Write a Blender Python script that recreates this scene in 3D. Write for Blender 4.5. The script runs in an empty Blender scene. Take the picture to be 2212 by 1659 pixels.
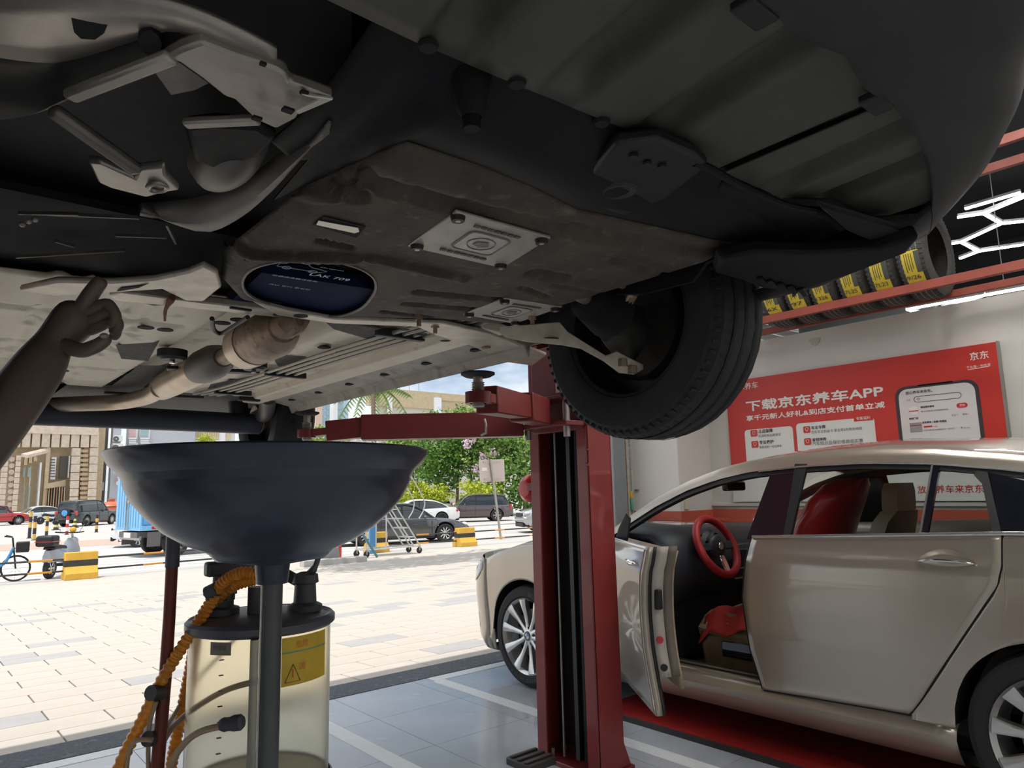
import bpy, bmesh, math, random
from mathutils import Vector, Matrix
random.seed(7)
C = bpy.context.scene.collection
SC = bpy.context.scene
PI = math.pi

# ------------------------------------------------------------------ camera, sky, sun, lights, exposure
YAW, PITCH, ROLL, FPX, EYE = math.radians(40.418), math.radians(8.585), math.radians(-1.335), 1531.4, 1.31
_f = Vector((math.sin(YAW)*math.cos(PITCH), math.cos(YAW)*math.cos(PITCH), math.sin(PITCH)))
_r0 = Vector((math.cos(YAW), -math.sin(YAW), 0)); _u0 = _r0.cross(_f)
_r = _r0*math.cos(ROLL) + _u0*math.sin(ROLL); _u = _r.cross(_f)
cam_d = bpy.data.cameras.new('camera'); cam = bpy.data.objects.new('camera', cam_d); C.objects.link(cam)
cam_d.sensor_width = 36; cam_d.lens = FPX/2212*36; cam_d.clip_start = .02; cam_d.clip_end = 600
_m = Matrix((_r, _u, -_f)).transposed().to_4x4(); _m.translation = (0, 0, EYE)
cam.matrix_world = _m
SC.camera = cam
SC.view_settings.view_transform = 'Standard'; SC.view_settings.look = 'None'
SC.view_settings.gamma = 1; SC.view_settings.use_curve_mapping = False
SC.view_settings.exposure = 0.8
SC.cycles.max_bounces = 10; SC.cycles.diffuse_bounces = 6; SC.cycles.transparent_max_bounces = 16
SC.cycles.sample_clamp_indirect = 6

w = bpy.data.worlds.new('sky'); SC.world = w; w.use_nodes = True
wn = w.node_tree.nodes; wl = w.node_tree.links
bg = wn['Background']
sky = wn.new('ShaderNodeTexSky'); sky.sky_type = 'HOSEK_WILKIE'
sky.sun_direction = Vector((-.30, -.06, .95)).normalized(); sky.turbidity = 3.2; sky.ground_albedo = .4
tc = wn.new('ShaderNodeTexCoord'); mp = wn.new('ShaderNodeMapping'); mp.inputs['Scale'].default_value = (1.1, 1.1, 2.6)
nz = wn.new('ShaderNodeTexNoise'); nz.inputs['Scale'].default_value = 2.3; nz.inputs['Detail'].default_value = 8; nz.inputs['Roughness'].default_value = .55
cr = wn.new('ShaderNodeValToRGB'); cr.color_ramp.elements[0].position = .36; cr.color_ramp.elements[1].position = .60
mx = wn.new('ShaderNodeMixRGB'); mx.inputs['Color2'].default_value = (1.75, 1.77, 1.78, 1)
gn = wn.new('ShaderNodeMixRGB'); gn.blend_type = 'MULTIPLY'; gn.inputs['Fac'].default_value = 1; gn.inputs['Color2'].default_value = (3.0, 3.0, 2.9, 1)
wl.new(tc.outputs['Generated'], mp.inputs['Vector']); wl.new(mp.outputs['Vector'], nz.inputs['Vector'])
wl.new(nz.outputs['Fac'], cr.inputs['Fac']); wl.new(cr.outputs['Color'], mx.inputs['Fac'])
wl.new(sky.outputs['Color'], gn.inputs['Color1']); wl.new(gn.outputs['Color'], mx.inputs['Color1'])
wl.new(mx.outputs['Color'], bg.inputs['Color']); bg.inputs['Strength'].default_value = .5

sun_d = bpy.data.lights.new('sun', 'SUN'); sun_d.energy = 1.9; sun_d.angle = math.radians(.6); sun_d.color = (1, .965, .9)
sun = bpy.data.objects.new('sun', sun_d); C.objects.link(sun); sun.location = (-9, -2, 30)
sun.rotation_euler = Vector((.30, .06, -.95)).to_track_quat('-Z', 'Y').to_euler()

# ------------------------------------------------------------------ helpers
def ray(px, py):
    return _r*((px-1106)/FPX) - _u*((py-829.5)/FPX) + _f
def at(px, py, axis, val):            # a point of the place seen at a pixel, on a plane x, y or z = val
    d = ray(px, py); o = Vector((0, 0, EYE)); return o + d*((val-o[axis])/d[axis])
def deep(px, py, D):                  # ... at a given depth along the view axis
    return Vector((0, 0, EYE)) + ray(px, py)*D
GY0, GY1, GZ = 4.77, 18.0, -.5
def gz(y): return 0.0 if y < GY0 else max(GZ, GZ*(y-GY0)/(GY1-GY0))
def ongr(px, py):
    d = ray(px, py); o = Vector((0, 0, EYE)); lo, hi = .5, 300
    for _ in range(50):
        m = (lo+hi)/2; p = o+d*m
        if p.z > gz(p.y): lo = m
        else: hi = m
    return o+d*lo

MATS = {}
def M(name, col, rough=.5, metal=0, spec=.5, var=0, vscale=8, bump=0, bscale=60, coat=0, trans=0, ior=1.45, emit=0, alpha=1, col2=None, dirt=None, stretch=None, sub=0, ccol=None):
    """procedural material: base colour with noise variation, optional second colour, bump, coat, transmission"""
    if name in MATS: return MATS[name]
    m = bpy.data.materials.new(name); m.use_nodes = True; n = m.node_tree.nodes; l = m.node_tree.links; b = n['Principled BSDF']
    b.inputs['Base Color'].default_value = (*col, 1); b.inputs['Roughness'].default_value = rough; b.inputs['Metallic'].default_value = metal
    b.inputs['Specular IOR Level'].default_value = spec; b.inputs['Coat Weight'].default_value = coat; b.inputs['Coat Roughness'].default_value = .04
    b.inputs['Transmission Weight'].default_value = trans; b.inputs['IOR'].default_value = ior; b.inputs['Alpha'].default_value = alpha
    if emit: b.inputs['Emission Color'].default_value = (*col, 1); b.inputs['Emission Strength'].default_value = emit
    if var or col2 or bump or dirt:
        t = n.new('ShaderNodeTexCoord'); src = t.outputs['Object']
        if stretch:
            mpn = n.new('ShaderNodeMapping'); mpn.inputs['Scale'].default_value = stretch; l.new(src, mpn.inputs['Vector']); src = mpn.outputs['Vector']
    if var or col2:
        z = n.new('ShaderNodeTexNoise'); z.inputs['Scale'].default_value = vscale; z.inputs['Detail'].default_value = 6; z.inputs['Roughness'].default_value = .6; l.new(src, z.inputs['Vector'])
        r = n.new('ShaderNodeValToRGB'); r.color_ramp.elements[0].position = .3; r.color_ramp.elements[1].position = .7
        a = col2 if col2 else tuple(max(0, c*(1-var)) for c in col); bb = col if col2 else tuple(min(1, c*(1+var)) for c in col)
        r.color_ramp.elements[0].color = (*a, 1); r.color_ramp.elements[1].color = (*bb, 1)
        l.new(z.outputs['Fac'], r.inputs['Fac']); out = r.outputs['Color']
        if dirt:
            z2 = n.new('ShaderNodeTexNoise'); z2.inputs['Scale'].default_value = dirt[1]; z2.inputs['Detail'].default_value = 8; l.new(src, z2.inputs['Vector'])
            r2 = n.new('ShaderNodeValToRGB'); r2.color_ramp.elements[0].position = dirt[2]; r2.color_ramp.elements[1].position = dirt[2]+.14
            l.new(z2.outputs['Fac'], r2.inputs['Fac']); mixn = n.new('ShaderNodeMixRGB'); mixn.inputs['Color2'].default_value = (*dirt[0], 1)
            l.new(r2.outputs['Color'], mixn.inputs['Fac']); l.new(out, mixn.inputs['Color1']); out = mixn.outputs['Color']
        l.new(out, b.inputs['Base Color'])
    if bump:
        z3 = n.new('ShaderNodeTexNoise'); z3.inputs['Scale'].default_value = bscale; z3.inputs['Detail'].default_value = 4; l.new(src, z3.inputs['Vector'])
        bp = n.new('ShaderNodeBump'); bp.inputs['Strength'].default_value = bump; bp.inputs['Distance'].default_value = .01
        l.new(z3.outputs['Fac'], bp.inputs['Height']); l.new(bp.outputs['Normal'], b.inputs['Normal'])
    m.diffuse_color = (*col, 1)
    MATS[name] = m; return m

WLOC = {}
def wloc(o): return WLOC.get(o.name, Vector((0, 0, 0))) if o else Vector((0, 0, 0))
def tag(o, label, cat, group=None, kind=None):
    o['label'] = label; o['category'] = cat
    if group: o['group'] = group
    if kind: o['kind'] = kind
    return o
def thing(name, label, cat, loc=(0, 0, 0), group=None):
    o = bpy.data.objects.new(name, None); o.empty_display_size = .05; C.objects.link(o); o.location = loc; WLOC[o.name] = Vector(loc)
    return tag(o, label, cat, group)
def copy_tree(o, parent=None):
    c = o.copy(); C.objects.link(c); c.parent = parent
    for ch in o.children: copy_tree(ch, c)
    return c
def fix(o, label, loc, rz=0, scale=1, group=None):
    o.location = loc; o.rotation_euler = (0, 0, rz); o.scale = (scale,)*3; o['label'] = label
    if group: o['group'] = group
    return o

class MB:
    def __init__(s): s.v = []; s.f = []
    def add(s, vs, fs):
        k = len(s.v); s.v += [Vector(p) for p in vs]; s.f += [tuple(i+k for i in q) for q in fs]; return s
    def box(s, a, b):
        x0, y0, z0 = a; x1, y1, z1 = b
        return s.add([(x0,y0,z0),(x1,y0,z0),(x1,y1,z0),(x0,y1,z0),(x0,y0,z1),(x1,y0,z1),(x1,y1,z1),(x0,y1,z1)],
                     [(3,2,1,0),(4,5,6,7),(0,1,5,4),(1,2,6,5),(2,3,7,6),(3,0,4,7)])
    def cbox(s, c, d): return s.box([c[i]-d[i]/2 for i in range(3)], [c[i]+d[i]/2 for i in range(3)])
    def beam(s, p0, p1, w, h, up=(0, 0, 1)):         # rectangular bar between two points
        p0, p1 = Vector(p0), Vector(p1); d = (p1-p0).normalized(); a = d.cross(Vector(up))
        if a.length < 1e-4: a = d.cross(Vector((1, 0, 0)))
        a.normalize(); b = a.cross(d); q = []
        for p in (p0, p1): q += [p+a*w/2+b*h/2, p-a*w/2+b*h/2, p-a*w/2-b*h/2, p+a*w/2-b*h/2]
        return s.add(q, [(0,1,2,3),(7,6,5,4),(0,4,5,1),(1,5,6,2),(2,6,7,3),(3,7,4,0)])
    def tube(s, pts, r, n=10, caps=True, closed=False):
        pts = [Vector(p) for p in pts]; N = len(pts); rr = r if isinstance(r, (list, tuple)) else [r]*N
        k = len(s.v); a = None
        for i, p in enumerate(pts):
            d = (pts[(i+1) % N] - pts[i-1]) if closed else (pts[min(i+1, N-1)]-pts[max(i-1, 0)])
            d.normalize()
            if a is None:
                a = d.cross(Vector((0, 0, 1)))
                if a.length < .05: a = d.cross(Vector((1, 0, 0)))
            a = (a - d*a.dot(d)).normalized(); b = d.cross(a)
            for j in range(n):
                t = 2*PI*j/n; s.v.append(p + (a*math.cos(t)+b*math.sin(t))*rr[i])
        for i in range(N if closed else N-1):
            for j in range(n):
                i2 = (i+1) % N; s.f.append((k+i*n+j, k+i*n+(j+1) % n, k+i2*n+(j+1) % n, k+i2*n+j))
        if caps and not closed:
            s.f.append(tuple(k+j for j in reversed(range(n)))); s.f.append(tuple(k+(N-1)*n+j for j in range(n)))
        return s
    def cyl(s, p0, p1, r0, r1=None, n=16, caps=True): return s.tube([p0, p1], [r0, r0 if r1 is None else r1], n, caps)
    def lathe(s, prof, c=(0, 0, 0), axis='z', n=32, a0=0, a1=2*PI):
        c = Vector(c); k = len(s.v); full = abs(a1-a0-2*PI) < 1e-6; m = n if full else n+1
        for r, h in prof:
            for j in range(m):
                t = a0+(a1-a0)*j/n; x, y = r*math.cos(t), r*math.sin(t)
                s.v.append(c + Vector({'z': (x, y, h), 'x': (h, x, y), 'y': (y, h, x)}[axis]))
        for i in range(len(prof)-1):
            for j in range(n):
                j2 = (j+1) % m; s.f.append((k+i*m+j, k+i*m+j2, k+(i+1)*m+j2, k+(i+1)*m+j))
        return s
    def prism(s, poly, axis, lo, hi):                # 2-D polygon extruded along an axis
        k = len(s.v); n = len(poly)
        for h in (lo, hi):
            for a, b in poly: s.v.append(Vector({'x': (h, a, b), 'y': (a, h, b), 'z': (a, b, h)}[axis]))
        s.f.append(tuple(k+i for i in reversed(range(n)))); s.f.append(tuple(k+n+i for i in range(n)))
        for i in range(n): s.f.append((k+i, k+(i+1) % n, k+n+(i+1) % n, k+n+i))
        return s
    def slab(s, pts, off):                           # free polygon of 3-D points thickened by an offset vector
        k = len(s.v); n = len(pts); off = Vector(off)
        s.v += [Vector(p) for p in pts] + [Vector(p)+off for p in pts]
        s.f.append(tuple(k+i for i in range(n))); s.f.append(tuple(k+n+i for i in reversed(range(n))))
        for i in range(n): s.f.append((k+(i+1) % n, k+i, k+n+i, k+n+(i+1) % n))
        return s
    def grid(s, fn, nu, nv, wrap=False):
        k = len(s.v)
        for i in range(nu+1):
            for j in range(nv+1): s.v.append(Vector(fn(i/nu, j/nv)))
        for i in range(nu):
            for j in range(nv): s.f.append((k+i*(nv+1)+j, k+(i+1)*(nv+1)+j, k+(i+1)*(nv+1)+j+1, k+i*(nv+1)+j+1))
        return s
    def loft(s, rings, closed=True, caps=True):
        k = len(s.v); n = len(rings[0])
        for r in rings: s.v += [Vector(p) for p in r]
        for i in range(len(rings)-1):
            for j in range(n if closed else n-1):
                j2 = (j+1) % n; s.f.append((k+i*n+j, k+i*n+j2, k+(i+1)*n+j2, k+(i+1)*n+j))
        if caps and closed:
            s.f.append(tuple(k+j for j in reversed(range(n)))); s.f.append(tuple(k+(len(rings)-1)*n+j for j in range(n)))
        return s
    def ball(s, c, r, n=12, m=8):
        c = Vector(c); r = Vector((r, r, r)) if not hasattr(r, '__len__') else Vector(r)
        return s.grid(lambda u, v: (c.x+r.x*math.cos(2*PI*u)*math.sin(PI*v), c.y+r.y*math.sin(2*PI*u)*math.sin(PI*v), c.z+r.z*math.cos(PI*v)), n, m)
    def move(s, mat): s.v = [mat @ p for p in s.v]; return s
    def mesh(s, name, base=Vector((0, 0, 0))):
        me = bpy.data.meshes.new(name); me.from_pydata([tuple(p-base) for p in s.v], [], s.f); me.validate()
        bm = bmesh.new(); bm.from_mesh(me); bmesh.ops.remove_doubles(bm, verts=bm.verts, dist=1e-5)
        bmesh.ops.recalc_face_normals(bm, faces=bm.faces); bm.to_mesh(me); bm.free()
        return me
    def build(s, name, mat, parent=None, smooth=35, bevel=0, solid=0, seg=2, sub=0):
        base = wloc(parent); me = s.mesh(name, base)
        if smooth:
            me.shade_smooth(); me.set_sharp_from_angle(angle=math.radians(smooth))
        me.materials.append(mat)
        o = bpy.data.objects.new(name, me); C.objects.link(o)
        if parent: o.parent = parent
        WLOC[o.name] = Vector(base)
        if sub:
            q = o.modifiers.new('sub', 'SUBSURF'); q.levels = q.render_levels = sub
        if solid:
            q = o.modifiers.new('solid', 'SOLIDIFY'); q.thickness = solid; q.offset = 0
        if bevel:
            q = o.modifiers.new('bevel', 'BEVEL'); q.width = bevel; q.segments = seg; q.limit_method = 'ANGLE'; q.angle_limit = math.radians(40)
        return o
def struct(o):
    o['kind'] = 'structure'; return o
def share(o, name, loc, rot=(0, 0, 0), parent=None):      # another part that shares the mesh of o
    c = bpy.data.objects.new(name, o.data); C.objects.link(c); c.parent = parent; c.location = Vector(loc)-wloc(parent); c.rotation_euler = rot
    for q in o.modifiers:
        z = c.modifiers.new(q.name, q.type)
        for a in ('width', 'segments', 'limit_method', 'angle_limit', 'thickness', 'offset'):
            if hasattr(q, a): setattr(z, a, getattr(q, a))
    return c
def smooth_path(pts, k=8):
    pts = [Vector(p) for p in pts]; out = []
    for i in range(len(pts)-1):
        a, b, c, d = pts[max(i-1, 0)], pts[i], pts[i+1], pts[min(i+2, len(pts)-1)]
        for j in range(k):
            t = j/k; out.append(.5*((2*b)+(c-a)*t+(2*a-5*b+4*c-d)*t*t+(3*b-a-3*c+d)*t**3))
    return out+[pts[-1]]
def lerp(a, b, t): return a+(b-a)*t
def interp(tab, x):
    if x <= tab[0][0]: return tab[0][1]
    for (a, b), (c, d) in zip(tab, tab[1:]):
        if x <= c:
            t = (x-a)/(c-a); t = t*t*(3-2*t) if False else t
            return b+(d-b)*t
    return tab[-1][1]
def text(s, name, mat, parent, origin, right, up, w=None, h=None, depth=.001, bold=0, fat=0):
    """flat lettering: origin = lower left corner, right/up unit vectors, fitted to width w and/or height h"""
    cu = bpy.data.curves.new(name, 'FONT'); cu.body = s; cu.offset = bold; cu.resolution_u = 3
    t = bpy.data.objects.new(name, cu); C.objects.link(t)
    dg = bpy.context.evaluated_depsgraph_get(); me = bpy.data.meshes.new_from_object(t.evaluated_get(dg)); bpy.data.objects.remove(t)
    xs = [v.co.x for v in me.vertices]; ys = [v.co.y for v in me.vertices]
    if not xs: return None
    x0, x1, y0, y1 = min(xs), max(xs), min(ys), max(ys)
    sx = w/(x1-x0) if w else None; sy = h/(y1-y0) if h else None
    sx = sx or sy; sy = sy or sx
    right, up = Vector(right).normalized(), Vector(up).normalized(); nrm = right.cross(up); o = Vector(origin)-wloc(parent)
    for v in me.vertices:
        v.co = o + right*((v.co.x-x0)*sx) + up*((v.co.y-y0)*sy) + nrm*depth
    if fat:                                     # heavier strokes: the same outline laid again, shifted by a hair
        co = [v.co.copy() for v in me.vertices]; fs = [tuple(p.vertices) for p in me.polygons]; vs2, fs2 = [], []
        for k, (a, b) in enumerate(((0, 0), (1, 0), (-1, 0), (0, 1), (0, -1), (.7, .7), (-.7, -.7), (.7, -.7), (-.7, .7))):
            m_ = len(vs2); vs2 += [tuple(c+right*a*fat+up*b*fat+nrm*(k*.00004)) for c in co]; fs2 += [tuple(i+m_ for i in f) for f in fs]
        bpy.data.meshes.remove(me); me = bpy.data.meshes.new(name); me.from_pydata(vs2, [], fs2)
    me.materials.clear(); me.materials.append(mat)
    ob = bpy.data.objects.new(name, me); C.objects.link(ob); ob.parent = parent; WLOC[ob.name] = wloc(parent)
    return ob
# ------------------------------------------------------------------ setting: floor, walls, ceiling, forecourt
m_tile = M('floor_tile', (.44, .475, .52), .16, var=.07, vscale=3, dirt=((.54, .57, .60), 5, .62), bump=.02, bscale=90)
m_grout = M('grout', (.06, .065, .07), .8)
m_white_line = M('floor_paint', (.74, .77, .78), .4, var=.05, vscale=20)
m_granite = M('granite_strip', (.085, .095, .115), .75, var=.35, vscale=60, bump=.25, bscale=180, dirt=((.19, .20, .21), 14, .58))
m_paver = M('paver', (.57, .515, .455), .85, var=.07, vscale=2.5, bump=.12, bscale=240)
m_paver_d = M('paver_grey', (.44, .425, .42), .85, var=.07, vscale=4, bump=.12, bscale=240)
m_joint = M('paver_joint', (.20, .18, .165), .95)
m_road = M('road', (.52, .495, .47), .9, var=.06, vscale=.4, bump=.06, bscale=60)
m_wallp = M('wall_paint', (.66, .645, .605), .7, var=.03, vscale=2, bump=.03, bscale=30)
m_wallp2 = M('wall_panel_paint', (.68, .655, .625), .6, var=.03, vscale=2)
m_stripe = M('wall_red_stripe', (.50, .085, .045), .5, var=.06, vscale=5)
m_dado = M('wall_grey_dado', (.20, .21, .205), .6, var=.08, vscale=3)
m_black = M('ceiling_black', (.012, .013, .016), .8)
m_jamb = M('grey_jamb', (.22, .245, .26), .45, var=.06, vscale=6)
m_conc = M('rough_concrete', (.42, .42, .39), .9, var=.2, vscale=40, bump=.4, bscale=120)
m_rust = M('rust_edge', (.22, .12, .06), .8, var=.4, vscale=30)

X0, X1, YB, YT = -4.372, 5.7, -5.092, 4.48
floor = struct(MB().box((X0-.2, YB-.2, -.2), (X1, YT, -.012)).build('floor', m_grout, smooth=0))
t0 = None
for i in range(17):
    for j in range(16):
        x, y = X0+.6*i, YB+.6*j
        if x+.6 > X1+.2: continue
        if j == 15: continue
        if t0 is None: t0 = MB().box((.0015, .0015, -.012), (.5985, .5985, 0)).build('tile', m_tile, floor, smooth=0); t0.location = (x, y, 0)
        else: share(t0, 'tile', (x, y, 0), parent=floor)
te = None
for i in range(17):
    x = X0+.6*i
    if x+.6 > X1+.2: continue
    if te is None: te = MB().box((.0015, .0015, -.012), (.5985, .571, 0)).build('tile', m_tile, floor, smooth=0); te.location = (x, YB+9, 0)
    else: share(te, 'tile', (x, YB+9, 0), parent=floor)
for a, b in ((-.2, -.1), (1.905, 2.005), (2.930, 3.027)):
    MB().box((a, -2.5, 0), (b, 4.37, .0016)).build('painted_line', m_white_line, floor, smooth=0)
MB().box((-4, 4.37, 0), (1.2, 4.475, .0018)).build('painted_line', m_white_line, floor, smooth=0)
MB().box((2.95, 4.37, 0), (5.0, 4.475, .0018)).build('painted_line', m_white_line, floor, smooth=0)
struct(MB().box((X0-4, YT, -.25), (X1+6, 4.77, .004)).build('trim_1', m_granite, bevel=.004))

# walls
wr = struct(MB().box((X1, YB, 0), (X1+.18, 3.87, 2.58)).build('wall_right', m_wallp, smooth=0))
MB().box((X1-.006, YB, 0), (X1, 3.87, .99)).build('dado', m_dado, wr, smooth=0)
MB().box((X1-.01, YB, .99), (X1, 3.87, 1.105)).build('stripe', m_stripe, wr, smooth=0)
MB().box((X1-.03, YB, 1.13), (X1, 3.87, 1.16)).build('moulding', m_wallp, wr, smooth=0, bevel=.006)
pl = struct(MB().box((5.21, 3.87, 0), (5.9, 4.48, 4.6)).build('wall_pier', m_wallp2, bevel=.008))
MB().box((5.204, 3.864, .99), (5.9, 4.40, 1.10)).build('stripe', m_stripe, pl, smooth=0)
MB().box((5.203, 3.863, 0), (5.9, 4.40, .99)).build('dado', m_dado, pl, smooth=0)
MB().box((5.195, 4.40, 0), (5.215, 4.48, 4.6)).build('concrete_edge', m_conc, pl, smooth=0)
cb = MB().box((5.26, 3.845, 1.115), (5.31, 3.87, 1.225)).build('switch_plate', M('switch_plate', (.7, .66, .5), .5), pl, bevel=.004)
jb = struct(MB().box((4.93, 4.38, 0), (5.10, 4.56, 4.2)).build('door_1', m_jamb, bevel=.006))
MB().box((5.10, 4.40, 0), (5.135, 4.48, 4.2)).build('rusty_edge', m_rust, jb, smooth=0)
MB().box((5.135, 4.42, 0), (5.195, 4.50, 4.2)).build('track', m_conc, jb, smooth=0)
wb = struct(MB().box((X0-.2, YB-.2, 0), (11.6, YB, 4.7)).build('wall_back', m_wallp, smooth=0))
wlft = struct(MB().box((X0-.2, YB, 0), (X0, 4.6, 4.7)).build('wall_left', m_wallp, smooth=0))
wfar = struct(MB().box((11.4, YB, 0), (11.6, 4.6, 4.7)).build('wall_far', m_black, smooth=0))
struct(MB().box((X0-.2, YB-.2, 4.6), (11.6, 4.62, 4.8)).build('ceiling', m_black, smooth=0))
struct(MB().box((X0-.2, 4.48, 4.05), (11.6, 4.62, 5.0)).build('wall_front', m_wallp, smooth=0))
struct(MB().box((X1+.18, YB, -.2), (11.4, YT, 0)).build('floor_next_bay', m_dado, smooth=0))
# roller shutter of the next bay: slats
sh = struct(MB().box((5.9, 4.40, 2.2), (11.4, 4.44, 2.3)).build('door_2', m_wallp, smooth=0))
for k in range(17):
    MB().box((5.9, 4.38, 2.3+k*.105), (11.4, 4.42, 2.395+k*.105)).build('slat', M('shutter_white', (.8, .8, .78), .45), sh, smooth=0, bevel=.01)
# deck of the next bay's mezzanine edge: ribbed sheet above the wall
rb = struct(MB().box((X1+.2, 2.75, 3.25), (9.0, 4.3, 3.27)).build('ceiling_deck', m_dado, smooth=0))
for k in range(9):
    MB().box((X1+.2+.36*k, 2.75, 3.19), (X1+.31+.36*k, 4.3, 3.25)).build('rib', m_jamb, rb, smooth=0)
# wall damage: a patch of bare plaster
pt = at(1760, 738, 0, 5.695)
MB().prism([(pt.y+a, pt.z+b) for a, b in ((-.05, .02), (-.02, .035), (.03, .03), (.055, .02), (.03, -.02), (.0, -.035), (-.03, -.02))], 'x', 5.694, 5.70).build('bare_patch', M('bare_plaster', (.55, .53, .48), .9), wr, smooth=0)

# forecourt of long pavers, sloping gently to the road
tilt = math.atan2(GZ, GY1-GY0)
fc = struct(MB().loft([[(-30, y, z-.3), (40, y, z-.3), (40, y, z-.022), (-30, y, z-.022)] for y, z in ((4.77, 0), (GY1, GZ), (GY1+1.5, GZ))]).build('pavement', m_joint, smooth=0))
pv = MB().box((.005, .005, -.03), (.595, .315, 0)).build('paver', m_paver, fc, smooth=0, bevel=.003, seg=1)
pvd = MB().box((.005, .005, -.03), (.595, .315, 0)).build('paver', m_paver_d, fc, smooth=0, bevel=.003, seg=1)
rest = {0: MB(), 1: MB()}; near = 0; used = [0, 0]
rows = int((GY1+1.4-4.78)/.32)
rr = random.Random(3)
for j in range(rows):
    y = 4.78+j*.32
    for i in range(-48, 60):
        x = i*.6+.19+(.3 if j % 2 else 0)
        px = (x+.3)*math.cos(YAW)-(y+.16)*math.sin(YAW); dp = (x+.3)*math.sin(YAW)+(y+.16)*math.cos(YAW)
        inview = dp > .5 and abs(px/dp) < .78
        if not inview and not (-7 < x < 11): continue
        dk = 1 if rr.random() < .10 else 0
        if 0 <= x < 6.5 and inview and near < 290 and y < 12:
            src = (pv, pvd)[dk]
            if not used[dk]: src.location = (x, y, gz(y)); src.rotation_euler = (tilt, 0, 0); used[dk] = 1
            else: share(src, 'paver', (x, y, gz(y)), (tilt, 0, 0), fc)
            near += 1
        elif y < 14:
            g = rest[dk]; z0, z1 = gz(y+.004), gz(y+.316)
            g.add([(x+.004, y+.004, z0), (x+.596, y+.004, z0), (x+.596, y+.316, z1), (x+.004, y+.316, z1)], [(0, 1, 2, 3)])
            g.add([(x+.004, y+.004, z0), (x+.596, y+.004, z0), (x+.596, y+.004, z0-.02), (x+.004, y+.004, z0-.02)], [(0, 1, 2, 3)])
far = MB(); far.loft([[(-30, y, gz(y)), (40, y, gz(y))] for y in (14.06, GY1, GY1+1.5)], closed=False)
far.build('far_paving', m_paver, fc, smooth=0)
for k, mm in ((0, m_paver), (1, m_paver_d)):
    o = rest[k].build('paver_field', mm, fc, smooth=0); o['kind'] = 'stuff'
# road beyond the barrier, striped white like the sunlit crossing and parking bays
rd = struct(MB().box((-120, GY1+1.5, GZ-.3), (160, 230, GZ)).build('road', m_road, smooth=0))
for k in range(12):
    MB().box((-14, 20.6+k*1.0, GZ), (13, 21.1+k*1.0, GZ+.004)).build('painted_line', M('road_white', (.8, .79, .78), .8), rd, smooth=0)
MB().box((-14, 33.5, GZ), (13, 38.5, GZ+.006)).build('brick_strip', M('brick_paving', (.52, .38, .31), .9, var=.1, vscale=6), rd, smooth=0)
MB().box((16, 30.5, GZ), (44, 31.0, GZ+.06)).build('kerb', M('kerb_stone', (.5, .49, .47), .9, var=.1, vscale=9), rd, bevel=.01)
# ------------------------------------------------------------------ wheels and ordinary cars
m_tyre = M('tyre_rubber', (.022, .022, .024), .75, var=.2, vscale=30, bump=.05, bscale=120)
m_rim = M('rim_alloy', (.62, .62, .62), .28, metal=.9)
m_rimd = M('rim_dark', (.05, .05, .055), .35, metal=.6)
m_glass_t = M('tinted_glass', (.015, .02, .024), .05, spec=.8, coat=.6)
m_chrome = M('chrome', (.8, .8, .8), .12, metal=1)
m_blackp = M('black_plastic', (.014, .014, .015), .5)
m_lampw = M('lamp_clear', (.75, .78, .8), .08, coat=1)
m_lampr = M('lamp_red', (.5, .015, .015), .15, coat=1)
m_plate = M('plate_blue', (.03, .12, .5), .4)

def wheel(parent, c, r, w, rimm, out=1, spokes=10, axis='x', name='wheel'):
    """tyre + rim + spokes; the outer side faces +axis*out. c = hub centre"""
    c = Vector(c); s = out
    p = [(r*.62, -w*.42), (r*.70, -w*.5), (r*.90, -w*.5), (r*.98, -w*.40), (r, -w*.2), (r, w*.2), (r*.98, w*.40), (r*.90, w*.5), (r*.70, w*.5), (r*.62, w*.42)]
    t = MB().lathe(p, c, axis, 36).build(name, m_tyre, parent)
    q = [(r*.62, -w*.40), (r*.655, -w*.46), (r*.64, -w*.30), (r*.58, 0), (r*.64, w*.30), (r*.655, w*.46), (r*.62, w*.40)]
    MB().lathe(q, c, axis, 36).build('rim', rimm, t)
    k = MB(); ax = {'x': Vector((1, 0, 0)), 'y': Vector((0, 1, 0))}[axis]; u = Vector((0, 0, 1)).cross(ax); z = Vector((0, 0, 1))
    for i in range(spokes):
        a = 2*PI*i/spokes; d = u*math.cos(a)+z*math.sin(a); e = d.cross(ax)
        i0, i1 = c+d*r*.10+ax*s*w*.30, c+d*r*.63+ax*s*w*.36
        k.slab([i0-e*r*.045, i0+e*r*.045, i1+e*r*.07, i1-e*r*.07], -ax*s*w*.12)
    k.build('spokes', rimm, t, smooth=0)
    h = [(0, s*w*.40), (r*.10, s*w*.40), (r*.13, s*w*.36), (r*.16, s*w*.2), (r*.2, s*w*.1)]
    MB().lathe(h, c, axis, 20).build('hub', rimm, t)
    MB().lathe([(0, s*w*.02), (r*.6, s*w*.02)], c, axis, 24).build('brake', m_rimd, t)
    return t

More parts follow.
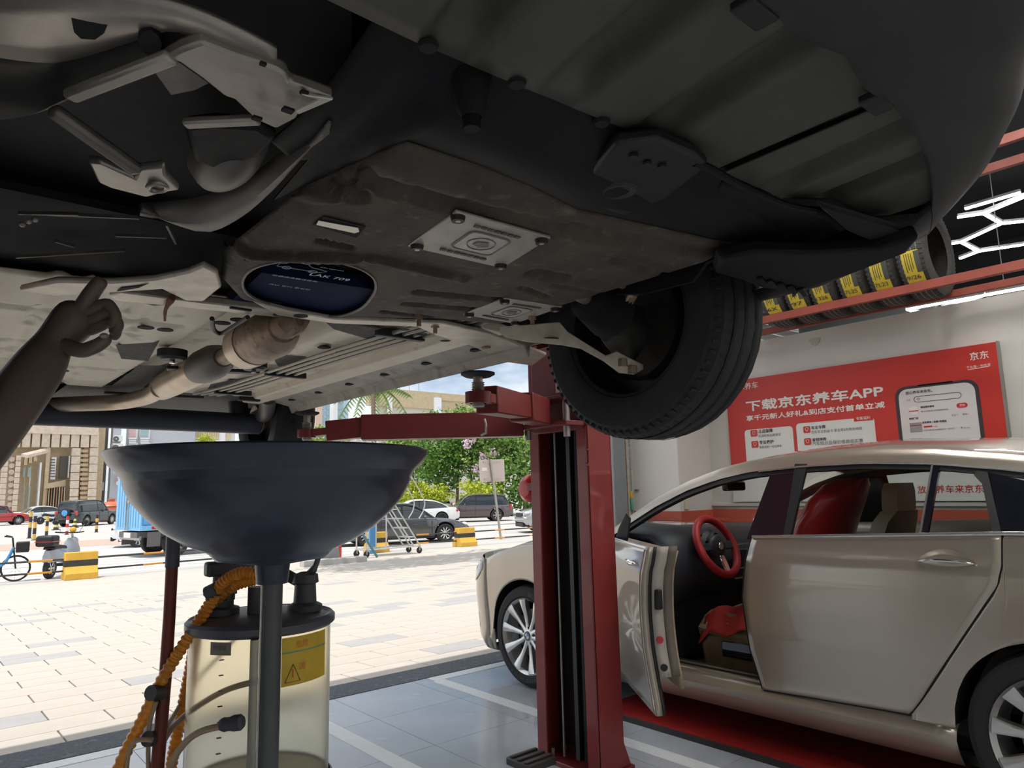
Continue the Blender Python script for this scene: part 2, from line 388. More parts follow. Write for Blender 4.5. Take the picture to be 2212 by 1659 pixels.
def shell(L, W, H, kind, r, zs, wf, wr_):
    """curves of a car seen from the side; y forward, centred"""
    h = H
    if kind == 'suv':
        top = [(-.5, .54), (-.49, .57), (-.3, .575), (.12, .58), (.2, .60), (.40, .56), (.475, .49), (.5, .40)]
        roof = [(-.475, .56), (-.44, .80), (-.40, .95), (-.25, .995), (0, 1), (.08, .965), (.14, .86), (.235, .60)]
    elif kind == 'box':
        top = [(-.5, .52), (-.49, .55), (-.3, .555), (.14, .56), (.22, .58), (.42, .54), (.48, .47), (.5, .38)]
        roof = [(-.49, .55), (-.475, .82), (-.45, .96), (-.3, .995), (0, 1), (.09, .965), (.14, .86), (.22, .58)]
    elif kind == 'hatch':
        top = [(-.5, .50), (-.49, .56), (-.3, .58), (.12, .58), (.22, .60), (.40, .55), (.475, .47), (.5, .38)]
        roof = [(-.47, .56), (-.42, .82), (-.34, .94), (-.2, .99), (-.02, 1), (.07, .955), (.13, .85), (.24, .60)]
    else:
        top = [(-.5, .52), (-.485, .64), (-.40, .66), (-.3, .64), (.1, .60), (.2, .61), (.40, .55), (.475, .46), (.5, .38)]
        roof = [(-.40, .655), (-.30, .85), (-.20, .955), (-.08, .998), (.02, 1), (.08, .965), (.14, .86), (.245, .605)]
    return [(a*L, b*h) for a, b in top], [(a*L, b*h) for a, b in roof]

def make_car(name, label, paint, kind='sedan', L=4.7, W=1.8, H=1.46, r=.33, rimm=None, spokes=10, group=None, roofm=None, wb=.58, spare=None, plate=True):
    t = thing(name, label, 'car', (0, 0, 0), group)
    top, roof = shell(L, W, H, kind, r, 0, 0, 0); w = W/2
    rimm = rimm or m_rim
    yf, yr = wb*L*.5+.02*L, -wb*L*.5+.0*L
    zs = .2 if kind in ('sedan', 'hatch') else .26
    ra = r*1.16
    ys = sorted(set([round(-L/2+L*i/44, 4) for i in range(45)] + [round(c+ra*math.cos(PI*k/10), 4) for c in (yf, yr) for k in range(11)]))
    def plan(y):
        u = abs(y)/(L/2); return w*(1-.20*max(0, (u-.72)/.28)**2.2)
    def low(y):
        z = zs + (.10 if abs(y) > L*.46 else 0)
        for c in (yf, yr):
            d = abs(y-c)
            if d < ra: z = max(z, r+math.sqrt(max(0, ra*ra-d*d))*.98)
        return z
    def ring(y):
        p = plan(y); zt = interp(top, y); zl = min(low(y), zt-.1); zb = zt-.03*H; o = []
        zm = max(zl+.02, .30*H)
        half = [(p*.93, zl), (p*.985, min(zm, zb-.05)), (p, max(zl+.04, .42*H) if .42*H < zb-.03 else zb-.04), (p*.965, zb), (p*.90, zt), (p*.45, zt+.022), (0, zt+.03)]
        for x, z in half: o.append((x, y, z))
        for x, z in reversed(half[:-1]): o.append((-x, y, z))
        return o
    rings = [ring(y) for y in ys]
    MB().loft(rings, closed=False).build('body', paint, t, smooth=40)
    # end caps: bumpers
    for s, nm in ((-1, 'rear_bumper'), (1, 'front_bumper')):
        rr_ = rings[0] if s < 0 else rings[-1]; c = [(p[0]*.92, p[1]+s*.10, lerp(p[2], .42*H, .25)) for p in rr_]
        MB().loft([rr_, c], closed=False).add(c, [tuple(range(len(c)))]).build(nm, paint, t, smooth=50)
        MB().box((-w*.6, s*L/2+s*.05-.06, zs), (w*.6, s*L/2+s*.05+.06, zs+.16)).build('lower_grille', m_blackp, t, bevel=.02)
    # under body
    MB().box((-w*.86, -L*.46, zs-.02), (w*.86, L*.46, zs+.10)).build('underbody', m_blackp, t, smooth=0)
    # greenhouse
    gy = [lerp(roof[0][0], roof[-1][0], i/30) for i in range(31)]
    def gring(y, grow=0):
        zr = interp(roof, y)+grow; zb = min(interp(top, y), zr); wb_ = plan(y)*.905; wt = plan(y)*(.905-.17*max(0, (zr-zb))/(.4*H))
        half = [(wb_, zb-.01), (lerp(wb_, wt, .5), lerp(zb, zr-.05, .5)), (wt, zr-.05), (wt*.9, zr-.012), (wt*.5, zr+.004), (0, zr+.01)]
        return [(x, y, z) for x, z in half]+[(-x, y, z) for x, z in reversed(half[:-1])]
    MB().loft([gring(y) for y in gy], closed=False).build('windows', m_glass_t, t, smooth=50)
    hi = [y for y in gy if interp(roof, y) > interp(top, y)+.62*(H-interp(top, 0))]
    tops = [gring(y, .008)[2:-2] for y in hi]
    MB().loft(tops, closed=False).build('roof', roofm or paint, t, smooth=60, solid=.012)
    for s in (1, -1):
        pil = MB()
        rp = [gring(y, .006) for y in gy]; sd = (lambda g: [g[0], g[1], g[2]]) if s > 0 else (lambda g: [g[-1], g[-2], g[-3]])
        # roof rail strip along the window tops, A and C pillars
        for a, b in zip(rp, rp[1:]):
            qa, qb = sd(a)[2], sd(b)[2]; pil.beam((qa[0]*1.005, qa[1], qa[2]+.0), (qb[0]*1.005, qb[1], qb[2]+.0), .05, .05)
        pil.build('window_frame', paint, t, smooth=60)
        for fy in ((-.02,) if kind != 'suv' else (-.02, -.27)):
            g = gring(fy*L, .004); q = sd(g)
            MB().loft([[(p[0]*1.004, p[1]-.035, p[2]) for p in q], [(p[0]*1.004, p[1]+.035, p[2]) for p in q]], closed=False).build('pillar', m_blackp, t)
        # belt trim, handles, mirror, sill
        MB().tube([(s*plan(y)*.915, y, interp(top, y)+.004) for y in gy], .010, 6).build('belt_trim', m_chrome if kind != 'box' else m_blackp, t)
        for hy in (.10, -.13):
            MB().cbox((s*plan(hy*L)*.985, hy*L-.12, interp(top, hy*L)-.13*H), (.03, .17, .03)).build('door_handle', paint, t, bevel=.01)
        for hy in (.205, -.005, -.24):
            MB().cbox((s*(plan(hy*L)-.004), hy*L, .40*H), (.012, .010, .30*H)).build('door_gap', m_blackp, t, smooth=0)
        MB().ball((s*(w+.07), roof[-1][0]-.10*L, interp(top, .2*L)+.06), (.09, .07, .06), 10, 6).build('mirror', paint if kind != 'box' else m_blackp, t)
        MB().box((s*w*.93-.02, yr+ra, zs-.02), (s*w*.93+.02, yf-ra, zs+.07)).build('sill', m_blackp, t, bevel=.01)
        lz = interp(top, L*.46)-.02
        MB().ball((s*w*.68, L*.485, lz-.03), (.22, .12, .07), 12, 8).build('headlight', m_lampw, t)
        tz = interp(top, -L*.49)-.10
        MB().cbox((s*w*.76, -L*.487, tz), (.24, .12, .14 if kind == 'sedan' else .34)).build('tail_light', m_lampr, t, bevel=.03)
        for c in (yf, yr):
            wheel(t, (s*(w-.11), c, r), r, .22, rimm, s, spokes)
            MB().lathe([(ra*.99, -.12), (ra*.99, .0)], (s*(w-.14), c, r), 'x', 20, a0=0, a1=PI).build('wheel_arch', m_blackp, t)
    MB().box((-.24, -L/2-.115, .40*H), (.24, -L/2-.10, .40*H+.12)).build('number_plate', m_plate if plate else m_blackp, t, smooth=0)
    MB().box((-w*.5, L/2+.06, .36*H), (w*.5, L/2+.105, .46*H)).build('grille', m_blackp, t, bevel=.01)
    if spare:
        c = (w*.12, -L/2-.20, .52*H)
        sp = MB().lathe([(0, -.10), (.24, -.10), (.33, -.06), (.345, .02), (.33, .09), (.2, .10)], c, 'y', 28).build('spare_wheel', m_tyre, t)
        MB().lathe([(0, -.112), (.2, -.112), (.22, -.102)], c, 'y', 24).build('wheel_cover', spare, sp)
    return t
# ------------------------------------------------------------------ the car up on the lift, seen from below (it faces -Y)
m_guard = M('guard_steel_dusty', (.098, .075, .055), .66, metal=.2, var=.30, vscale=11, bump=.22, bscale=200, col2=(.040, .033, .028), dirt=((.150, .118, .088), 30, .58))
m_tray = M('undertray_olive', (.062, .061, .047), .55, var=.18, vscale=5, bump=.04, bscale=120)
m_shield = M('black_shield', (.0085, .0087, .0095), .6, spec=.22, var=.25, vscale=5, bump=.08, bscale=70)
m_bump = M('bumper_plastic', (.021, .0215, .0225), .58, var=.15, vscale=4, bump=.02, bscale=200)
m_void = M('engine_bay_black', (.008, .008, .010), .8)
m_pan = M('floor_pan_paint', (.72, .63, .485), .5, var=.10, vscale=7, bump=.05, bscale=60, dirt=((.30, .265, .215), 9, .60))
m_pan_d = M('underseal', (.11, .105, .095), .8, var=.3, vscale=60, bump=.8, bscale=120)
m_steel = M('bare_steel', (.56, .50, .41), .42, metal=.45, var=.22, vscale=16, bump=.06, bscale=90)
m_steel_d = M('dull_steel', (.20, .182, .162), .5, metal=.6, var=.2, vscale=10)
m_exh = M('exhaust_rusty', (.33, .245, .18), .5, metal=.6, var=.28, vscale=26, bump=.08, bscale=220, dirt=((.16, .10, .07), 34, .58))
m_exhl = M('exhaust_heat_tint', (.52, .42, .32), .38, metal=.7, var=.15, vscale=12)
m_badge = M('access_plate', (.42, .385, .33), .45, metal=.35, var=.14, vscale=22)
m_slot = M('slot_strip', (.75, .72, .62), .35, metal=.5)
m_beam = M('axle_beam_blue_black', (.035, .040, .055), .5, var=.15, vscale=6)
m_paintl = M('lifted_car_paint', (.05, .052, .058), .3, coat=.8)
XC = .77
car = thing('lifted_car', 'dark hatchback raised on the red lift, its underbody overhead', 'car', (XC, 2.3, 1.73))
def G(px, py, z): return at(px, py, 2, z)

# --- engine guard: pressed steel plate with ribs, recesses and the oil-filter opening
ZG = 1.765
def plan(pts, z=ZG): return [G(a, b, z) for a, b in pts]
rear = sorted([(p.x, p.y) for p in plan([(484, 560), (478, 610), (520, 655), (700, 690), (940, 693), (1080, 706), (1150, 704), (1290, 666), (1420, 622), (1560, 575), (1620, 548)])])
front = sorted([(p.x, p.y) for p in plan([(560, 470), (640, 372), (700, 330), (753, 296), (875, 330), (1046, 384), (1160, 430), (1240, 470), (1400, 505), (1560, 540), (1625, 545)])])
xa = max(rear[0][0], front[0][0])-.0; xb = min(rear[-1][0], front[-1][0])
hole = [(p.x, p.y) for p in plan([(524, 607), (545, 580), (600, 564), (690, 558), (765, 574), (800, 592), (812, 612), (806, 636), (778, 666), (726, 682), (650, 675), (580, 655), (536, 634)])]
_hp = [Vector((a, b, 0)) for a, b in hole]; _hp = smooth_path([_hp[-1]]+_hp+[_hp[0], _hp[1]], 5)[5:-5]; hole = [(p.x, p.y) for p in _hp[:-1]]
feat = []                                      # capsules: (p0, p1, half width, rise into the car)
def fe(a, b, w_, d):
    p, q = G(*a, ZG), G(*b, ZG); feat.append((Vector((p.x, p.y)), Vector((q.x, q.y)), w_, d))
fe((800, 395), (1200, 500), .030, .022); fe((1230, 500), (1560, 560), .028, .022); fe((720, 352), (775, 368), .035, .016); fe((715, 408), (775, 424), .026, .016)
fe((905, 630), (1075, 646), .020, .022); fe((880, 655), (1040, 668), .018, .018); fe((830, 672), (930, 684), .013, .014)
fe((1160, 590), (1215, 600), .030, .024); fe((1200, 615), (1320, 640), .012, .016); fe((1130, 620), (1180, 640), .012, .012)
fe((520, 548), (760, 556), .022, -.012); fe((800, 556), (1000, 600), .018, -.010); fe((600, 440), (720, 425), .02, -.006)
fe((690, 518), (760, 534), .010, .012); fe((1330, 560), (1450, 600), .016, .010)
def inside(p, poly):
    c = False; j = len(poly)-1
    for i in range(len(poly)):
        a, b = poly[i], poly[j]
        if (a[1] > p[1]) != (b[1] > p[1]) and p[0] < (b[0]-a[0])*(p[1]-a[1])/(b[1]-a[1])+a[0]: c = not c
        j = i
    return c
def nearest(p, poly):
    best = None; p = Vector(p)
    for i in range(len(poly)):
        a, b = Vector(poly[i]), Vector(poly[(i+1) % len(poly)]); d = b-a; t = max(0, min(1, (p-a).dot(d)/d.length_squared)); q = a+d*t
        if best is None or (q-p).length < (best-p).length: best = q
    return best
def hz(x, y, u, v):
    z = ZG
    for p, q, w_, d in feat:
        e = q-p; t = max(0, min(1, (Vector((x, y))-p).dot(e)/e.length_squared)); dist = (Vector((x, y))-(p+e*t)).length
        if dist < w_: k = 1-(dist/w_)**2; z += d*k*k*(3-2*k) if k < 1 else d
    e = min(v, 1-v)*.7; eu = min(u, 1-u)
    if v < .10: z += .018*(1-v/.10)**2
    if v > .94: z += .016*((v-.94)/.06)**2
    if eu < .05: z += .02*(1-eu/.05)**2
    return z
def sheet(xa, xb, fy, ry, zf, nu, nv, hole=None):
    vs = []; fs = []
    for i in range(nu+1):
        x = lerp(xa, xb, i/nu); a, b = interp(fy, x), interp(ry, x)
        if b < a+.004: b = a+.004
        for j in range(nv+1):
            y = lerp(a, b, j/nv); vs.append(Vector((x, y, zf(x, y, i/nu, j/nv))))
    keep = []; drop = set()
    for i in range(nu):
        for j in range(nv):
            q = (i*(nv+1)+j, (i+1)*(nv+1)+j, (i+1)*(nv+1)+j+1, i*(nv+1)+j+1); c = sum((vs[k] for k in q), Vector())/4
            if hole and inside((c.x, c.y), hole): drop.update(q)
            else: keep.append(q)
    if hole:
        ku = set(k for q in keep for k in q)
        for k in drop & ku:
            p = nearest((vs[k].x, vs[k].y), hole); vs[k] = Vector((p.x, p.y, vs[k].z))
    return MB().add(vs, keep)
guard = sheet(xa, xb, front, rear, hz, 150, 90, hole).build('engine_guard', m_guard, car, smooth=60, solid=.004)
# rolled lip of the opening
MB().tube([(x, y, ZG-.001) for x, y in hole], .0035, 6, closed=True).build('opening_lip', m_steel_d, guard)
# slot with a bright strip seen inside
p = [G(a, b, ZG-.004) for a, b in ((676, 486), (700, 468), (790, 490), (770, 514))]
MB().slab(p, (0, 0, .001)).build('slot', m_void, guard, smooth=0)
p = [G(a, b, ZG-.006) for a, b in ((683, 486), (688, 477), (774, 493), (776, 501), (766, 504))]
MB().slab(p, (0, 0, .001)).build('slot_strip', m_slot, guard, smooth=0)
for a, b, rr_ in ((533, 563, 8), (805, 570, 8)):
    c = G(a, b, ZG-.003); MB().cyl(c, c+Vector((0, 0, .004)), .006, n=12).build('bolt_hole', m_void, guard)
for a, b in ((940, 708), (1150, 690), (905, 692)):
    c = G(a, b, ZG-.012); MB().cyl(c, c+Vector((0, 0, .02)), .011, n=6).cyl(c-Vector((0, 0, .016)), c, .006, n=10).build('bolt', m_exh, guard)

def access_plate(cor, z, name, pattern):
    """bolted cover plate: four corners as seen, raised panel, window and embossed bars"""
    A, B, Cc, D = [G(a, b, z) for a, b in cor]
    def q(u, v, dz=0): return A.lerp(B, u).lerp(D.lerp(Cc, u), v)+Vector((0, 0, -dz))
    pl = MB().slab([q(0, 0), q(1, 0), q(1, 1), q(0, 1)], (0, 0, .006)).build(name, m_badge, guard, bevel=.002)
    def rr(u0, v0, u1, v1, rad, n=4):
        o = []
        for cu, cv, a0 in ((u1-rad, v1-rad, 0), (u0+rad, v1-rad, 90), (u0+rad, v0+rad, 180), (u1-rad, v0+rad, 270)):
            for k in range(n+1): a = math.radians(a0+90*k/n); o.append((cu+rad*math.cos(a), cv+rad*math.sin(a)))
        return o
    MB().tube([q(u, v, .001) for u, v in rr(.30, .26, .72, .74, .07)], .0016, 6, closed=True).build('raised_frame', m_steel_d, pl)
    MB().slab([q(u, v, .0015) for u, v in rr(.315, .28, .705, .72, .06)], (0, 0, .001)).build('centre_panel', M('plate_panel', (.48, .46, .41), .4, metal=.3, var=.15, vscale=40), pl, smooth=0)
    MB().tube([q(.51+.13*math.cos(a), .5+.15*math.sin(a), .002) for a in [2*PI*k/20 for k in range(20)]], .0012, 5, closed=True).build('embossed_ring', m_steel_d, pl)
    MB().slab([q(.45, .46, .003), q(.55, .42, .003), q(.60, .52, .003), q(.52, .58, .003), q(.44, .54, .003)], (0, 0, .001)).build('embossed_mark', m_steel_d, pl, smooth=0)
    for v in (.15, .85):
        for k in range(7):
            u = .26+.07*k
            MB().slab([q(u, v-.022, .0025), q(u+.055, v-.022, .0025), q(u+.055, v+.022, .0025), q(u, v+.022, .0025)], (0, 0, .002)).build('embossed_bar', M('emboss_dark', (.10, .09, .08), .6), pl, smooth=0)
    for u, v in ((.06, .08), (.94, .08), (.94, .92), (.06, .92)):
        c = q(u, v, .0); MB().cyl(c+Vector((0, 0, .004)), c-Vector((0, 0, .008)), .0135, .011, n=14).build('bolt', m_blackp, pl)
        MB().cyl(c-Vector((0, 0, .008)), c-Vector((0, 0, .0085)), .005, n=6).build('bolt_socket', m_steel, pl)
access_plate(((985, 458), (1190, 515), (1085, 580), (880, 533)), ZG-.004, 'access_plate', 0)
access_plate(((1090, 645), (1215, 664), (1112, 700), (1000, 680)), ZG-.004, 'access_plate', 1)

# --- black shield in front of the guard, up to the seam of the undertray
def shz(x, y, u, v):
    z = lerp(1.812, ZG+.022, v)-.022*math.sin(PI*v)*(1-.3*math.cos(7*u))
    d = ((x-.47)/.07)**2+((y-.63)/.05)**2
    if d < 1: z += .012*(1-d)
    return z
seam = [(.18, .60), (.40, .605), (.60, .596), (.76, .585), (.94, .582), (1.08, .581), (1.20, .60), (1.34, .66)]
sfr = [(p.x, p.y+.01) for p in plan([(300, 470), (560, 470), (640, 372), (700, 330), (753, 296), (875, 330), (1046, 384), (1160, 430), (1240, 470), (1400, 505), (1560, 540), (1625, 545)])]
sfr = sorted(sfr); sfr = [(.30, .86)]+[q for q in sfr if q[0] > .36]
MB_sh = sheet(.34, 1.28, seam, sfr, shz, 60, 30).build('engine_shield', m_shield, car, smooth=60, solid=.004)
c = G(1018, 205, 1.79)
MB().lathe([(.012, -.03), (.018, -.02), (.024, .01), (.030, .03)], c, 'z', 16).build('towing_stud', m_shield, MB_sh)
MB().cyl(c-Vector((0, 0, .045)), c-Vector((0, 0, .028)), .011, n=8).build('stud_tip', m_shield, MB_sh)
# bracket with a round bore at the right of the shield
zb_ = 1.772
br = MB().slab([G(a, b, zb_) for a, b in ((1238, 432), (1262, 388), (1330, 312), (1420, 300), (1500, 335), (1530, 362), (1440, 430), (1350, 468))], (0, 0, .02)).build('mount_bracket', M('bracket_black', (.012, .012, .013), .45), car, bevel=.006)
c = G(1338, 412, zb_-.001)
MB().lathe([(.016, .012), (.016, -.001), (.026, -.003), (.030, .002)], c, 'z', 20).build('bore_rim', m_bump, br)
for a, b in ((1368, 335), (1430, 358), (1398, 352)):
    c2 = G(a, b, zb_-.001); MB().cyl(c2, c2-Vector((0, 0, .004)), .007, n=6).build('bolt', m_bump, br)
rim_ = MB().tube(smooth_path([G(a, b, 1.775) for a, b in ((1500, 352), (1530, 362), (1600, 400), (1690, 440), (1760, 455))], 5), .006, 8).build('edge_bead', m_shield, car)

# --- ribbed front undertray (olive), two panels with a black gap, and bolts along the seam
def trz(x, y, u, v):
    z = 1.800
    for c_ in (.424, .591, .759, 1.072, 1.20):
        d = abs(x-c_-(y-.59)*.12)
        if d < .040: k = 1-(d/.040)**2; z += .034*k*k*(3-2*k)*min(1, (1-v)/.16)
    return z+.006*(1-v)
tf = [(.2, .27), (.9, .27), (1.1, .30), (1.3, .37), (1.45, .47)]
tr1 = sheet(.24, .925, tf, seam, trz, 110, 14).build('undertray', m_tray, car, smooth=60, solid=.003)
tr2 = sheet(.947, 1.36, tf, [(a, b-.0) for a, b in seam], trz, 70, 14).build('undertray', m_tray, car, smooth=60, solid=.003)
MB().box((.924, .29, 1.812), (.948, .6, 1.83)).build('gap_strip', m_void, car, smooth=0)
for a, b in ((925, 100), (1117, 180), (1300, 264), (1505, 340), (1616, 410), (1690, 437)):
    c = G(a, b, 1.797); MB().lathe([(0, -.004), (.010, -.003), (.012, .002)], c, 'z', 14).build('push_rivet', m_void, tr1 if a < 1560 else tr2)
# clips between tray and bumper
for a, b in ((1630, 25), (1895, 222)):
    c = G(a, b, 1.788)
    MB().cbox(c, (.05, .028, .012)).cbox(c+Vector((.012, -.018, .004)), (.03, .012, .016)).build('clip', m_blackp, car, bevel=.003)

# --- front bumper: inner lip, underside and rounded corner, mirrored about the centre line
inner = [G(a, b, 1.786) for a, b in ((1680, 52), (1760, 103), (1870, 187), (1930, 226), (1985, 300), (2010, 385), (2014, 452))]
lower = [G(a, b, 1.806) for a, b in ((2105, 55), (2150, 110), (2190, 168), (2180, 260), (2135, 355), (2080, 425), (2002, 508))]
inner = [Vector((XC-.02, .305, 1.786))]+[p for p in inner if p.x > XC]
lower = [Vector((XC-.02, .150, 1.806)), Vector((.90, .160, 1.806))]+[p for p in lower if p.x > .95]
def resample(pts, n):
    pts = smooth_path(pts, 6); L_ = [0]
    for a, b in zip(pts, pts[1:]): L_.append(L_[-1]+(b-a).length)
    out = []
    for i in range(n):
        s_ = L_[-1]*i/(n-1); k = 0
        while k < len(L_)-2 and L_[k+1] < s_: k += 1
        out.append(pts[k].lerp(pts[k+1], (s_-L_[k])/max(1e-9, L_[k+1]-L_[k])))
    return out
NI = 30
ci, cl = resample(inner, NI), resample(lower, NI)
prof = []
for a, b in zip(ci, cl):
    d = (b-a); d.z = 0; L_ = d.length; d.normalize()
    col = [a+Vector((0, 0, .012)), a.copy(), a+d*.012+Vector((0, 0, -.004)), a.lerp(b, .4)+Vector((0, 0, -.010)), a.lerp(b, .8)+Vector((0, 0, -.006)), b+Vector((0, 0, .004)), b+d*.018+Vector((0, 0, .03)), b+d*.035+Vector((0, 0, .10)), b+d*.04+Vector((0, 0, .22)), b+d*.01+Vector((0, 0, .34)), b-d*.10+Vector((0, 0, .40))]
    prof.append(col)
mir = [[Vector((2*XC-p.x, p.y, p.z)) for p in col] for col in reversed(prof)]
mir = [c for c in mir if c[0].x < XC]
bmp = MB().loft(mir+prof, closed=False).build('front_bumper', m_bump, car, smooth=60, solid=.004)
# side end of the bumper running back to the wheel arch
e0 = prof[-1]
q1 = [(1.60, .62), (1.635, .76), (1.64, .90)]
rows_ = [e0]
for (x, y), dz in zip(q1, (-.01, -.02, -.02)):
    rows_.append([Vector((lerp(x-.10, x, k/6) if k < 6 else x, y, z_)) for k, z_ in enumerate((1.80+dz, 1.79+dz, 1.785+dz, 1.785+dz, 1.79+dz, 1.80+dz, 1.84, 1.91, 2.03, 2.15, 2.21))])
MB().loft(rows_, closed=False).build('bumper_side', m_bump, bmp, smooth=60, solid=.004)
MB().loft([[Vector((2*XC-p.x, p.y, p.z)) for p in row] for row in rows_], closed=False).build('bumper_side', m_bump, bmp, smooth=60, solid=.004)
MB().loft([[(XC+.74*k, .30+.16*abs(k)**3, z) for k in (-1, -.7, -.35, 0, .35, .7, 1)] for z in (2.12, 2.25, 2.375)], closed=False).build('front_panel', m_paintl, car, smooth=60, solid=.02)
for s in (1, -1): MB().loft([[(XC+s*.84, y, 2.18), (XC+s*.845, y, 2.30), (XC+s*.77, y, 2.40)] for y in (.50, .70, .93)], closed=False).build('fender', m_paintl, car, smooth=60, solid=.01)
# fender liner: flared flap ahead of the front wheel and the arch shell over it
fl = [at(a, b, 2, 1.735) for a, b in ((1548, 592), (1556, 560), (1640, 545), (1760, 548), (1900, 540), (1990, 512), (1960, 548), (1850, 590), (1712, 634), (1640, 622), (1600, 606))]
lin = MB().slab(fl, (0, .01, .03)).build('fender_liner', m_shield, car, bevel=.008)
for k in range(5):
    p0, p1 = at(1640+22*k, 600+6*k, 2, 1.732), at(1652+22*k, 614+6*k, 2, 1.732)
    MB().beam(p0, p1, .012, .006).build('liner_rib', m_shield, lin, bevel=.002)
WC = Vector((1.505, 1.20, 1.745)); WR = .308
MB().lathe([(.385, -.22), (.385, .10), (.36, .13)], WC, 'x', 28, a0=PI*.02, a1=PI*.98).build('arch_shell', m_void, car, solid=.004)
wp = MB().slab([at(a, b, 0, 1.30) for a, b in ((1400, 635), (1500, 610), (1530, 570), (1640, 520), (1640, 470), (1400, 560), (1280, 640))], (-.01, 0, 0)).build('arch_seal', m_shield, car)
# blistered panel right of the tray
bl = [((1570, 545), (1500, 480), (1560, 400), (1640, 420), (1690, 440), (1790, 470), (1830, 500), (1720, 545))]
MB().slab([G(a, b, 1.79) for a, b in bl[0]], (0, 0, .02)).build('side_shield', m_shield, car, bevel=.01)
hp = [G(a, b, z_) for a, b, z_ in ((1690, 440, 1.785), (1770, 448, 1.77), (1830, 500, 1.76), (1900, 530, 1.755), (1960, 500, 1.76), (1990, 470, 1.78), (1880, 480, 1.79), (1800, 440, 1.79))]
MB().slab(hp, (0, 0, .012)).build('corner_brace', m_bump, car, bevel=.004)

# --- floor pan with tunnel, ribs, drain plugs and underseal patches
ZF = 1.792
def fz(x, y, u, v):
    z = ZF; t_ = abs(x-XC)
    if t_ < .16: z += .09*min(1, (1-(t_/.16)**2)*1.6)
    for c_, w_ in ((.22, .02), (.34, .02), (.46, .02), (1.06, .02), (1.14, .02), (.28, .012), (.40, .012)):
        d = abs(x-c_)
        if d < w_ and (y*2.2+c_*9) % 1.0 > .12: z += .008*(1-(d/w_)**2)
    for c_ in (1.75, 2.1, 2.55, 2.95, 3.3):
        d = abs(y-c_)
        if d < .03 and t_ > .2: z += .010*(1-(d/.03)**2)
    return z
pan = sheet(.06, 1.30, [(0, 1.78), (.9, 1.72), (2, 1.60)], [(0, 3.42), (2, 3.42)], fz, 130, 110).build('floor_pan', m_pan, car, smooth=60, solid=.003)
for a, b in ((480, 697), (515, 690), (152, 757), (135, 800), (125, 826), (315, 707), (357, 712), (1000, 775), (700, 750), (735, 758), (890, 786)):
    c = G(a, b, ZF-.001); MB().cyl(c, c-Vector((0, 0, .002)), .022, n=16).build('drain_plug', m_void, pan)
for poly in (((250, 745), (330, 740), (345, 735), (320, 780), (262, 775)), ((225, 845), (300, 790), (345, 790), (380, 780), (300, 845), (265, 850)), ((455, 830), (545, 812), (555, 815), (500, 850), (440, 855)), ((585, 765), (660, 770), (680, 785), (620, 792), (600, 790))):
    MB().slab([G(a, b, ZF-.002) for a, b in poly], (0, 0, .001)).build('underseal_patch', m_pan_d, pan, smooth=0)
# side rail, rocker and pinch weld on the car's left; rail on its right
MB().prism([(1.20, ZF+.01), (1.215, 1.765), (1.30, 1.762), (1.315, ZF)], 'y', 1.55, 3.45).build('side_rail', m_pan, car, bevel=.006)
sl = MB().prism([(1.31, ZF+.01), (1.33, 1.778), (1.435, 1.755), (1.45, 1.722), (1.456, 1.722), (1.46, 1.76), (1.60, 1.80), (1.63, 1.9), (1.5, 1.95), (1.31, 1.95)], 'y', 1.62, 3.42).build('rocker_panel', M('rocker_paint', (.34, .305, .25), .5, var=.2, vscale=12, bump=.1, bscale=60, dirt=((.16, .145, .12), 14, .58)), car, bevel=.004)
for k in range(6):
    MB().cyl((1.385, 1.8+.29*k, 1.764), (1.385, 1.8+.29*k, 1.768), .022, n=14).build('drain_slot', m_void, sl)
MB().prism([(.10, ZF+.01), (.085, 1.755), (.075, 1.722), (-.06, 1.80), (-.09, 1.9), (.06, 1.95)], 'y', 1.62, 3.42).build('rocker_panel', m_pan, car, bevel=.004)
# brake and fuel lines with clips
for k in range(4):
    x = 1.02+.035*k
    MB().tube(smooth_path([(x+.10, 1.42, ZF-.01), (x+.03, 1.8, ZF-.016), (x, 2.3, ZF-.016), (x-.02, 3.0, ZF-.016), (x-.05, 3.38, ZF-.01)], 6), .0065, 8).build('brake_line', M('pipe_coat', (.36, .33, .28), .4, metal=.4), pan)
for y in (1.78, 2.62, 3.2):
    MB().cbox((1.085, y, ZF-.017), (.16, .025, .022)).build('pipe_clip', m_blackp, pan, bevel=.003)
MB().tube([G(a, b, 1.76) for a, b in ((225, 848), (330, 853), (440, 858))], .006, 8).build('cross_rod', m_blackp, pan)
MB().cbox(G(538, 862, 1.765), (.10, .03, .02)).build('hose_connector', m_blackp, pan, bevel=.004)
# gearbox-side dark trough beside the tunnel
MB().slab([G(a, b, 1.78) for a, b in ((700, 695), (770, 700), (880, 725), (890, 738), (800, 735), (720, 712))], (0, 0, .008)).build('heat_shield', m_pan_d, pan, bevel=.004)

# --- exhaust
EZ = 1.742
ex = MB().tube(smooth_path([G(600, 712, EZ), G(622, 699, 1.752), G(640, 684, 1.785), G(640, 684, 1.785)+Vector((.02, -.05, .12))], 5), .037, 18).build('downpipe', m_exh, car)
pth = [G(a, b, EZ) for a, b in ((612, 708), (604, 713), (592, 720), (545, 742), (532, 748), (524, 752))]
MB().tube(pth, [.040, .055, .066, .066, .052, .026], 24).build('catalyst', m_exh, ex)
MB().tube([G(a, b, EZ) for a, b in ((553, 738), (530, 749))], [.068, .066], 24).build('catalyst_band', m_exhl, ex)
MB().tube([G(a, b, EZ) for a, b in ((528, 750), (476, 776))], .026, 16).build('link_pipe', m_exh, ex)
MB().tube([G(a, b, EZ) for a, b in ((482, 772), (476, 776), (462, 782), (440, 792), (430, 797))], [.030, .046, .056, .056, .05], 22).build('flex_joint', M('flex_dark', (.14, .125, .11), .5, metal=.5), ex)
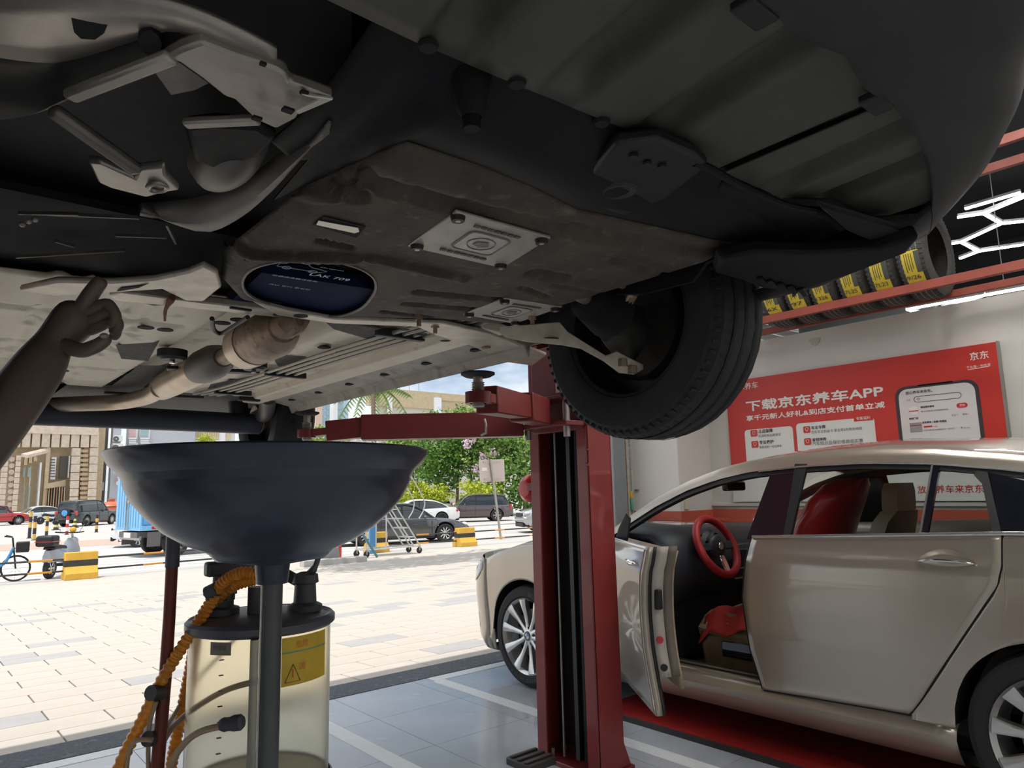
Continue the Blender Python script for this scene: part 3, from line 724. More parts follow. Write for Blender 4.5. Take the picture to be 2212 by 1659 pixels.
MB().tube([G(a, b, EZ) for a, b in ((432, 796), (420, 802), (372, 826), (350, 838), (342, 842))], [.045, .052, .052, .048, .030], 22).build('resonator', m_exhl, ex)
MB().tube(smooth_path([G(a, b, EZ-.012) for a, b in ((346, 840), (318, 856), (260, 868), (180, 872), (90, 876), (20, 880))], 5), .034, 16).build('tail_pipe', m_exhl, ex)
cr_ = MB()
for a, b in ((372, 770), (548, 792)):
    c = G(a, b, 1.76); o = MB().lathe([(0, -.012), (.034, -.012), (.045, -.004), (.045, .02)], c, 'z', 18).build('rubber_mount', m_blackp, ex)
    MB().cyl(c-Vector((0, 0, .022)), c-Vector((0, 0, .010)), .009, n=6).build('mount_bolt', m_chrome, o)
MB().beam(G(360, 795, 1.752), G(560, 805, 1.752), .05, .012).build('exhaust_bracket', m_blackp, ex, bevel=.004)
MB().tube(smooth_path([G(a, b, 1.755) for a, b in ((458, 688), (462, 712), (478, 720), (505, 705), (535, 685))], 6), .006, 8).build('sensor_cable', m_blackp, ex)

# --- front subframe and control arms
sub = MB().slab([G(a, b, 1.757) for a, b in ((545, 652), (620, 672), (720, 690), (900, 697), (960, 700), (1060, 722), (1120, 745), (1180, 768), (1150, 790), (1090, 782), (1020, 748), (940, 724), (900, 706), (720, 699), (600, 682))], (0, 0, .012)).build('subframe', m_steel, car, bevel=.003)
for a, b, w_ in ((875, 712, .022), (910, 722, .030), (962, 736, .026), (1092, 762, .02), (650, 683, .03)):
    c = G(a, b, 1.7555); MB().lathe([(0, 0), (w_*.6, 0)], c, 'z', 16).build('frame_hole', m_void, sub)
for a, b in ((1050, 752), (1112, 775)):
    c = G(a, b, 1.752); MB().cyl(c, c+Vector((0, 0, .012)), .014, n=6).build('frame_bolt', m_exh, sub)
arm = MB().slab([at(a, b, 0, lerp(1.07, 1.43, (a-1075)/318)) for a, b in ((1075, 716), (1140, 712), (1209, 706), (1227, 727), (1309, 778), (1333, 769), (1393, 799), (1369, 812), (1336, 808), (1303, 783), (1254, 756), (1212, 748), (1140, 742), (1090, 732))], (0, 0, .016)).build('control_arm', m_steel, car, bevel=.005)
c = at(1190, 729, 0, lerp(1.07, 1.43, 115/318))-Vector((0, 0, .003)); MB().lathe([(0, 0), (.020, 0)], c, 'z', 16).build('arm_hole', m_void, arm)
for a, b in ((1345, 785), (1366, 800)):
    c = at(a, b, 0, lerp(1.07, 1.43, (a-1075)/318))-Vector((0, 0, .008)); MB().cyl(c, c+Vector((0, 0, .02)), .013, n=6).build('arm_bolt', m_exh, arm)
la = MB().slab([G(a, b, 1.752) for a, b in ((40, 628), (120, 610), (240, 612), (330, 606), (405, 590), (440, 575), (470, 592), (478, 622), (440, 652), (400, 650), (350, 626), (255, 632), (120, 640))], (0, 0, .014)).build('control_arm', m_steel, car, bevel=.005)
MB().slab([G(a, b, 1.750) for a, b in ((252, 630), (300, 622), (322, 612), (300, 618), (262, 622))], (0, 0, .001)).build('arm_slot', m_void, la, smooth=0)
cm = MB().slab([G(a, b, 1.762) for a, b in ((235, 640), (260, 632), (440, 655), (560, 668), (700, 694), (560, 682), (430, 668), (250, 650))], (0, 0, .02)).build('cross_member', m_steel, car, bevel=.004)
for a, b in ((520, 668), (612, 682)):
    c = G(a, b, 1.760); MB().cbox(c, (.05, .012, .003)).build('member_slot', m_void, cm)
MB().slab([G(a, b, 1.775) for a, b in ((245, 640), (330, 636), (420, 648), (440, 600), (470, 620), (445, 660), (330, 662))], (0, 0, .02)).build('arm_bushing_bracket', m_shield, car, bevel=.008)
MB().tube(smooth_path([G(a, b, 1.75) for a, b in ((372, 642), (362, 660), (357, 672), (356, 692))], 4), [.007, .009, .008, .006, .005, .005, .004, .004, .004, .004, .003, .003, .003], 8).build('rag_scrap', M('rag_red', (.16, .045, .03), .9), car)
# left front inner fender panel seen beside the arm
MB().slab([G(a, b, 1.80) for a, b in ((25, 665), (110, 655), (160, 690), (230, 640), (240, 760), (120, 850), (10, 860))], (0, 0, .006)).build('wheelhouse_panel', m_pan, car, bevel=.003)

# --- front-left wheel hanging from the strut
fw = wheel(car, WC, WR, .205, m_rimd, out=1, spokes=9)
for k in range(3):
    rad = WR+.0006
    MB().lathe([(rad, -.006), (rad, .006)], WC+Vector((-.045+.045*k, 0, 0)), 'x', 48).build('tread_groove', m_void, fw)
tb = MB()
for k in range(72):
    a = 2*PI*k/72; d = Vector((0, math.cos(a), math.sin(a)))
    tb.beam(WC+d*(WR-.006)+Vector((-.060, 0, 0)), WC+d*(WR-.022)+Vector((-.097, 0, 0)), .007, .012, up=d)
tb.build('tread_blocks', m_tyre, fw, smooth=0)['kind'] = 'stuff'
m_hubd = M('hub_dark', (.045, .040, .036), .55, metal=.4, var=.3, vscale=20)
MB().lathe([(.150, -.06), (.150, -.02), (.05, -.02)], WC, 'x', 30).build('brake_disc', m_hubd, fw)
kn = MB().loft([[WC+Vector((x, .05*math.cos(a)*s_, .07*math.sin(a)*s_-.02)) for a in [2*PI*k/10 for k in range(10)]] for x, s_ in ((-.16, .6), (-.12, 1), (-.06, 1.1))]).build('knuckle', m_hubd, car)
MB().tube([WC+Vector((-.10, .0, -.04)), WC+Vector((-.09, .0, -.115))], [.04, .028], 12).build('ball_joint', m_hubd, kn)
MB().beam(WC+Vector((-.13, .02, -.03)), WC+Vector((-.16, -.09, .05)), .03, .03).build('steering_arm', m_exh, kn, bevel=.006)
bo = WC+Vector((-.15, -.01, .02)); bi = WC+Vector((-.42, -.06, .045)); bp = []; brad = []
for k in range(21):
    t_ = k/20; bp.append(bo.lerp(bi, t_*.42)); brad.append(lerp(.066, .040, t_)+(.010 if k % 2 else -.006))
MB().tube(bp, brad, 20).build('cv_boot', m_blackp, car)
MB().cyl(bo.lerp(bi, .4), bi, .017, n=12).build('drive_shaft', m_steel_d, car)
MB().tube([WC+Vector((-.14, .05, .05)), WC+Vector((-.20, .06, .30)), WC+Vector((-.24, .05, .52))], [.03, .035, .06], 14).build('strut', m_blackp, car)
MB().tube([WC+Vector((-.15, -.10, .05)), WC+Vector((-.35, -.13, .06)), WC+Vector((-.5, -.12, .07))], .011, 10).build('tie_rod', m_steel_d, car)
# opposite front wheel and both rear wheels
wheel(car, (-.075, WC.y+.02, WC.z), WR, .205, m_rimd, out=-1, spokes=9)
for s in (1, -1): wheel(car, (XC+s*.735, 3.76, 1.74), WR, .205, m_rimd, out=s, spokes=9)
# rear beam axle
MB().tube([(-.0, 3.66, 1.690), (.5, 3.66, 1.690), (1.38, 3.66, 1.684)], .052, 16).build('axle_beam', m_beam, car)
for s in (1, -1):
    MB().tube(smooth_path([(XC+s*.55, 3.40, 1.79), (XC+s*.60, 3.55, 1.735), (XC+s*.62, 3.76, 1.72)], 5), .040, 14).build('trailing_arm', m_steel_d, car)
    MB().lathe([(0, -.03), (.07, -.03), (.08, .0), (.05, .03)], (XC+s*.64, 3.74, 1.72), 'x', 18).build('brake_drum', m_exh, car)
    MB().cyl((XC+s*.52, 3.70, 1.70), (XC+s*.50, 3.72, 1.95), .05, .05, 14).build('rear_spring', m_blackp, car)
MB().box((.06, 3.42, 1.80), (1.48, 4.28, 1.86)).build('boot_floor', m_pan_d, car, smooth=0)

# --- engine bay: brackets and shields at the car's right front, with darkness behind
MB().box((-.04, .34, 2.12), (1.58, 1.42, 2.16)).build('bay_light_block_top', m_void, car, smooth=0)  # black cover added overhead so no light leaks into the bay
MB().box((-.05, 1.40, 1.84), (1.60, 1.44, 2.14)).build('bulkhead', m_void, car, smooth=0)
MB().box((-.05, 1.36, 1.815), (1.32, 1.84, 1.83)).build('gearbox_shade_plate', m_void, car, smooth=0)  # black plate put in as the shade between guard and floor pan
MB().box((-.06, .62, 1.84), (-.04, 1.42, 2.14)).build('bay_light_block_side', m_void, car, smooth=0)  # black wall added to keep light from leaking in sideways
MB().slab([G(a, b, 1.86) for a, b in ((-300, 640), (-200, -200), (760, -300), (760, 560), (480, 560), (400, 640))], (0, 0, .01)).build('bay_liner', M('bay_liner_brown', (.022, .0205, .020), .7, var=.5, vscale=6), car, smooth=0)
m_rail = M('rail_steel', (.36, .325, .285), .38, metal=.65, var=.2, vscale=8, bump=.05, bscale=50)
# curved fender rail sweeping from the upper left to the corner tab
ra_ = [(-60, -40, 1.80), (120, -30, 1.785), (300, -12, 1.775), (400, 10, 1.77), (500, 52, 1.765), (560, 82, 1.762), (598, 104, 1.76)]
rb_ = [(-60, 110, 1.83), (120, 130, 1.82), (300, 80, 1.80), (380, 62, 1.785), (470, 105, 1.775), (545, 132, 1.770), (598, 150, 1.766)]
aa = resample([G(*p) for p in ra_], 26); bb = resample([G(*p) for p in rb_], 26)
fr = MB().loft([[a, a.lerp(b, .3)-Vector((0, 0, .004)), a.lerp(b, .7)-Vector((0, 0, .002)), b] for a, b in zip(aa, bb)], closed=False).build('fender_rail', m_rail, car, smooth=60, solid=.006)
for poly in (((158, 15), (182, 6), (205, 10), (226, 32), (234, 50), (225, 72), (205, 86), (175, 84), (160, 70), (154, 40)), ((298, 85), (308, 70), (325, 64), (342, 78), (350, 97), (343, 116), (320, 120), (303, 108))):
    MB().slab([G(a, b, 1.786 if a < 250 else 1.779) for a, b in poly], (0, 0, .012)).build('rail_cutout', m_void, fr, smooth=0)
lw_ = resample([G(*p) for p in ((-60, 262, 1.84), (60, 250, 1.82), (150, 212, 1.80), (260, 166, 1.785), (372, 122, 1.775), (470, 112, 1.772), (560, 140, 1.768))], 26)
MB().loft([[b+Vector((0, 0, .004)), b.lerp(l_, .35)+Vector((0, 0, .022)), b.lerp(l_, .7)+Vector((0, 0, .016)), l_] for b, l_ in zip(bb, lw_)], closed=False).build('inner_fender', M('inner_fender_grey', (.085, .080, .074), .5, metal=.3, var=.3, vscale=5), car, smooth=60, solid=.004)
# folded bracket arm with a pointed, bright tip
P = [(350, 130), (390, 108), (435, 92), (500, 118), (597, 150), (618, 162), (625, 180), (675, 198), (720, 216), (645, 248), (640, 258), (597, 280), (553, 260), (506, 216), (486, 210), (436, 170), (388, 136)]
ba = MB().slab([G(a, b, lerp(1.765, 1.738, max(0, min(1, (a-350)/370)))) for a, b in P], (0, 0, .016)).build('bracket_arm', m_rail, car, bevel=.004)
for a, b, w_ in ((657, 200, .008), (622, 238, .012), (555, 256, .010), (568, 138, .006)):
    c = G(a, b, 1.738); MB().cbox(c, (w_, w_*.8, .003)).build('bracket_hole', m_void, ba)
MB().slab([G(a, b, 1.735) for a, b in ((650, 205), (720, 216), (645, 248), (638, 240), (690, 217))], (0, 0, .004)).build('tip_flange', M('bright_flange', (.72, .69, .6), .3, metal=.5), ba, bevel=.001)
MB().beam(G(150, 208, 1.765), G(372, 122, 1.765), .018, .012).build('stay_rod', m_rail, car, bevel=.004)
MB().slab([G(a, b, 1.79) for a, b in ((330, 150), (380, 130), (450, 180), (420, 195), (370, 205))], (0, 0, .004)).build('web_plate', m_steel_d, ba, smooth=0)
MB().beam(G(398, 266, 1.77), G(560, 258, 1.77), .016, .010).build('cross_stay', m_rail, car, bevel=.003)
# rounded crash-box lobes with a drain hole
def lobe(cx, cy, rx, ry, z0, dz, name, mat=None):
    c = G(cx, cy, z0)
    return MB().grid(lambda u, v: (c.x+rx*v*math.cos(2*PI*u), c.y+ry*v*math.sin(2*PI*u), z0-dz*math.cos(PI/2*v)+.06*max(0, v-.75)), 30, 10).build(name, mat or m_steel_d, car, smooth=60)
lb = lobe(492, 352, .048, .115, 1.80, .035, 'crash_box')
c = G(487, 391, 1.768); MB().lathe([(0, 0), (.006, 0)], c, 'z', 14).build('drain_hole', m_void, lb)
su = resample([G(a, b, 1.80) for a, b in ((300, 440), (400, 430), (470, 410), (540, 380), (600, 335), (660, 290), (712, 262))], 24)
sl0 = resample([G(a, b, 1.778) for a, b in ((306, 452), (400, 490), (455, 498), (520, 466), (580, 415), (640, 350), (714, 264))], 24)
MB().loft([[a, a.lerp(b, .25)+Vector((0, 0, -.010)), a.lerp(b, .5)+Vector((0, 0, -.014)), a.lerp(b, .8)+Vector((0, 0, -.006)), b, b+Vector((0, .006, .014))] for a, b in zip(su, sl0)], closed=False).build('skirt_panel', m_steel_d, car, smooth=60, solid=.005)
MB().slab([G(a, b, 1.778) for a, b in ((395, 275), (460, 268), (560, 275), (600, 300), (560, 345), (470, 372), (415, 350))], (0, 0, .02)).build('crash_box_face', m_shield, car, bevel=.02, seg=4)
# towing eye bracket
te_ = MB().slab([G(a, b, lerp(1.775, 1.748, max(0, min(1, (a-190)/190)))) for a, b in ((190, 350), (215, 352), (290, 386), (300, 366), (355, 360), (358, 380), (388, 412), (352, 418), (318, 428), (240, 408), (212, 395))], (0, 0, .012)).build('towing_eye_bracket', m_rail, car, bevel=.004)
MB().tube([G(340+20*math.cos(a), 404+9*math.sin(a), 1.752) for a in [2*PI*k/16 for k in range(16)]], .004, 8, closed=True).build('towing_eye', m_rail, te_)
MB().beam(G(110, 235, 1.79), G(300, 370, 1.76), .022, .016).build('front_rail_edge', m_steel_d, car, bevel=.006)
for a, b in (((100, 462), (300, 470)), ((35, 555), (270, 540)), ((250, 508), (360, 512)), ((360, 485), (380, 525)), ((40, 460), (170, 462)), ((120, 520), (160, 532))):
    MB().beam(G(*a, 1.80), G(*b, 1.80), .004, .006).build('wiring', m_steel_d, car)
for a, b in ((48, 485), (62, 478), (76, 474)):
    MB().ball(G(a, b, 1.79), .005, 8, 6).build('wiring_clip', m_steel, car)

# --- outer body of the lifted car, so that it reads as a car from the side
def bx_(y): return .86*(1-.10*max(0, (abs(y-2.28)/2.05))**6)
ysb = [.92+.12*i for i in range(29)]
for s in (1, -1):
    ring_ = []
    for y in ysb:
        zl = 1.80
        for cy in (WC.y, 3.76):
            d = abs(y-cy)
            if d < .37: zl = max(zl, 1.745+math.sqrt(.37**2-d*d))
        hw = bx_(y); ring_.append([(XC+s*(hw-.02), y, zl), (XC+s*hw, y, max(zl+.02, 1.98)), (XC+s*hw, y, 2.2), (XC+s*(hw-.05), y, 2.42), (XC+s*(hw-.08), y, 2.46)])
    MB().loft(ring_, closed=False).build('body_side', m_paintl, car, smooth=50)
MB().loft([[(XC-.78, y, 2.46-(.10 if y < 1.3 else 0)*(1.3-y)), (XC, y, 2.50-(.12 if y < 1.3 else 0)*(1.3-y)), (XC+.78, y, 2.46-(.10 if y < 1.3 else 0)*(1.3-y))] for y in (.30, .6, .9, 1.3, 1.5)], closed=False).build('bonnet', m_paintl, car, smooth=60)
rf = [(1.45, 2.47), (2.05, 2.88), (2.4, 3.0), (3.0, 3.03), (3.6, 2.97), (4.0, 2.80), (4.28, 2.45)]
MB().loft([[(XC-.78, y, 2.44), (XC-.62, y, max(2.45, z-.06)), (XC, y, z), (XC+.62, y, max(2.45, z-.06)), (XC+.78, y, 2.44)] for y, z in rf], closed=False).build('greenhouse', m_glass_t, car, smooth=50)
MB().loft([[(XC-.60, y, z-.05), (XC, y, z+.01), (XC+.60, y, z-.05)] for y, z in rf[1:6]], closed=False).build('roof', m_paintl, car, smooth=60, solid=.02)
MB().box((XC-.80, 4.26, 1.82), (XC+.80, 4.34, 2.45)).build('tailgate', m_paintl, car, bevel=.05)
for s in (1, -1): MB().ball((XC+s*.56, .345, 2.27), (.19, .10, .06), 12, 8).build('headlight', m_lampw, car)

# cabin-filter box showing through the opening of the guard
zb2 = ZG+.012
o, rx_, uy_ = G(470, 690, zb2), None, None
A, B = G(532, 640, zb2), G(745, 668, zb2); Cc = G(590, 545, zb2)
rt = (B-A).normalized(); up_ = Vector((0, 0, -1)).cross(rt)
up_ = up_ if up_.dot(Cc-A) > 0 else -up_
fb = thing('filter_box', 'dark blue printed filter carton showing through the guard opening', 'box', A)
W_, H_ = .40, .30
cB = A-rt*.02-up_*.10
MB().slab([cB, cB+rt*W_, cB+rt*W_+up_*H_, cB+up_*H_], (0, 0, .03)).build('carton', M('carton_blue', (.010, .017, .055), .8, spec=.12, var=.15, vscale=4), fb, bevel=.001)
m_pr = M('print_white', (.62, .64, .68), .5)
dn = Vector((0, 0, -.0006))
def tx(s, a, w_=None, h_=None, b=0): text(s, 'lettering', m_pr, fb, G(*a, zb2)+dn, rt, up_, w_, h_, bold=b, depth=0)
tx('LAK 709', (667, 594), .088, .018, .010)
tx('空调滤清器活性炭', (587, 595), .098, .011); tx('캐빈 필터 활성탄', (579, 614), .094, .010); tx('空调滤清器', (556, 649), .055, .009)
tx('Original', (690, 578), .05, .008)
cw = [(0, 0), (.10, 0), (.18, .0), (.20, .03), (.16, .045), (.13, .05), (.10, .085), (.04, .085), (.02, .05), (0, .04)]
o = G(598, 574, zb2)+dn
MB().tube([o+rt*(a*.5)+up_*(b*.5) for a, b in cw], .0009, 5, closed=True).build('car_outline_print', m_pr, fb)
for a in (.04, .15): MB().tube([o+rt*(a*.5+.009*math.cos(t_))+up_*(.009*math.sin(t_)) for t_ in [2*PI*k/12 for k in range(12)]], .0008, 5, closed=True).build('wheel_print', m_pr, fb)
# ------------------------------------------------------------------ two-post lift: the red post beside the silver car (its twin stands left of the picture)
m_red = M('lift_red', (.22, .024, .023), .42, var=.10, vscale=6, coat=.25)
m_redd = M('lift_red_arm', (.16, .018, .017), .45, var=.12, vscale=7, coat=.2)
m_blk = M('lift_black', (.014, .013, .016), .4)
m_rub = M('pad_rubber', (.03, .03, .03), .8)
m_zinc = M('zinc', (.42, .40, .37), .4, metal=.8, var=.1, vscale=20)
CX0, CX1, CY0, CY1, CH = 2.5, 2.670, 2.385, 2.80, 3.7
def make_post():
    L = thing('lift_post', 'tall red two-post lift column with arms, in front of the silver car', 'car lift', (2.62, 2.65, 0))
    sh = MB().box((CX0, CY0, .02), (CX1, CY0+.012, CH)).box((CX0, CY1-.012, .02), (CX1, CY1, CH)).box((CX1-.012, CY0, .02), (CX1, CY1, CH)).box((CX0, CY0, .02), (CX0+.012, CY0+.075, CH)).box((CX0, CY1-.068, .02), (CX0+.012, CY1, CH)).build('column_shell', m_red, L, bevel=.004)
    MB().box((CX0+.016, CY0+.14, .05), (CX0+.05, CY0+.165, CH-.1)).build('slide_rail', m_blk, L, smooth=0)
    for z in (1.50, 1.60):
        p = at(1271, 970 if z > 1.55 else 1003, 1, CY0)
        MB().cyl((p.x, CY0-.006, p.z), (p.x, CY0+.01, p.z), .010, n=12).build('bolt', m_red, sh)
    MB().cyl((CX0+.07, CY0+.125, .05), (CX0+.07, CY0+.125, 1.64), .034, n=20).build('hydraulic_cylinder', m_blk, L)
    MB().cyl((CX0+.045, CY0+.275, .03), (CX0+.045, CY0+.275, CH-.05), .0055, n=8).build('steel_cable', m_zinc, L)
    MB().box((CX1-.035, CY0+.015, .05), (CX1-.015, CY1-.015, CH-.02)).build('back_liner', m_blk, L, smooth=0)
    bp_ = MB().box((CX0-.01, CY0-.012, 0), (CX1+.06, CY1+.02, .022)).build('base_plate', m_red, L, bevel=.004)
    for x, y in ((CX1, CY0), (CX1, CY1-.012)):
        MB().prism([(x, .02), (x+.045, .02), (x, .13)], 'y', y, y+.012).build('gusset', m_red, L)
    for x in (CX0+.06, CX1-.03):
        for y in (CY1-.04,): MB().cyl((x, y, .02), (x, y, .045), .014, n=6).build('anchor_bolt', m_zinc, bp_)
    # carriage and arms
    ca = MB().box((CX0-.13, CY0+.01, 1.615), (CX0+.03, CY1-.02, 1.64)).box((CX0-.13, CY0+.01, 1.745), (CX0+.03, CY1-.02, 1.765)).box((CX0-.005, CY0+.02, 1.60), (CX0+.035, CY1-.03, 2.05)).build('carriage', m_redd, L, bevel=.004)
    for y in (CY0+.06, CY1-.07):
        MB().cyl((CX0-.075, y, 1.565), (CX0-.075, y, 1.80), .017, n=16).build('pivot_pin', m_zinc, ca)
    def arm(p0, pm, p1, nm):
        p0, pm, p1 = Vector(p0), Vector(pm), Vector(p1)
        a = MB().beam(p0, pm, .11, .125).build('swing_arm', m_redd, L, bevel=.006)
        d = (p1-pm).normalized(); q = pm+d*.0
        MB().beam(q-d*.08, p1-d*.10, .085, .10).build('arm_extension', m_redd, a, bevel=.005)
        MB().beam(p1-d*.14, p1-d*.03, .075, .036).build('arm_tongue', m_redd, a, bevel=.004)
        MB().lathe([(.030, -.020), (.046, -.020), (.046, .020), (.030, .020)], p1, 'z', 24).build('pad_socket', m_redd, a)
        top = 1.722
        sc = []
        zz = p1.z+.018
        prof_ = [(.016, p1.z-.035), (.022, p1.z-.03), (.022, p1.z+.01)]
        k = 0
        while zz < p1.z+.055: prof_ += [(.024 if k % 2 else .019, zz)]; zz += .004; k += 1
        prof_ += [(.017, p1.z+.056), (.017, top-.012)]
        MB().lathe([(r, z-p1.z) for r, z in prof_], p1, 'z', 18).build('pad_screw', m_zinc, a)
        MB().lathe([(0, top-.014-p1.z), (.045, top-.014-p1.z), (.060, top-.006-p1.z), (.060, top-p1.z), (0, top-p1.z)], p1, 'z', 24).build('lift_pad', m_rub, a)
        return a
    a1 = arm((2.36, 2.56, 1.69), (2.00, 2.29, 1.668), (1.50, 1.945, 1.634), 'front')
    a2 = arm((2.40, 2.745, 1.648), (1.72, 3.19, 1.640), (1.50, 3.345, 1.615), 'rear')
    # plough-shaped end of the long arm and the lock handle
    MB().tube([at(1047, 905, 0, 2.07), at(1050, 915, 0, 2.07), at(1050, 935, 0, 2.07), at(1040, 940, 0, 2.07)], .006, 8).build('lock_handle', m_zinc, a2)
    # warning plate above the carriage
    pl_ = MB().box((CX0-.006, CY0+.06, 1.80), (CX0-.001, CY0+.20, 1.90)).build('warning_plate', M('plate_aged', (.62, .58, .46), .5, var=.08, vscale=20), ca, smooth=0)
    MB().box((CX0-.0075, CY0+.06, 1.872), (CX0-.006, CY0+.145, 1.898)).build('warning_band', M('plate_yellow', (.62, .46, .08), .5), pl_, smooth=0)
    mt = M('plate_text', (.12, .10, .08), .6)
    text('注意安全', 'lettering', mt, pl_, (CX0-.008, CY0+.138, 1.877), (0, -1, 0), (0, 0, 1), .07, .016)
    text('下落注意', 'lettering', mt, pl_, (CX0-.0065, CY0+.138, 1.845), (0, -1, 0), (0, 0, 1), .07, .016)
    MB().tube([(CX0-.007, CY0+.17+.018*math.cos(t_), 1.83+.018*math.sin(t_)) for t_ in [2*PI*k/16 for k in range(16)]], .0025, 6, closed=True).build('prohibition_ring', M('ring_red', (.45, .05, .04), .5), pl_)
    MB().box((CX0-.02, CY0, CH), (CX1, CY1, CH+.03)).build('top_cap', m_red, L, bevel=.004)
    MB().box((CX0+.02, CY0+.05, CH+.03), (CX0+.14, CY1-.05, CH+.10)).build('pulley_box', m_blk, L, bevel=.01)
    return L
post = make_post()
p2 = copy_tree(post); p2.location = (2*XC-2.62, 2*2.645-2.65, 0); p2.rotation_euler = (0, 0, PI)
p2['label'] = 'second red lift column beyond the mechanic, at the picture\'s far left'; p2['label'] = 'red lift column behind the mechanic on the other side'
# crossbar overhead joining the two posts
MB_cb = MB().box((2*XC-2.62, 2.56, CH+.10), (2.62, 2.74, CH+.20)); tag(MB_cb.build('lift_crossbar', m_red, bevel=.006), 'red overhead crossbar joining the two lift columns', 'crossbar')
# low clamp block beside the post foot
cl_ = thing('arm_stop', 'small blue block with dark ribbed clamp head at the red lift column foot', 'clamp', (2.27, 2.62, 0))
MB().box((2.23, 2.56, 0), (2.33, 2.66, .07)).build('pedestal', M('stand_blue', (.10, .16, .26), .5), cl_, bevel=.004)
hd = MB().box((2.20, 2.53, .07), (2.37, 2.69, .105)).build('clamp_head', M('clamp_iron', (.05, .04, .04), .5, metal=.3), cl_, bevel=.006)
for k in range(3): MB().box((2.205, 2.55+.05*k, .105), (2.365, 2.57+.05*k, .114)).build('clamp_rib', MATS['clamp_iron'], hd, bevel=.003)

# ------------------------------------------------------------------ mobile oil drainer: funnel bowl, clear tank, hoses
m_bowl = M('bowl_navy', (.024, .033, .056), .32, var=.10, vscale=3, coat=.15)
m_pole = M('pole_grey', (.10, .105, .11), .38, metal=.5, var=.1, vscale=8)
m_lid = M('tank_lid_grey', (.10, .105, .125), .38, metal=.3)
m_tank = M('tank_translucent', (.97, .94, .82), .22, trans=.95, ior=1.12, spec=.4)
m_hose = M('hose_amber', (.85, .32, .02), .35, coat=.3, trans=.25, var=.2, vscale=40)
m_hoset = M('hose_tan', (.40, .30, .20), .4)
m_fit = M('fitting_dark', (.085, .085, .10), .45, metal=.3)
BC = Vector((.503, 1.252, 0))
dr = thing('oil_drainer', 'oil drainer with dark navy funnel bowl, grey pole and clear tank under the lifted car', 'oil drainer', (.57, 1.45, 0))
pr_ = [(.268, 1.390), (.2725, 1.387), (.272, 1.381), (.263, 1.366), (.247, 1.351), (.2415, 1.345), (.2405, 1.334), (.236, 1.322), (.226, 1.304), (.206, 1.280), (.178, 1.254), (.143, 1.232), (.108, 1.217), (.100, 1.210), (.094, 1.203), (.055, 1.197), (.030, 1.193), (.027, 1.165), (.027, 1.160)]
bw = MB().lathe(pr_, BC, 'z', 72).lathe([(.266, 1.388), (.255, 1.366), (.236, 1.33), (.20, 1.285), (.14, 1.245), (.03, 1.215)], BC, 'z', 72).build('funnel_bowl', m_bowl, dr, smooth=50)
MB().cyl(BC+Vector((0, 0, .30)), BC+Vector((0, 0, 1.175)), .0185, n=28).build('pole', m_pole, dr)
MB().cyl(BC+Vector((-.0185, -.004, .30)), BC+Vector((-.0185, -.004, 1.165)), .0022, n=6).build('pole_seam', m_zinc, dr)
TC = Vector((.597, 1.535, 0)); TR = .141
MB().lathe([(TR, .66), (TR, 1.046), (TR-.004, 1.046), (TR-.004, .66)], TC, 'z', 56).build('clear_tank', m_tank, dr)
MB().lathe([(0, .742), (TR-.006, .742)], TC, 'z', 48).build('tank_floor', M('oil_residue', (.28, .23, .13), .35, var=.2, vscale=14), dr)
ld = MB().lathe([(0, 1.070), (.06, 1.072), (.118, 1.066), (.132, 1.060), (.144, 1.064), (.150, 1.058), (.150, 1.046), (.143, 1.040), (0, 1.040)], TC, 'z', 56).build('tank_lid', m_lid, dr)
MB().lathe([(TR+.003, .655), (TR+.008, .662), (TR+.008, .74), (TR+.003, .745)], TC, 'z', 48).build('tank_band', m_fit, dr)
# yellow caution sticker and a small maker's tag, curved on the tank
def patch(a0, a1, z0, z1, name, mat, par, r=TR+.0012):
    return MB().lathe([(r, z0), (r, z1)], TC, 'z', 14, a0=a0, a1=a1).build(name, mat, par)
va = math.atan2(-TC.y, -TC.x)
def ang(px):       # tank angle seen at a pixel column
    best = None
    for k in range(400):
        a = va-PI/2+PI*k/399; p = TC+Vector((TR*math.cos(a), TR*math.sin(a), .95)); q = p-Vector((0, 0, EYE)); dpt = q.dot(_f); x = 1106+FPX*q.dot(_r)/dpt
        if best is None or abs(x-px) < best[0]: best = (abs(x-px), a)
    return best[1]
m_yl = M('sticker_yellow', (.62, .42, .035), .4, var=.12, vscale=14)
a0, a1 = sorted((ang(606), ang(700)))
yl = patch(a0, a1, .945, 1.036, 'caution_sticker', m_yl, dr)
patch(a0, a1, 1.006, 1.0085, 'sticker_line', M('sticker_green', (.12, .35, .25), .5), yl, TR+.0018)
def onT(a, z, r=TR+.002): return TC+Vector((r*math.cos(a), r*math.sin(a), z))
aw = ang(632); dd = .016/TR
MB().tube([onT(aw-dd, .952), onT(aw+dd, .952), onT(aw, .985)], .0008, 5, closed=True).build('warning_triangle', m_fit, yl)
MB().tube([onT(aw, .960), onT(aw, .976)], .0012, 5).build('exclamation_mark', M('print_orange', (.62, .15, .03), .5), yl)
rtv = lambda a: Vector((-math.sin(a), math.cos(a), 0))
aw2 = ang(650)
for s_, z_, w_ in (('危险', 1.014, .030), ('注意', .972, .018)):
    text(s_, 'lettering', MATS['print_orange'], yl, onT(aw2, z_)-rtv(aw2)*w_/2, rtv(aw2), (0, 0, 1), w_, .014)
a0, a1 = sorted((ang(452), ang(497)))
tg = patch(a0, a1, 1.012, 1.036, 'maker_tag', M('tag_grey', (.23, .21, .17), .5), dr)
am = (a0+a1)/2
text('合格证', 'lettering', m_fit, tg, onT(am, 1.022)-rtv(am)*.014, rtv(am), (0, 0, 1), .028, .009)
MB().cyl(onT(ang(548), .70, TR+.006), onT(ang(548), 1.04, TR+.006), .008, n=12).build('sight_tube', M('sight_glass', (.45, .45, .40), .2, trans=.4), dr)
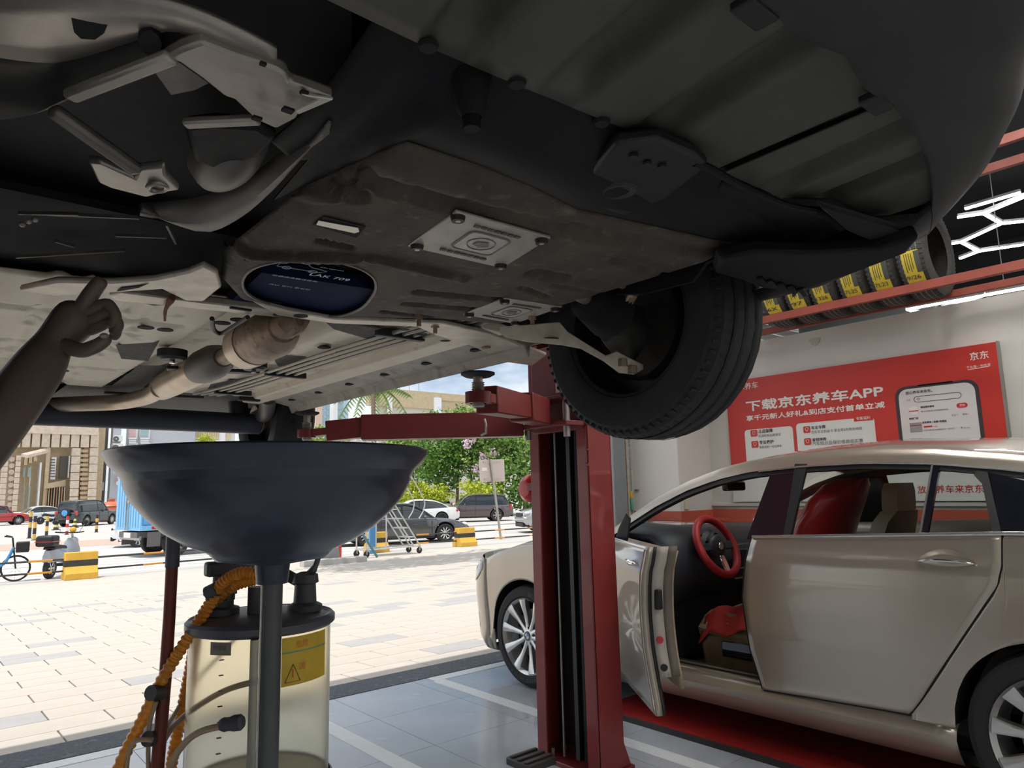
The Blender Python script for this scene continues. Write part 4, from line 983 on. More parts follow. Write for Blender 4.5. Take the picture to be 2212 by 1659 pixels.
for k in range(9): MB().cbox(onT(ang(478), .78+.028*k), (.008, .006, .0012)).build('scale_mark', m_fit, dr)
# lid fittings
def fit(px, py, D=1.5): return deep(px, py, D)
f1 = TC+Vector((-.075, .04, 1.07))
g = MB().lathe([(.040, 0), (.040, .012), (.028, .016), (.028, .038), (.034, .040), (.034, .05), (.016, .056), (.016, .10)], f1, 'z', 12).build('hose_coupling', m_fit, ld)
MB().cyl(TC+Vector((-.02, -.02, 1.07)), TC+Vector((-.02, -.02, 1.125)), .018, n=16).build('filler_stub', m_fit, ld)
f2 = TC+Vector((.075, -.045, 1.068))
v_ = MB().lathe([(.036, 0), (.036, .012), (.024, .018), (.022, .055), (.028, .058), (.026, .075), (.012, .080)], f2, 'z', 14).build('ball_valve', m_fit, ld)
MB().tube(smooth_path([f2+Vector((.0, .0, .07)), f2+Vector((.014, -.01, .085)), f2+Vector((.022, -.016, .115)), f2+Vector((.022, -.016, .150))], 4), [.008]*5+[.006]*8, 8).build('valve_lever', m_fit, v_)
MB().tube(smooth_path([f2+Vector((-.01, .01, .06)), f2+Vector((-.05, .04, .09)), f2+Vector((-.08, .05, .125)), f2+Vector((-.10, .05, .11))], 5), .012, 10).build('valve_elbow', m_fit, v_)
mf = MB().cbox(TC+Vector((-.065, .015, 1.165)), (.10, .03, .03)).build('manifold', m_fit, ld, bevel=.006)
MB().cyl(TC+Vector((-.065, .015, 1.10)), TC+Vector((-.065, .015, 1.15)), .012, n=10).build('manifold_stem', m_fit, mf)
MB().tube([(TC+Vector((.15*math.cos(a), .15*math.sin(a), .700+.012*math.sin(a)))) for a in [2*PI*k/30 for k in range(30)]], .006, 8, closed=True).build('strap', m_fit, dr)
# hoses
def ribbed(pts, r, name, mat, par):
    p = smooth_path(pts, 26); return MB().tube(p, [r*(1.10 if k % 4 < 2 else .90) for k in range(len(p))], 12).build(name, mat, par)
ribbed([deep(a, b, d) for a, b, d in ((562, 1242, 1.42), (520, 1238, 1.42), (478, 1262, 1.42), (450, 1310, 1.42), (405, 1380, 1.41), (355, 1460, 1.40), (305, 1560, 1.38), (255, 1665, 1.36), (225, 1800, 1.36))], .0115, 'suction_hose', m_hose, dr)
ribbed([deep(a, b, d) for a, b, d in ((548, 1252, 1.46), (500, 1268, 1.46), (450, 1315, 1.47), (425, 1370, 1.50), (412, 1440, 1.52), (396, 1520, 1.52), (380, 1600, 1.5), (366, 1680, 1.5), (350, 1800, 1.5))], .0115, 'return_hose', m_hose, dr)
MB().cyl(deep(448, 1283, 1.42), deep(470, 1272, 1.42), .015, n=12).build('hose_clamp', m_fit, dr)
for pts, r in ((((520, 1562, 1.32), (480, 1568, 1.32), (430, 1582, 1.32), (395, 1610, 1.33), (368, 1660, 1.34), (352, 1760, 1.36)), .0062),
               (((560, 1470, 1.36), (490, 1490, 1.38), (420, 1530, 1.42), (370, 1575, 1.42), (345, 1620, 1.4), (310, 1700, 1.4)), .0058),
               (((520, 1365, 1.66), (470, 1420, 1.66), (420, 1470, 1.62), (385, 1530, 1.5), (360, 1570, 1.42)), .0045),
               (((330, 1598, 1.36), (295, 1600, 1.36), (278, 1625, 1.36), (272, 1680, 1.36)), .0045),
               (((338, 1515, 1.38), (324, 1560, 1.38), (320, 1620, 1.38), (322, 1690, 1.38)), .0042)):
    MB().tube(smooth_path([deep(*q) for q in pts], 8), r, 10).build('thin_hose', m_hoset, dr)
tip = deep(500, 1563, 1.32)
MB().tube([deep(476, 1566, 1.32), deep(484, 1565, 1.32), deep(495, 1564, 1.32), deep(505, 1562, 1.32), deep(520, 1560, 1.32), deep(526, 1559, 1.32)], [.010, .013, .012, .0145, .0145, .010], 14).build('nozzle_plug', m_fit, dr)
rd_ = MB().tube([deep(376, 1130, 1.44), deep(372, 1210, 1.43), deep(366, 1330, 1.42), deep(358, 1450, 1.41), deep(340, 1660, 1.38), deep(325, 1830, 1.36)], [.0115, .0115, .0115, .012, .0125, .0125], 14).build('suction_lance', M('lance_red', (.16, .028, .018), .4, var=.25, vscale=4), dr)
MB().tube([deep(376, 1120, 1.44), deep(372, 1225, 1.43)], .0135, 14).build('lance_grip', m_fit, dr)
for a, b in ((337, 1497), (330, 1596)):
    MB().cyl(deep(a-12, b, 1.37), deep(a+14, b-2, 1.40), .0145, n=14).build('lance_clip', m_fit, dr)
# lower drum on castors (below the picture)
MB().lathe([(0, .16), (.20, .16), (.21, .17), (.21, .63), (.20, .65), (0, .65)], TC, 'z', 40).build('drum', m_red, dr)
MB().box((TC.x-.24, TC.y-.32, .11), (TC.x+.24, TC.y+.24, .15)).build('trolley_frame', m_fit, dr, bevel=.01)
MB().cyl(BC+Vector((0, 0, .13)), BC+Vector((0, 0, .32)), .026, n=16).build('pole_socket', m_fit, dr)
for x in (-.2, .2):
    for y in (-.28, .2):
        cs = MB().lathe([(.0, -.014), (.045, -.014), (.05, -.008), (.05, .008), (.045, .014), (0, .014)], TC+Vector((x, y, .05)), 'x', 18).build('castor', m_rub, dr)
        MB().box((TC.x+x-.022, TC.y+y-.012, .05), (TC.x+x+.022, TC.y+y+.012, .112)).build('castor_fork', m_fit, cs, smooth=0)
# ------------------------------------------------------------------ champagne-silver car with its driver's door open, beyond the lift post
m_sil = M('champagne_paint', (.43, .378, .31), .30, metal=.55, coat=1)
m_gap = M('shut_line_black', (.008, .008, .009), .7)
m_tan = M('tan_leather', (.33, .25, .165), .55, var=.08, vscale=10)
m_tand = M('tan_dark', (.15, .125, .10), .6, var=.08, vscale=10)
m_dash = M('dash_dark', (.022, .027, .034), .5)
m_redc = M('red_cover', (.42, .012, .016), .28, var=.12, vscale=6, coat=.35)
m_reds = M('red_steering_cover', (.34, .018, .020), .5, var=.08, vscale=9)
m_gloss = M('gloss_black', (.010, .011, .016), .08, coat=1)
m_trimc = M('window_chrome', (.72, .71, .68), .22, metal=.85)
def clear_glass(name, tint, refl=.10):
    if name in MATS: return MATS[name]
    m = bpy.data.materials.new(name); m.use_nodes = True; n = m.node_tree.nodes; l = m.node_tree.links; n.remove(n['Principled BSDF'])
    o = n['Material Output']; t = n.new('ShaderNodeBsdfTransparent'); t.inputs['Color'].default_value = (*tint, 1)
    g = n.new('ShaderNodeBsdfGlossy'); g.inputs['Roughness'].default_value = .02; lw = n.new('ShaderNodeLayerWeight'); lw.inputs['Blend'].default_value = .5; pw = n.new('ShaderNodeMath'); pw.operation = 'POWER'; pw.inputs[1].default_value = 4; l.new(lw.outputs['Facing'], pw.inputs[0]); f = n.new('ShaderNodeMath'); f.operation = 'MULTIPLY_ADD'; f.inputs[1].default_value = .5; f.inputs[2].default_value = .04; l.new(pw.outputs[0], f.inputs[0])
    x = n.new('ShaderNodeMixShader'); l.new(f.outputs[0], x.inputs[0]); l.new(t.outputs[0], x.inputs[1]); l.new(g.outputs[0], x.inputs[2]); l.new(x.outputs[0], o.inputs['Surface'])
    MATS[name] = m; return m
m_win = clear_glass('car_glass', (.93, .95, .94))
SX, SH = 4.21, .94
HW = [(.14, .84), (.20, .885), (.28, .915), (.36, .912), (.45, .920), (.58, .934), (.72, .940), (.86, .940), (.945, .934), (.958, .926), (1.0, .920), (1.06, .905), (1.10, .895)]
PF = [(-.45, .80), (-.30, .90), (-.1, .965), (.2, 1), (4.0, 1), (4.2, .985)]
def sx(y, z): return SX-interp(HW, z)*interp(PF, y)
RY = [(-.30, 1.02, .73), (0, 1.15, .74), (.3, 1.25, .735), (.6, 1.335, .728), (.9, 1.395, .722), (1.2, 1.435, .717), (1.5, 1.452, .715), (1.8, 1.448, .718), (2.1, 1.428, .728), (2.3, 1.392, .742), (2.5, 1.332, .762), (2.7, 1.245, .788), (2.9, 1.135, .818), (3.06, 1.035, .845)]
def rz_(y): return interp([(a, b) for a, b, c in RY], y)
def rw_(y): return interp([(a, c) for a, b, c in RY], y)
def zbelt(y): return interp([(.2, 1.115), (.93, 1.098), (2.0, 1.05), (3.1, 1.015)], y)
def tx_(y, z):                      # tumblehome surface between belt and roof rail
    zb = zbelt(y); t = (z-zb)/max(.02, rz_(y)-zb); return SX-lerp(interp(HW, zb), rw_(y), t)
def onS(px, py, fn=sx):
    x = 3.3
    for _ in range(6): p = at(px, py, 0, x); x = fn(p.y, p.z)
    return at(px, py, 0, x)
def onT2(px, py, off=0):
    p = onS(px, py, tx_); return p+Vector((off, 0, 0))
bm_ = thing('silver_car', 'champagne silver car with its front door open, beyond the red lift column', 'car', (SX, 2.3, 0))
def cols(y0, y1, n, zlo, zhi, m, nm, mat, off=0, fn=sx, extra=(), par=bm_):
    ys = sorted(set([lerp(y0, y1, i/n) for i in range(n+1)]+list(extra)))
    return MB().loft([[(fn(y, lerp(zlo(y), zhi(y), k/m))+off, y, lerp(zlo(y), zhi(y), k/m)) for k in range(m+1)] for y in ys], closed=False).build(nm, mat, par, smooth=45, solid=.002)
FYc, RYc, AR, WRr = 3.77, .80, .372, .336
def arch(y, c, base): d = abs(y-c); return max(base, WRr+math.sqrt(max(0, AR*AR-d*d))) if d < AR else base
ftop = lambda y: interp([(3.1, 1.012), (3.4, .992), (3.8, .94), (4.05, .875), (4.2, .82)], y)
cols(3.105, 4.2, 50, lambda y: arch(y, FYc, .19 if y > FYc else .2), ftop, 16, 'front_fender', m_sil, extra=[FYc+AR*math.cos(PI*k/16)*.9999 for k in range(17)])
zd = lambda y: interp([(.93, 1.10), (.936, .98), (.955, .90), (.985, .857), (1.239, .484), (1.29, .41), (1.335, .352)], y)
cols(-.35, 1.335, 70, lambda y: min(arch(y, RYc, .19) if y < 1.171 else .325, zd(y)-.012), lambda y: (zbelt(y) if y < .93 else zd(y)-.007), 18, 'rear_quarter', m_sil, extra=[RYc+AR*math.cos(PI*k/16)*.9999 for k in range(17)]+[.931, .936])
# sill
MB().loft([[(sx(y, z)+o_, y, z) for z, o_ in ((.15, .05), (.17, .01), (.22, 0), (.28, -.002), (.315, .012), (.335, .05))] for y in [lerp(1.172, 3.40, i/24) for i in range(25)]], closed=False).build('sill', m_sil, bm_, smooth=45, solid=.002)
MB().loft([[(SX-.87, y, .33), (SX-.85, y, .352), (SX-.78, y, .352), (SX-.77, y, .30)] for y in [2.0, 2.5, 3.1]], closed=False).build('sill_ledge', m_sil, bm_, solid=.003)
for k in range(3): MB().box((SX-.862+.028*k, 2.02, .350), (SX-.852+.028*k, 3.05, .357)).build('sill_strip', m_trimc if k == 1 else m_gap, bm_, smooth=0)
# rear door
yfr = lambda z: interp([(.315, 2.02), (.5, 2.065), (.75, 2.08), (.96, 2.045), (1.06, 2.02)], z)
yrr = lambda z: interp([(.345, 1.345), (.36, 1.33), (.41, 1.292), (.484, 1.243), (.857, .990), (.90, .960), (.98, .941), (1.10, .936)], z)
rows_ = []
for k in range(41):
    t_ = k/40; row = []
    for j in range(31):
        s_ = j/30
        zb0 = lerp(.345, .318, s_); zt = lerp(1.093, 1.047, s_); z = lerp(zb0, zt, t_)
        y = lerp(yrr(z), yfr(z), s_); row.append((sx(y, z)-.001, y, z))
    rows_.append(row)
rdoor = MB().loft(rows_, closed=False).build('rear_door', m_sil, bm_, smooth=45, solid=.003)
MB().tube([(sx(yfr(z), z)+.006, yfr(z)+.006, z) for z in [lerp(.318, 1.045, k/20) for k in range(21)]], .006, 6).build('shut_line', m_gap, bm_)
MB().tube([(sx(yrr(z), z)+.004, yrr(z)-.003, z) for z in [lerp(.346, 1.095, k/24) for k in range(25)]], .0045, 6).build('shut_line', m_gap, bm_)
MB().tube([(sx(y, .33)+.006, y, lerp(.343, .316, (y-1.34)/.68)-.002) for y in [lerp(1.34, 2.02, k/10) for k in range(11)]], .0045, 6).build('shut_line', m_gap, bm_)
# handle in its lens-shaped scoop
hc = onS(2045, 1217); hl, hr = onS(1978, 1216), onS(2113, 1221)
MB().grid(lambda u, v: (sx(lerp(hl.y, hr.y, u), hc.z)-.004+.012*math.sin(PI*u)*(1-(2*v-1)**2), lerp(hl.y, hr.y, u), hc.z+(.052 if v < .5 else .058)*math.sin(PI*u)**.8*(2*v-1)), 24, 12).build('handle_scoop', m_sil, rdoor, smooth=60)
hh = MB().loft([[(sx(y, hc.z)-.022*math.sin(PI*u)**.5-.003+.008*math.cos(a)*.9, y, hc.z+.004+.016*math.sin(PI*u)**.6*math.sin(a)) for a in [2*PI*k/10 for k in range(10)]] for u, y in [(i/20, lerp(hl.y-.008, hr.y+.008, i/20)) for i in range(21)]]).build('door_handle', m_sil, rdoor, smooth=60)
MB().tube([(sx(y, hc.z)-.028*math.sin(PI*u)**.5-.004, y, hc.z+.006+.008*math.sin(PI*u)) for u, y in [(i/16, lerp(hl.y-.01, hr.y+.01, i/16)) for i in range(17)]], [.001+.006*math.sin(PI*i/16) for i in range(17)], 8).build('handle_chrome', m_chrome, hh)
# belt chrome
MB().tube([(sx(y, zbelt(y))-.004, y, zbelt(y)+.002) for y in [lerp(.30, 2.02, k/20) for k in range(21)]], .0085, 8).build('belt_chrome', m_trimc, bm_)
# roof, rails, pillars
ys_ = [lerp(.35, 2.32, i/26) for i in range(27)]
zc_ = lambda y: interp([(.0, 1.28), (.35, 1.385), (.6, 1.44), (1.0, 1.503), (1.5, 1.532), (1.8, 1.525), (2.1, 1.495), (2.32, 1.452)], y)
def rsec(y): return [(SX+k*rw_(y), y, lerp(rz_(y), zc_(y), 1-abs(k)**2.4)) for k in (-1, -.93, -.82, -.6, -.3, 0, .3, .6, .82, .93, 1)]
MB().loft([rsec(y) for y in ys_], closed=False).build('roof', m_sil, bm_, smooth=60, solid=.015)
for s in (-1, 1):
    rl = []
    for y in [lerp(.2, 3.06, i/40) for i in range(41)]:
        z, w_ = rz_(y), rw_(y); n_ = 1 if y < 2.3 else 1.15
        rl.append([(SX+s*(w_-.03), y, z+.022), (SX+s*(w_+.002), y, z+.010), (SX+s*(w_+.016), y, z-.018), (SX+s*(w_+.026*n_), y, z-.045), (SX+s*(w_+.010), y, z-.05), (SX+s*(w_-.04), y, z-.02)])
    MB().loft(rl).build('roof_rail', m_sil, bm_, smooth=50)
    MB().loft([[(SX+s*(rw_(y)+.020), y, rz_(y)-.045), (SX+s*(rw_(y)+.036), y, rz_(y)-.075), (SX+s*(rw_(y)-.01), y, rz_(y)-.080), (SX+s*(rw_(y)-.03), y, rz_(y)-.05)] for y in [lerp(.25, 2.98, i/36) for i in range(37)]]).build('window_seal', m_blackp, bm_, smooth=50)
    MB().tube([(SX+s*(rw_(y)+.031), y, rz_(y)-.048) for y in [lerp(.25, 2.05, i/24) for i in range(25)]], .005, 6).build('rail_chrome', m_trimc, bm_)
# B pillar, window bars and panes on the near side
def pane(poly, nm, mat, off=0, th=.004, par=bm_): return MB().slab([onT2(a, b, off) for a, b in poly], (th, 0, 0)).build(nm, mat, par, smooth=0)
pane([(1672, 1003), (1738, 1003), (1722, 1085), (1706, 1158), (1612, 1166), (1640, 1090)], 'pillar_panel', m_gloss, 0, .03)
pane([(1718, 1002), (1745, 1002), (1725, 1085), (1708, 1157), (1692, 1158), (1706, 1085)], 'window_seal', m_blackp, -.006, .02)
pane([(1745, 1008), (2012, 1010), (1988, 1154), (1708, 1157), (1726, 1085)], 'window_pane', m_win, .004)
pane([(2013, 1004), (2031, 1006), (2004, 1154), (1986, 1154)], 'window_bar', m_gloss, -.004, .02)
pane([(2013, 1004), (2017, 1004), (1990, 1154), (1986, 1154)], 'bar_chrome', m_trimc, -.008, .004)
pane([(2030, 1010), (2110, 1026), (2124, 1045), (2150, 1153), (2004, 1154)], 'quarter_pane', m_win, .004)
pane([(2112, 1016), (2134, 1020), (2164, 1156), (2146, 1156), (2122, 1045), (2104, 1026)], 'window_seal', m_blackp, -.004, .02)
pane([(2136, 1020), (2260, 1050), (2330, 1150), (2166, 1156)], 'quarter_pane', m_gloss, 0, .01)
# far side: panes, pillars, door skins (mirrored body side)
def mirror_x(p): return Vector((2*SX-p[0], p[1], p[2]))
MB().loft([[mirror_x((sx(y, z), y, z)) for z in (.2, .35, .6, .8, .95, zbelt(y))] for y in [lerp(-.35, 4.2, i/40) for i in range(41)] ], closed=False).build('far_side', m_sil, bm_, smooth=45, solid=.003)
for a0_, a1_, nm, mat in ((2.30, 2.02, 'far_pillar', m_blackp), (1.02, .92, 'far_pillar', m_blackp), (2.02, 1.02, 'far_pane', m_win), (2.90, 2.30, 'far_pane', m_win)):
    MB().loft([[mirror_x((tx_(y, z), y, z)) for z in (zbelt(y), lerp(zbelt(y), rz_(y)-.05, .5), rz_(y)-.05)] for y in [lerp(a0_, a1_, k/6) for k in range(7)]], closed=False).build(nm, mat, bm_, smooth=50, solid=.004)
# windscreen and rear glass
MB().loft([[(SX+k*(rw_(y)-.02), y+.10*(1-abs(k)**2), rz_(y)+.012+.04*(1-k*k)*max(0, (2.9-y))) for k in (-1, -.75, -.4, 0, .4, .75, 1)] for y in [lerp(2.30, 3.04, i/10) for i in range(11)]], closed=False).build('windscreen', m_win, bm_, smooth=60)
MB().loft([[(SX+k*rw_(y), y, lerp(rz_(y), interp([(-.3, 1.12), (.36, 1.385)], y), 1-abs(k)**2.4)) for k in (-1, -.7, 0, .7, 1)] for y in [lerp(.36, -.25, i/8) for i in range(9)]], closed=False).build('rear_window', m_gloss, bm_, smooth=60)
# bonnet and nose
hz_ = lambda y: interp([(3.0, 1.035), (3.4, 1.05), (3.8, 1.01), (4.05, .945), (4.2, .885), (4.35, .80)], y)
MB().loft([[(SX+k*(SX-sx(min(y, 4.2), ftop(min(y, 4.2)))), y, lerp(ftop(min(y, 4.2)), hz_(y), 1-abs(k)**3)) for k in (-1, -.95, -.85, -.6, -.3, 0, .3, .6, .85, .95, 1)] for y in [lerp(3.06, 4.2, i/22) for i in range(23)]]+[[(SX+k*(SX-sx(4.2, .82)), 4.2+(interp([(.82, 4.435), (.83, 4.42), (.88, 4.28), (.885, 4.272)], lerp(.82, .885, max(0, 1-abs(k)**2.667)**.3))-4.2)*max(0, 1-abs(k)**2.667)**.375, lerp(.82, .885, max(0, 1-abs(k)**2.667)**.3)) for k in (-1, -.95, -.85, -.6, -.3, 0, .3, .6, .85, .95, 1)]], closed=False).build('bonnet', m_sil, bm_, smooth=50, solid=.004)
yn = lambda z: interp([(.16, 4.50), (.25, 4.56), (.45, 4.60), (.62, 4.60), (.75, 4.54), (.83, 4.42), (.88, 4.28)], z)
nose = []
for k in range(17):
    t_ = k/16; row = []
    for j in range(37):
        ph = -PI/2+PI*j/36; c_, s__ = abs(math.cos(ph)), math.sin(ph)
        z = lerp(.18, lerp(.82, .885, c_**.6), t_)
        wv = (SX-sx(4.2, min(z, .82))); x = wv*math.copysign(abs(s__)**.75, s__); row.append((SX+x, 4.2+(yn(z)-4.2)*c_**.75, z))
    nose.append(row)
MB().loft(nose, closed=False).build('front_bumper', m_sil, bm_, smooth=50, solid=.004)
def onN(j, z):
    ph = -PI/2+PI*j/36; c_, s__ = abs(math.cos(ph)), math.sin(ph); wv = SX-sx(4.2, min(z, .82)); return Vector((SX+wv*math.copysign(abs(s__)**.75, s__), 4.2+(yn(z)-4.2)*c_**.75, z))
for sgn in (1, -1):
    hl_ = MB().loft([[onN(j if sgn > 0 else 36-j, lerp(z0, z1, k/4))+Vector((-sgn*.004, .012, 0)) for k in range(5)] for j, z0, z1 in ((.3, .755, .81), (1.5, .70, .80), (3, .665, .79), (5, .645, .77), (7.5, .64, .74), (9, .66, .70))], closed=False).build('headlight', m_lampw, bm_, smooth=60, solid=.004)
    MB().loft([[onN(j if sgn > 0 else 36-j, lerp(.32, .42, k/2))+Vector((0, .008, 0)) for k in range(3)] for j in (3, 4, 5, 6)], closed=False).build('fog_lamp', m_lampw, bm_)
MB().loft([[onN(j, z)+Vector((0, .01, 0)) for z in (.56, .66, .76)] for j in (12, 14, 16, 17.5)], closed=False).loft([[onN(j, z)+Vector((0, .01, 0)) for z in (.56, .66, .76)] for j in (18.5, 20, 22, 24)], closed=False).build('kidney_grille', m_blackp, bm_)
MB().box((SX-.6, 4.50, .20), (SX+.6, 4.585, .34)).build('air_intake', m_blackp, bm_, bevel=.01)
# rear end, underbody, wheel housings
MB().loft([[(SX+k*interp(HW, z)*.80, -.35-.10*(1-k*k)*(1-abs(z-.6)), z) for k in (-1, -.6, 0, .6, 1)] for z in (.2, .4, .7, 1.0, 1.12)], closed=False).build('rear_bumper', m_sil, bm_, smooth=60)
MB().box((SX-.80, -.3, .16), (SX+.80, 4.3, .20)).build('underbody', m_blackp, bm_, smooth=0)
for s in (-1, 1):
    for c in (FYc, RYc):
        MB().lathe([(AR+.002, -.01), (AR+.002, .30)] if s < 0 else [(AR+.002, -.30), (AR+.002, .01)], (SX+s*.90, c, WRr), 'x', 24, a0=0, a1=PI).build('wheel_housing', m_gap, bm_)
        MB().box((SX+s*.60-.01, c-.40, .2), (SX+s*.60+.01, c+.40, .9)).build('housing_wall', m_gap, bm_, smooth=0)
# wheels: broad spokes, lettered tyres, roundel cap
def big_wheel(c, s):
    c = Vector(c); r, w_ = WRr, .235
    p = [(.236, -w_*.4), (.262, -w_*.5), (.300, -w_*.5), (.325, -w_*.42), (r, -w_*.25), (r, w_*.25), (.325, w_*.42), (.300, w_*.5), (.262, w_*.5), (.236, w_*.4)]
    t = MB().lathe(p, c, 'x', 64).build('wheel', m_tyre, bm_)
    MB().lathe([(.232, -.09), (.250, -.112), (.238, -.08), (.21, 0), (.238, .08), (.250, .112), (.232, .09)], c, 'x', 56).build('rim', m_rim, t)
    for i in range(10):
        a = 2*PI*i/10+.15; d = Vector((0, math.cos(a), math.sin(a))); e = d.cross(Vector((1, 0, 0))); X_ = Vector((s, 0, 0))
        mb = MB(); rg = []
        for rad, wd, ou, th in ((.035, .020, .090, .05), (.08, .014, .088, .045), (.14, .017, .092, .04), (.20, .025, .104, .035), (.240, .032, .108, .03)):
            q = c+d*rad+X_*ou; rg.append([q-e*wd-X_*th, q-e*wd, q-e*wd*.4+X_*.007, q+e*wd*.4+X_*.007, q+e*wd, q+e*wd-X_*th])
        mb.loft(rg).build('spoke', m_rim, t, smooth=40)
    MB().lathe([(.0, s*.100), (.034, s*.100), (.046, s*.094), (.062, s*.085), (.066, s*.05)], c, 'x', 32).build('hub', m_rim, t)
    cp = MB().lathe([(0, s*.1045), (.029, s*.1045), (.032, s*.100)], c, 'x', 28).build('roundel', m_gloss, t)
    for q in range(4):
        MB().lathe([(0, s*.1052), (.0185, s*.1052)], c, 'x', 8, a0=PI/2*q, a1=PI/2*(q+1)).build('roundel_quarter', M('roundel_blue', (.05, .22, .6), .3) if q % 2 else M('roundel_white', (.8, .8, .8), .3), cp)
    for i in range(5):
        a = 2*PI*i/5+.4; q = c+Vector((s*.092, .052*math.cos(a), .052*math.sin(a))); MB().cyl(q, q+Vector((s*.004, 0, 0)), .010, n=8).build('wheel_bolt', m_blackp, t)
    MB().lathe([(.17, s*.02), (.05, s*.02)], c, 'x', 30).build('brake_disc', m_steel_d, t)
    mt_ = M('tyre_letter', (.10, .10, .105), .7)
    def ringtext(s_, mid, step, hgt):
        n = len(s_)
        for i, ch in enumerate(s_):
            if ch == ' ': continue
            a = mid-(i-(n-1)/2)*step*(-s); d = Vector((0, -math.sin(a)*1.0*1, math.cos(a)))   # angle from top
            rt_ = Vector((0, d.z, -d.y))*(-1 if s < 0 else 1)
            o_ = c+d*(.282-hgt/2)+Vector((s*(w_*.5+.0005), 0, 0))-rt_*hgt*.42
            text(ch, 'lettering', mt_, t, o_, rt_, d, hgt*.84 if ch != 'I' else hgt*.16, hgt, depth=.0006)
    ringtext('MAXXIS', .45, .115, .026)
    ringtext('VICTRA SPORT 5', PI, .085, .018)
    return t
big_wheel((SX-.815, FYc, WRr), -1); big_wheel((SX-.815, RYc, WRr), -1); 
for c in (FYc, RYc): wheel(bm_, (SX+.815, c, WRr), WRr, .23, m_rim, 1, 10)
# cabin
MB().box((SX-.76, .4, .21), (SX+.78, 3.2, .26)).build('cabin_floor', M('carpet_dark', (.02, .018, .017), .9), bm_, smooth=0)
dsh = MB().loft([[(SX-.80, y, z), (SX-.45, y+.03, z+.035), (SX-.15, y+.05, z+.01), (SX+.3, y+.05, z), (SX+.80, y, z-.01)] for y, z in ((2.70, .62), (2.66, .80), (2.68, .94), (2.78, 1.01), (3.0, 1.03), (3.12, 1.02))], closed=False).build('dashboard', m_dash, bm_, smooth=60, solid=.03)
MB().box((SX-.78, 2.75, .30), (SX+.80, 3.15, .70)).build('footwell', m_gap, bm_, smooth=0)
ch_ = MB().lathe([(.10, 0), (.115, .03)], (SX-.37, 2.62, .93), 'y', 24, a0=-PI/2, a1=PI/2).build('cluster_hood', m_dash, dsh)
for k in (-1, 1): MB().lathe([(0, 0), (.05, 0), (.056, -.012)], (SX-.37+k*.07, 2.665, .965), 'y', 20).build('dial', m_gloss, dsh)
MB().box((SX-.12, 2.655, .70), (SX+.14, 2.665, .90)).build('centre_stack', m_gloss, dsh, bevel=.006)
for z in (.72, .78, .93): MB().box((SX-.12, 2.648, z), (SX+.14, 2.656, z+.008)).build('trim_strip', m_trimc, dsh, smooth=0)
MB().box((SX-.13, 1.5, .26), (SX+.13, 2.7, .56)).build('console', m_tand, bm_, bevel=.04)
# steering wheel, tilted, with red cover
swc = Vector((SX-.37, 2.60, .945)); tl = math.radians(24)
e1, e2 = Vector((1, 0, 0)), Vector((0, math.sin(tl), math.cos(tl))); en = e1.cross(e2)
stw = MB().tube([swc+e1*.178*math.cos(a)+e2*.178*math.sin(a) for a in [2*PI*k/48 for k in range(48)]], .024, 14, closed=True).build('steering_wheel', m_reds, bm_)
MB().ball(swc-en*0, (.085, .03, .075), 16, 10).build('airbag_cover', m_dash, stw)
MB().lathe([(0, 0), (.022, 0), (.024, .004)], swc+Vector((0, -.034, .004)), 'y', 20).build('roundel', m_chrome, stw)
for a in (0, PI, -PI/2): MB().beam(swc+e1*.06*math.cos(a)+e2*.06*math.sin(a), swc+e1*.17*math.cos(a)+e2*.17*math.sin(a), .05, .02, up=en).build('spoke', m_dash if a != -PI/2 else m_chrome, stw, bevel=.006)
MB().cyl(swc, swc+Vector((0, .16, -.06)), .04, n=14).build('steering_column', m_dash, stw)
# seats
def seat(x, y, cover, hr=True):
    cu = MB().loft([[(x-.25*k_, yy, .36+.10), (x-.26*k_, yy, .50), (x-.18*k_, yy, zz), (x, yy, zz-.015), (x+.18*k_, yy, zz), (x+.26*k_, yy, .50), (x+.25*k_, yy, .46)] for yy, zz, k_ in ((y, .55, .9), (y+.04, .575, 1), (y+.3, .575, 1), (y+.52, .60, 1), (y+.58, .56, .92))]).build('seat_cushion', m_tan, bm_, smooth=50)
    MB().loft([[(x-.24, yy, .28), (x-.27, yy, zz), (x+.27, yy, zz), (x+.24, yy, .28)] for yy, zz in ((y, .47), (y+.5, .47), (y+.55, .42))]).build('seat_base', m_tan, cu, bevel=.02)
    MB().box((x-.282, y+.16, .37), (x-.268, y+.40, .455)).build('seat_switch_panel', m_gloss, cu, bevel=.004)
    bk = MB().loft([[(x-.25*k_, yy-.05, zz), (x-.22*k_, yy+.05, zz), (x, yy+.03, zz), (x+.22*k_, yy+.05, zz), (x+.25*k_, yy-.05, zz), (x, yy-.08, zz)] for yy, zz, k_ in ((y+.05, .50, .95), (y, .68, 1), (y-.06, .90, 1), (y-.12, 1.08, .86), (y-.15, 1.14, .62))]).build('seat_back', cover or m_tan, bm_, smooth=50)
    if hr: MB().loft([[(x-.13*k_, yy-.045, zz), (x-.13*k_, yy+.045, zz), (x, yy+.055, zz), (x+.13*k_, yy+.045, zz), (x+.13*k_, yy-.045, zz)] for yy, zz, k_ in ((y-.15, 1.12, .95), (y-.155, 1.18, 1.05), (y-.16, 1.26, 1), (y-.165, 1.305, .75))]).build('headrest', m_tan, bk, smooth=50)
    return cu
seat(SX-.37, 2.02, m_redc, False); seat(SX+.37, 1.96, m_tan)
MB().loft([[(SX-.66*1, .80, z), (SX+.66, .80, z), (SX+.66, 1.0+(.25 if z < .6 else 0), z), (SX-.66, 1.0+(.25 if z < .6 else 0), z)] for z in (.35, .58, .62, 1.0)]).build('rear_seat', m_tand, bm_, bevel=.05)
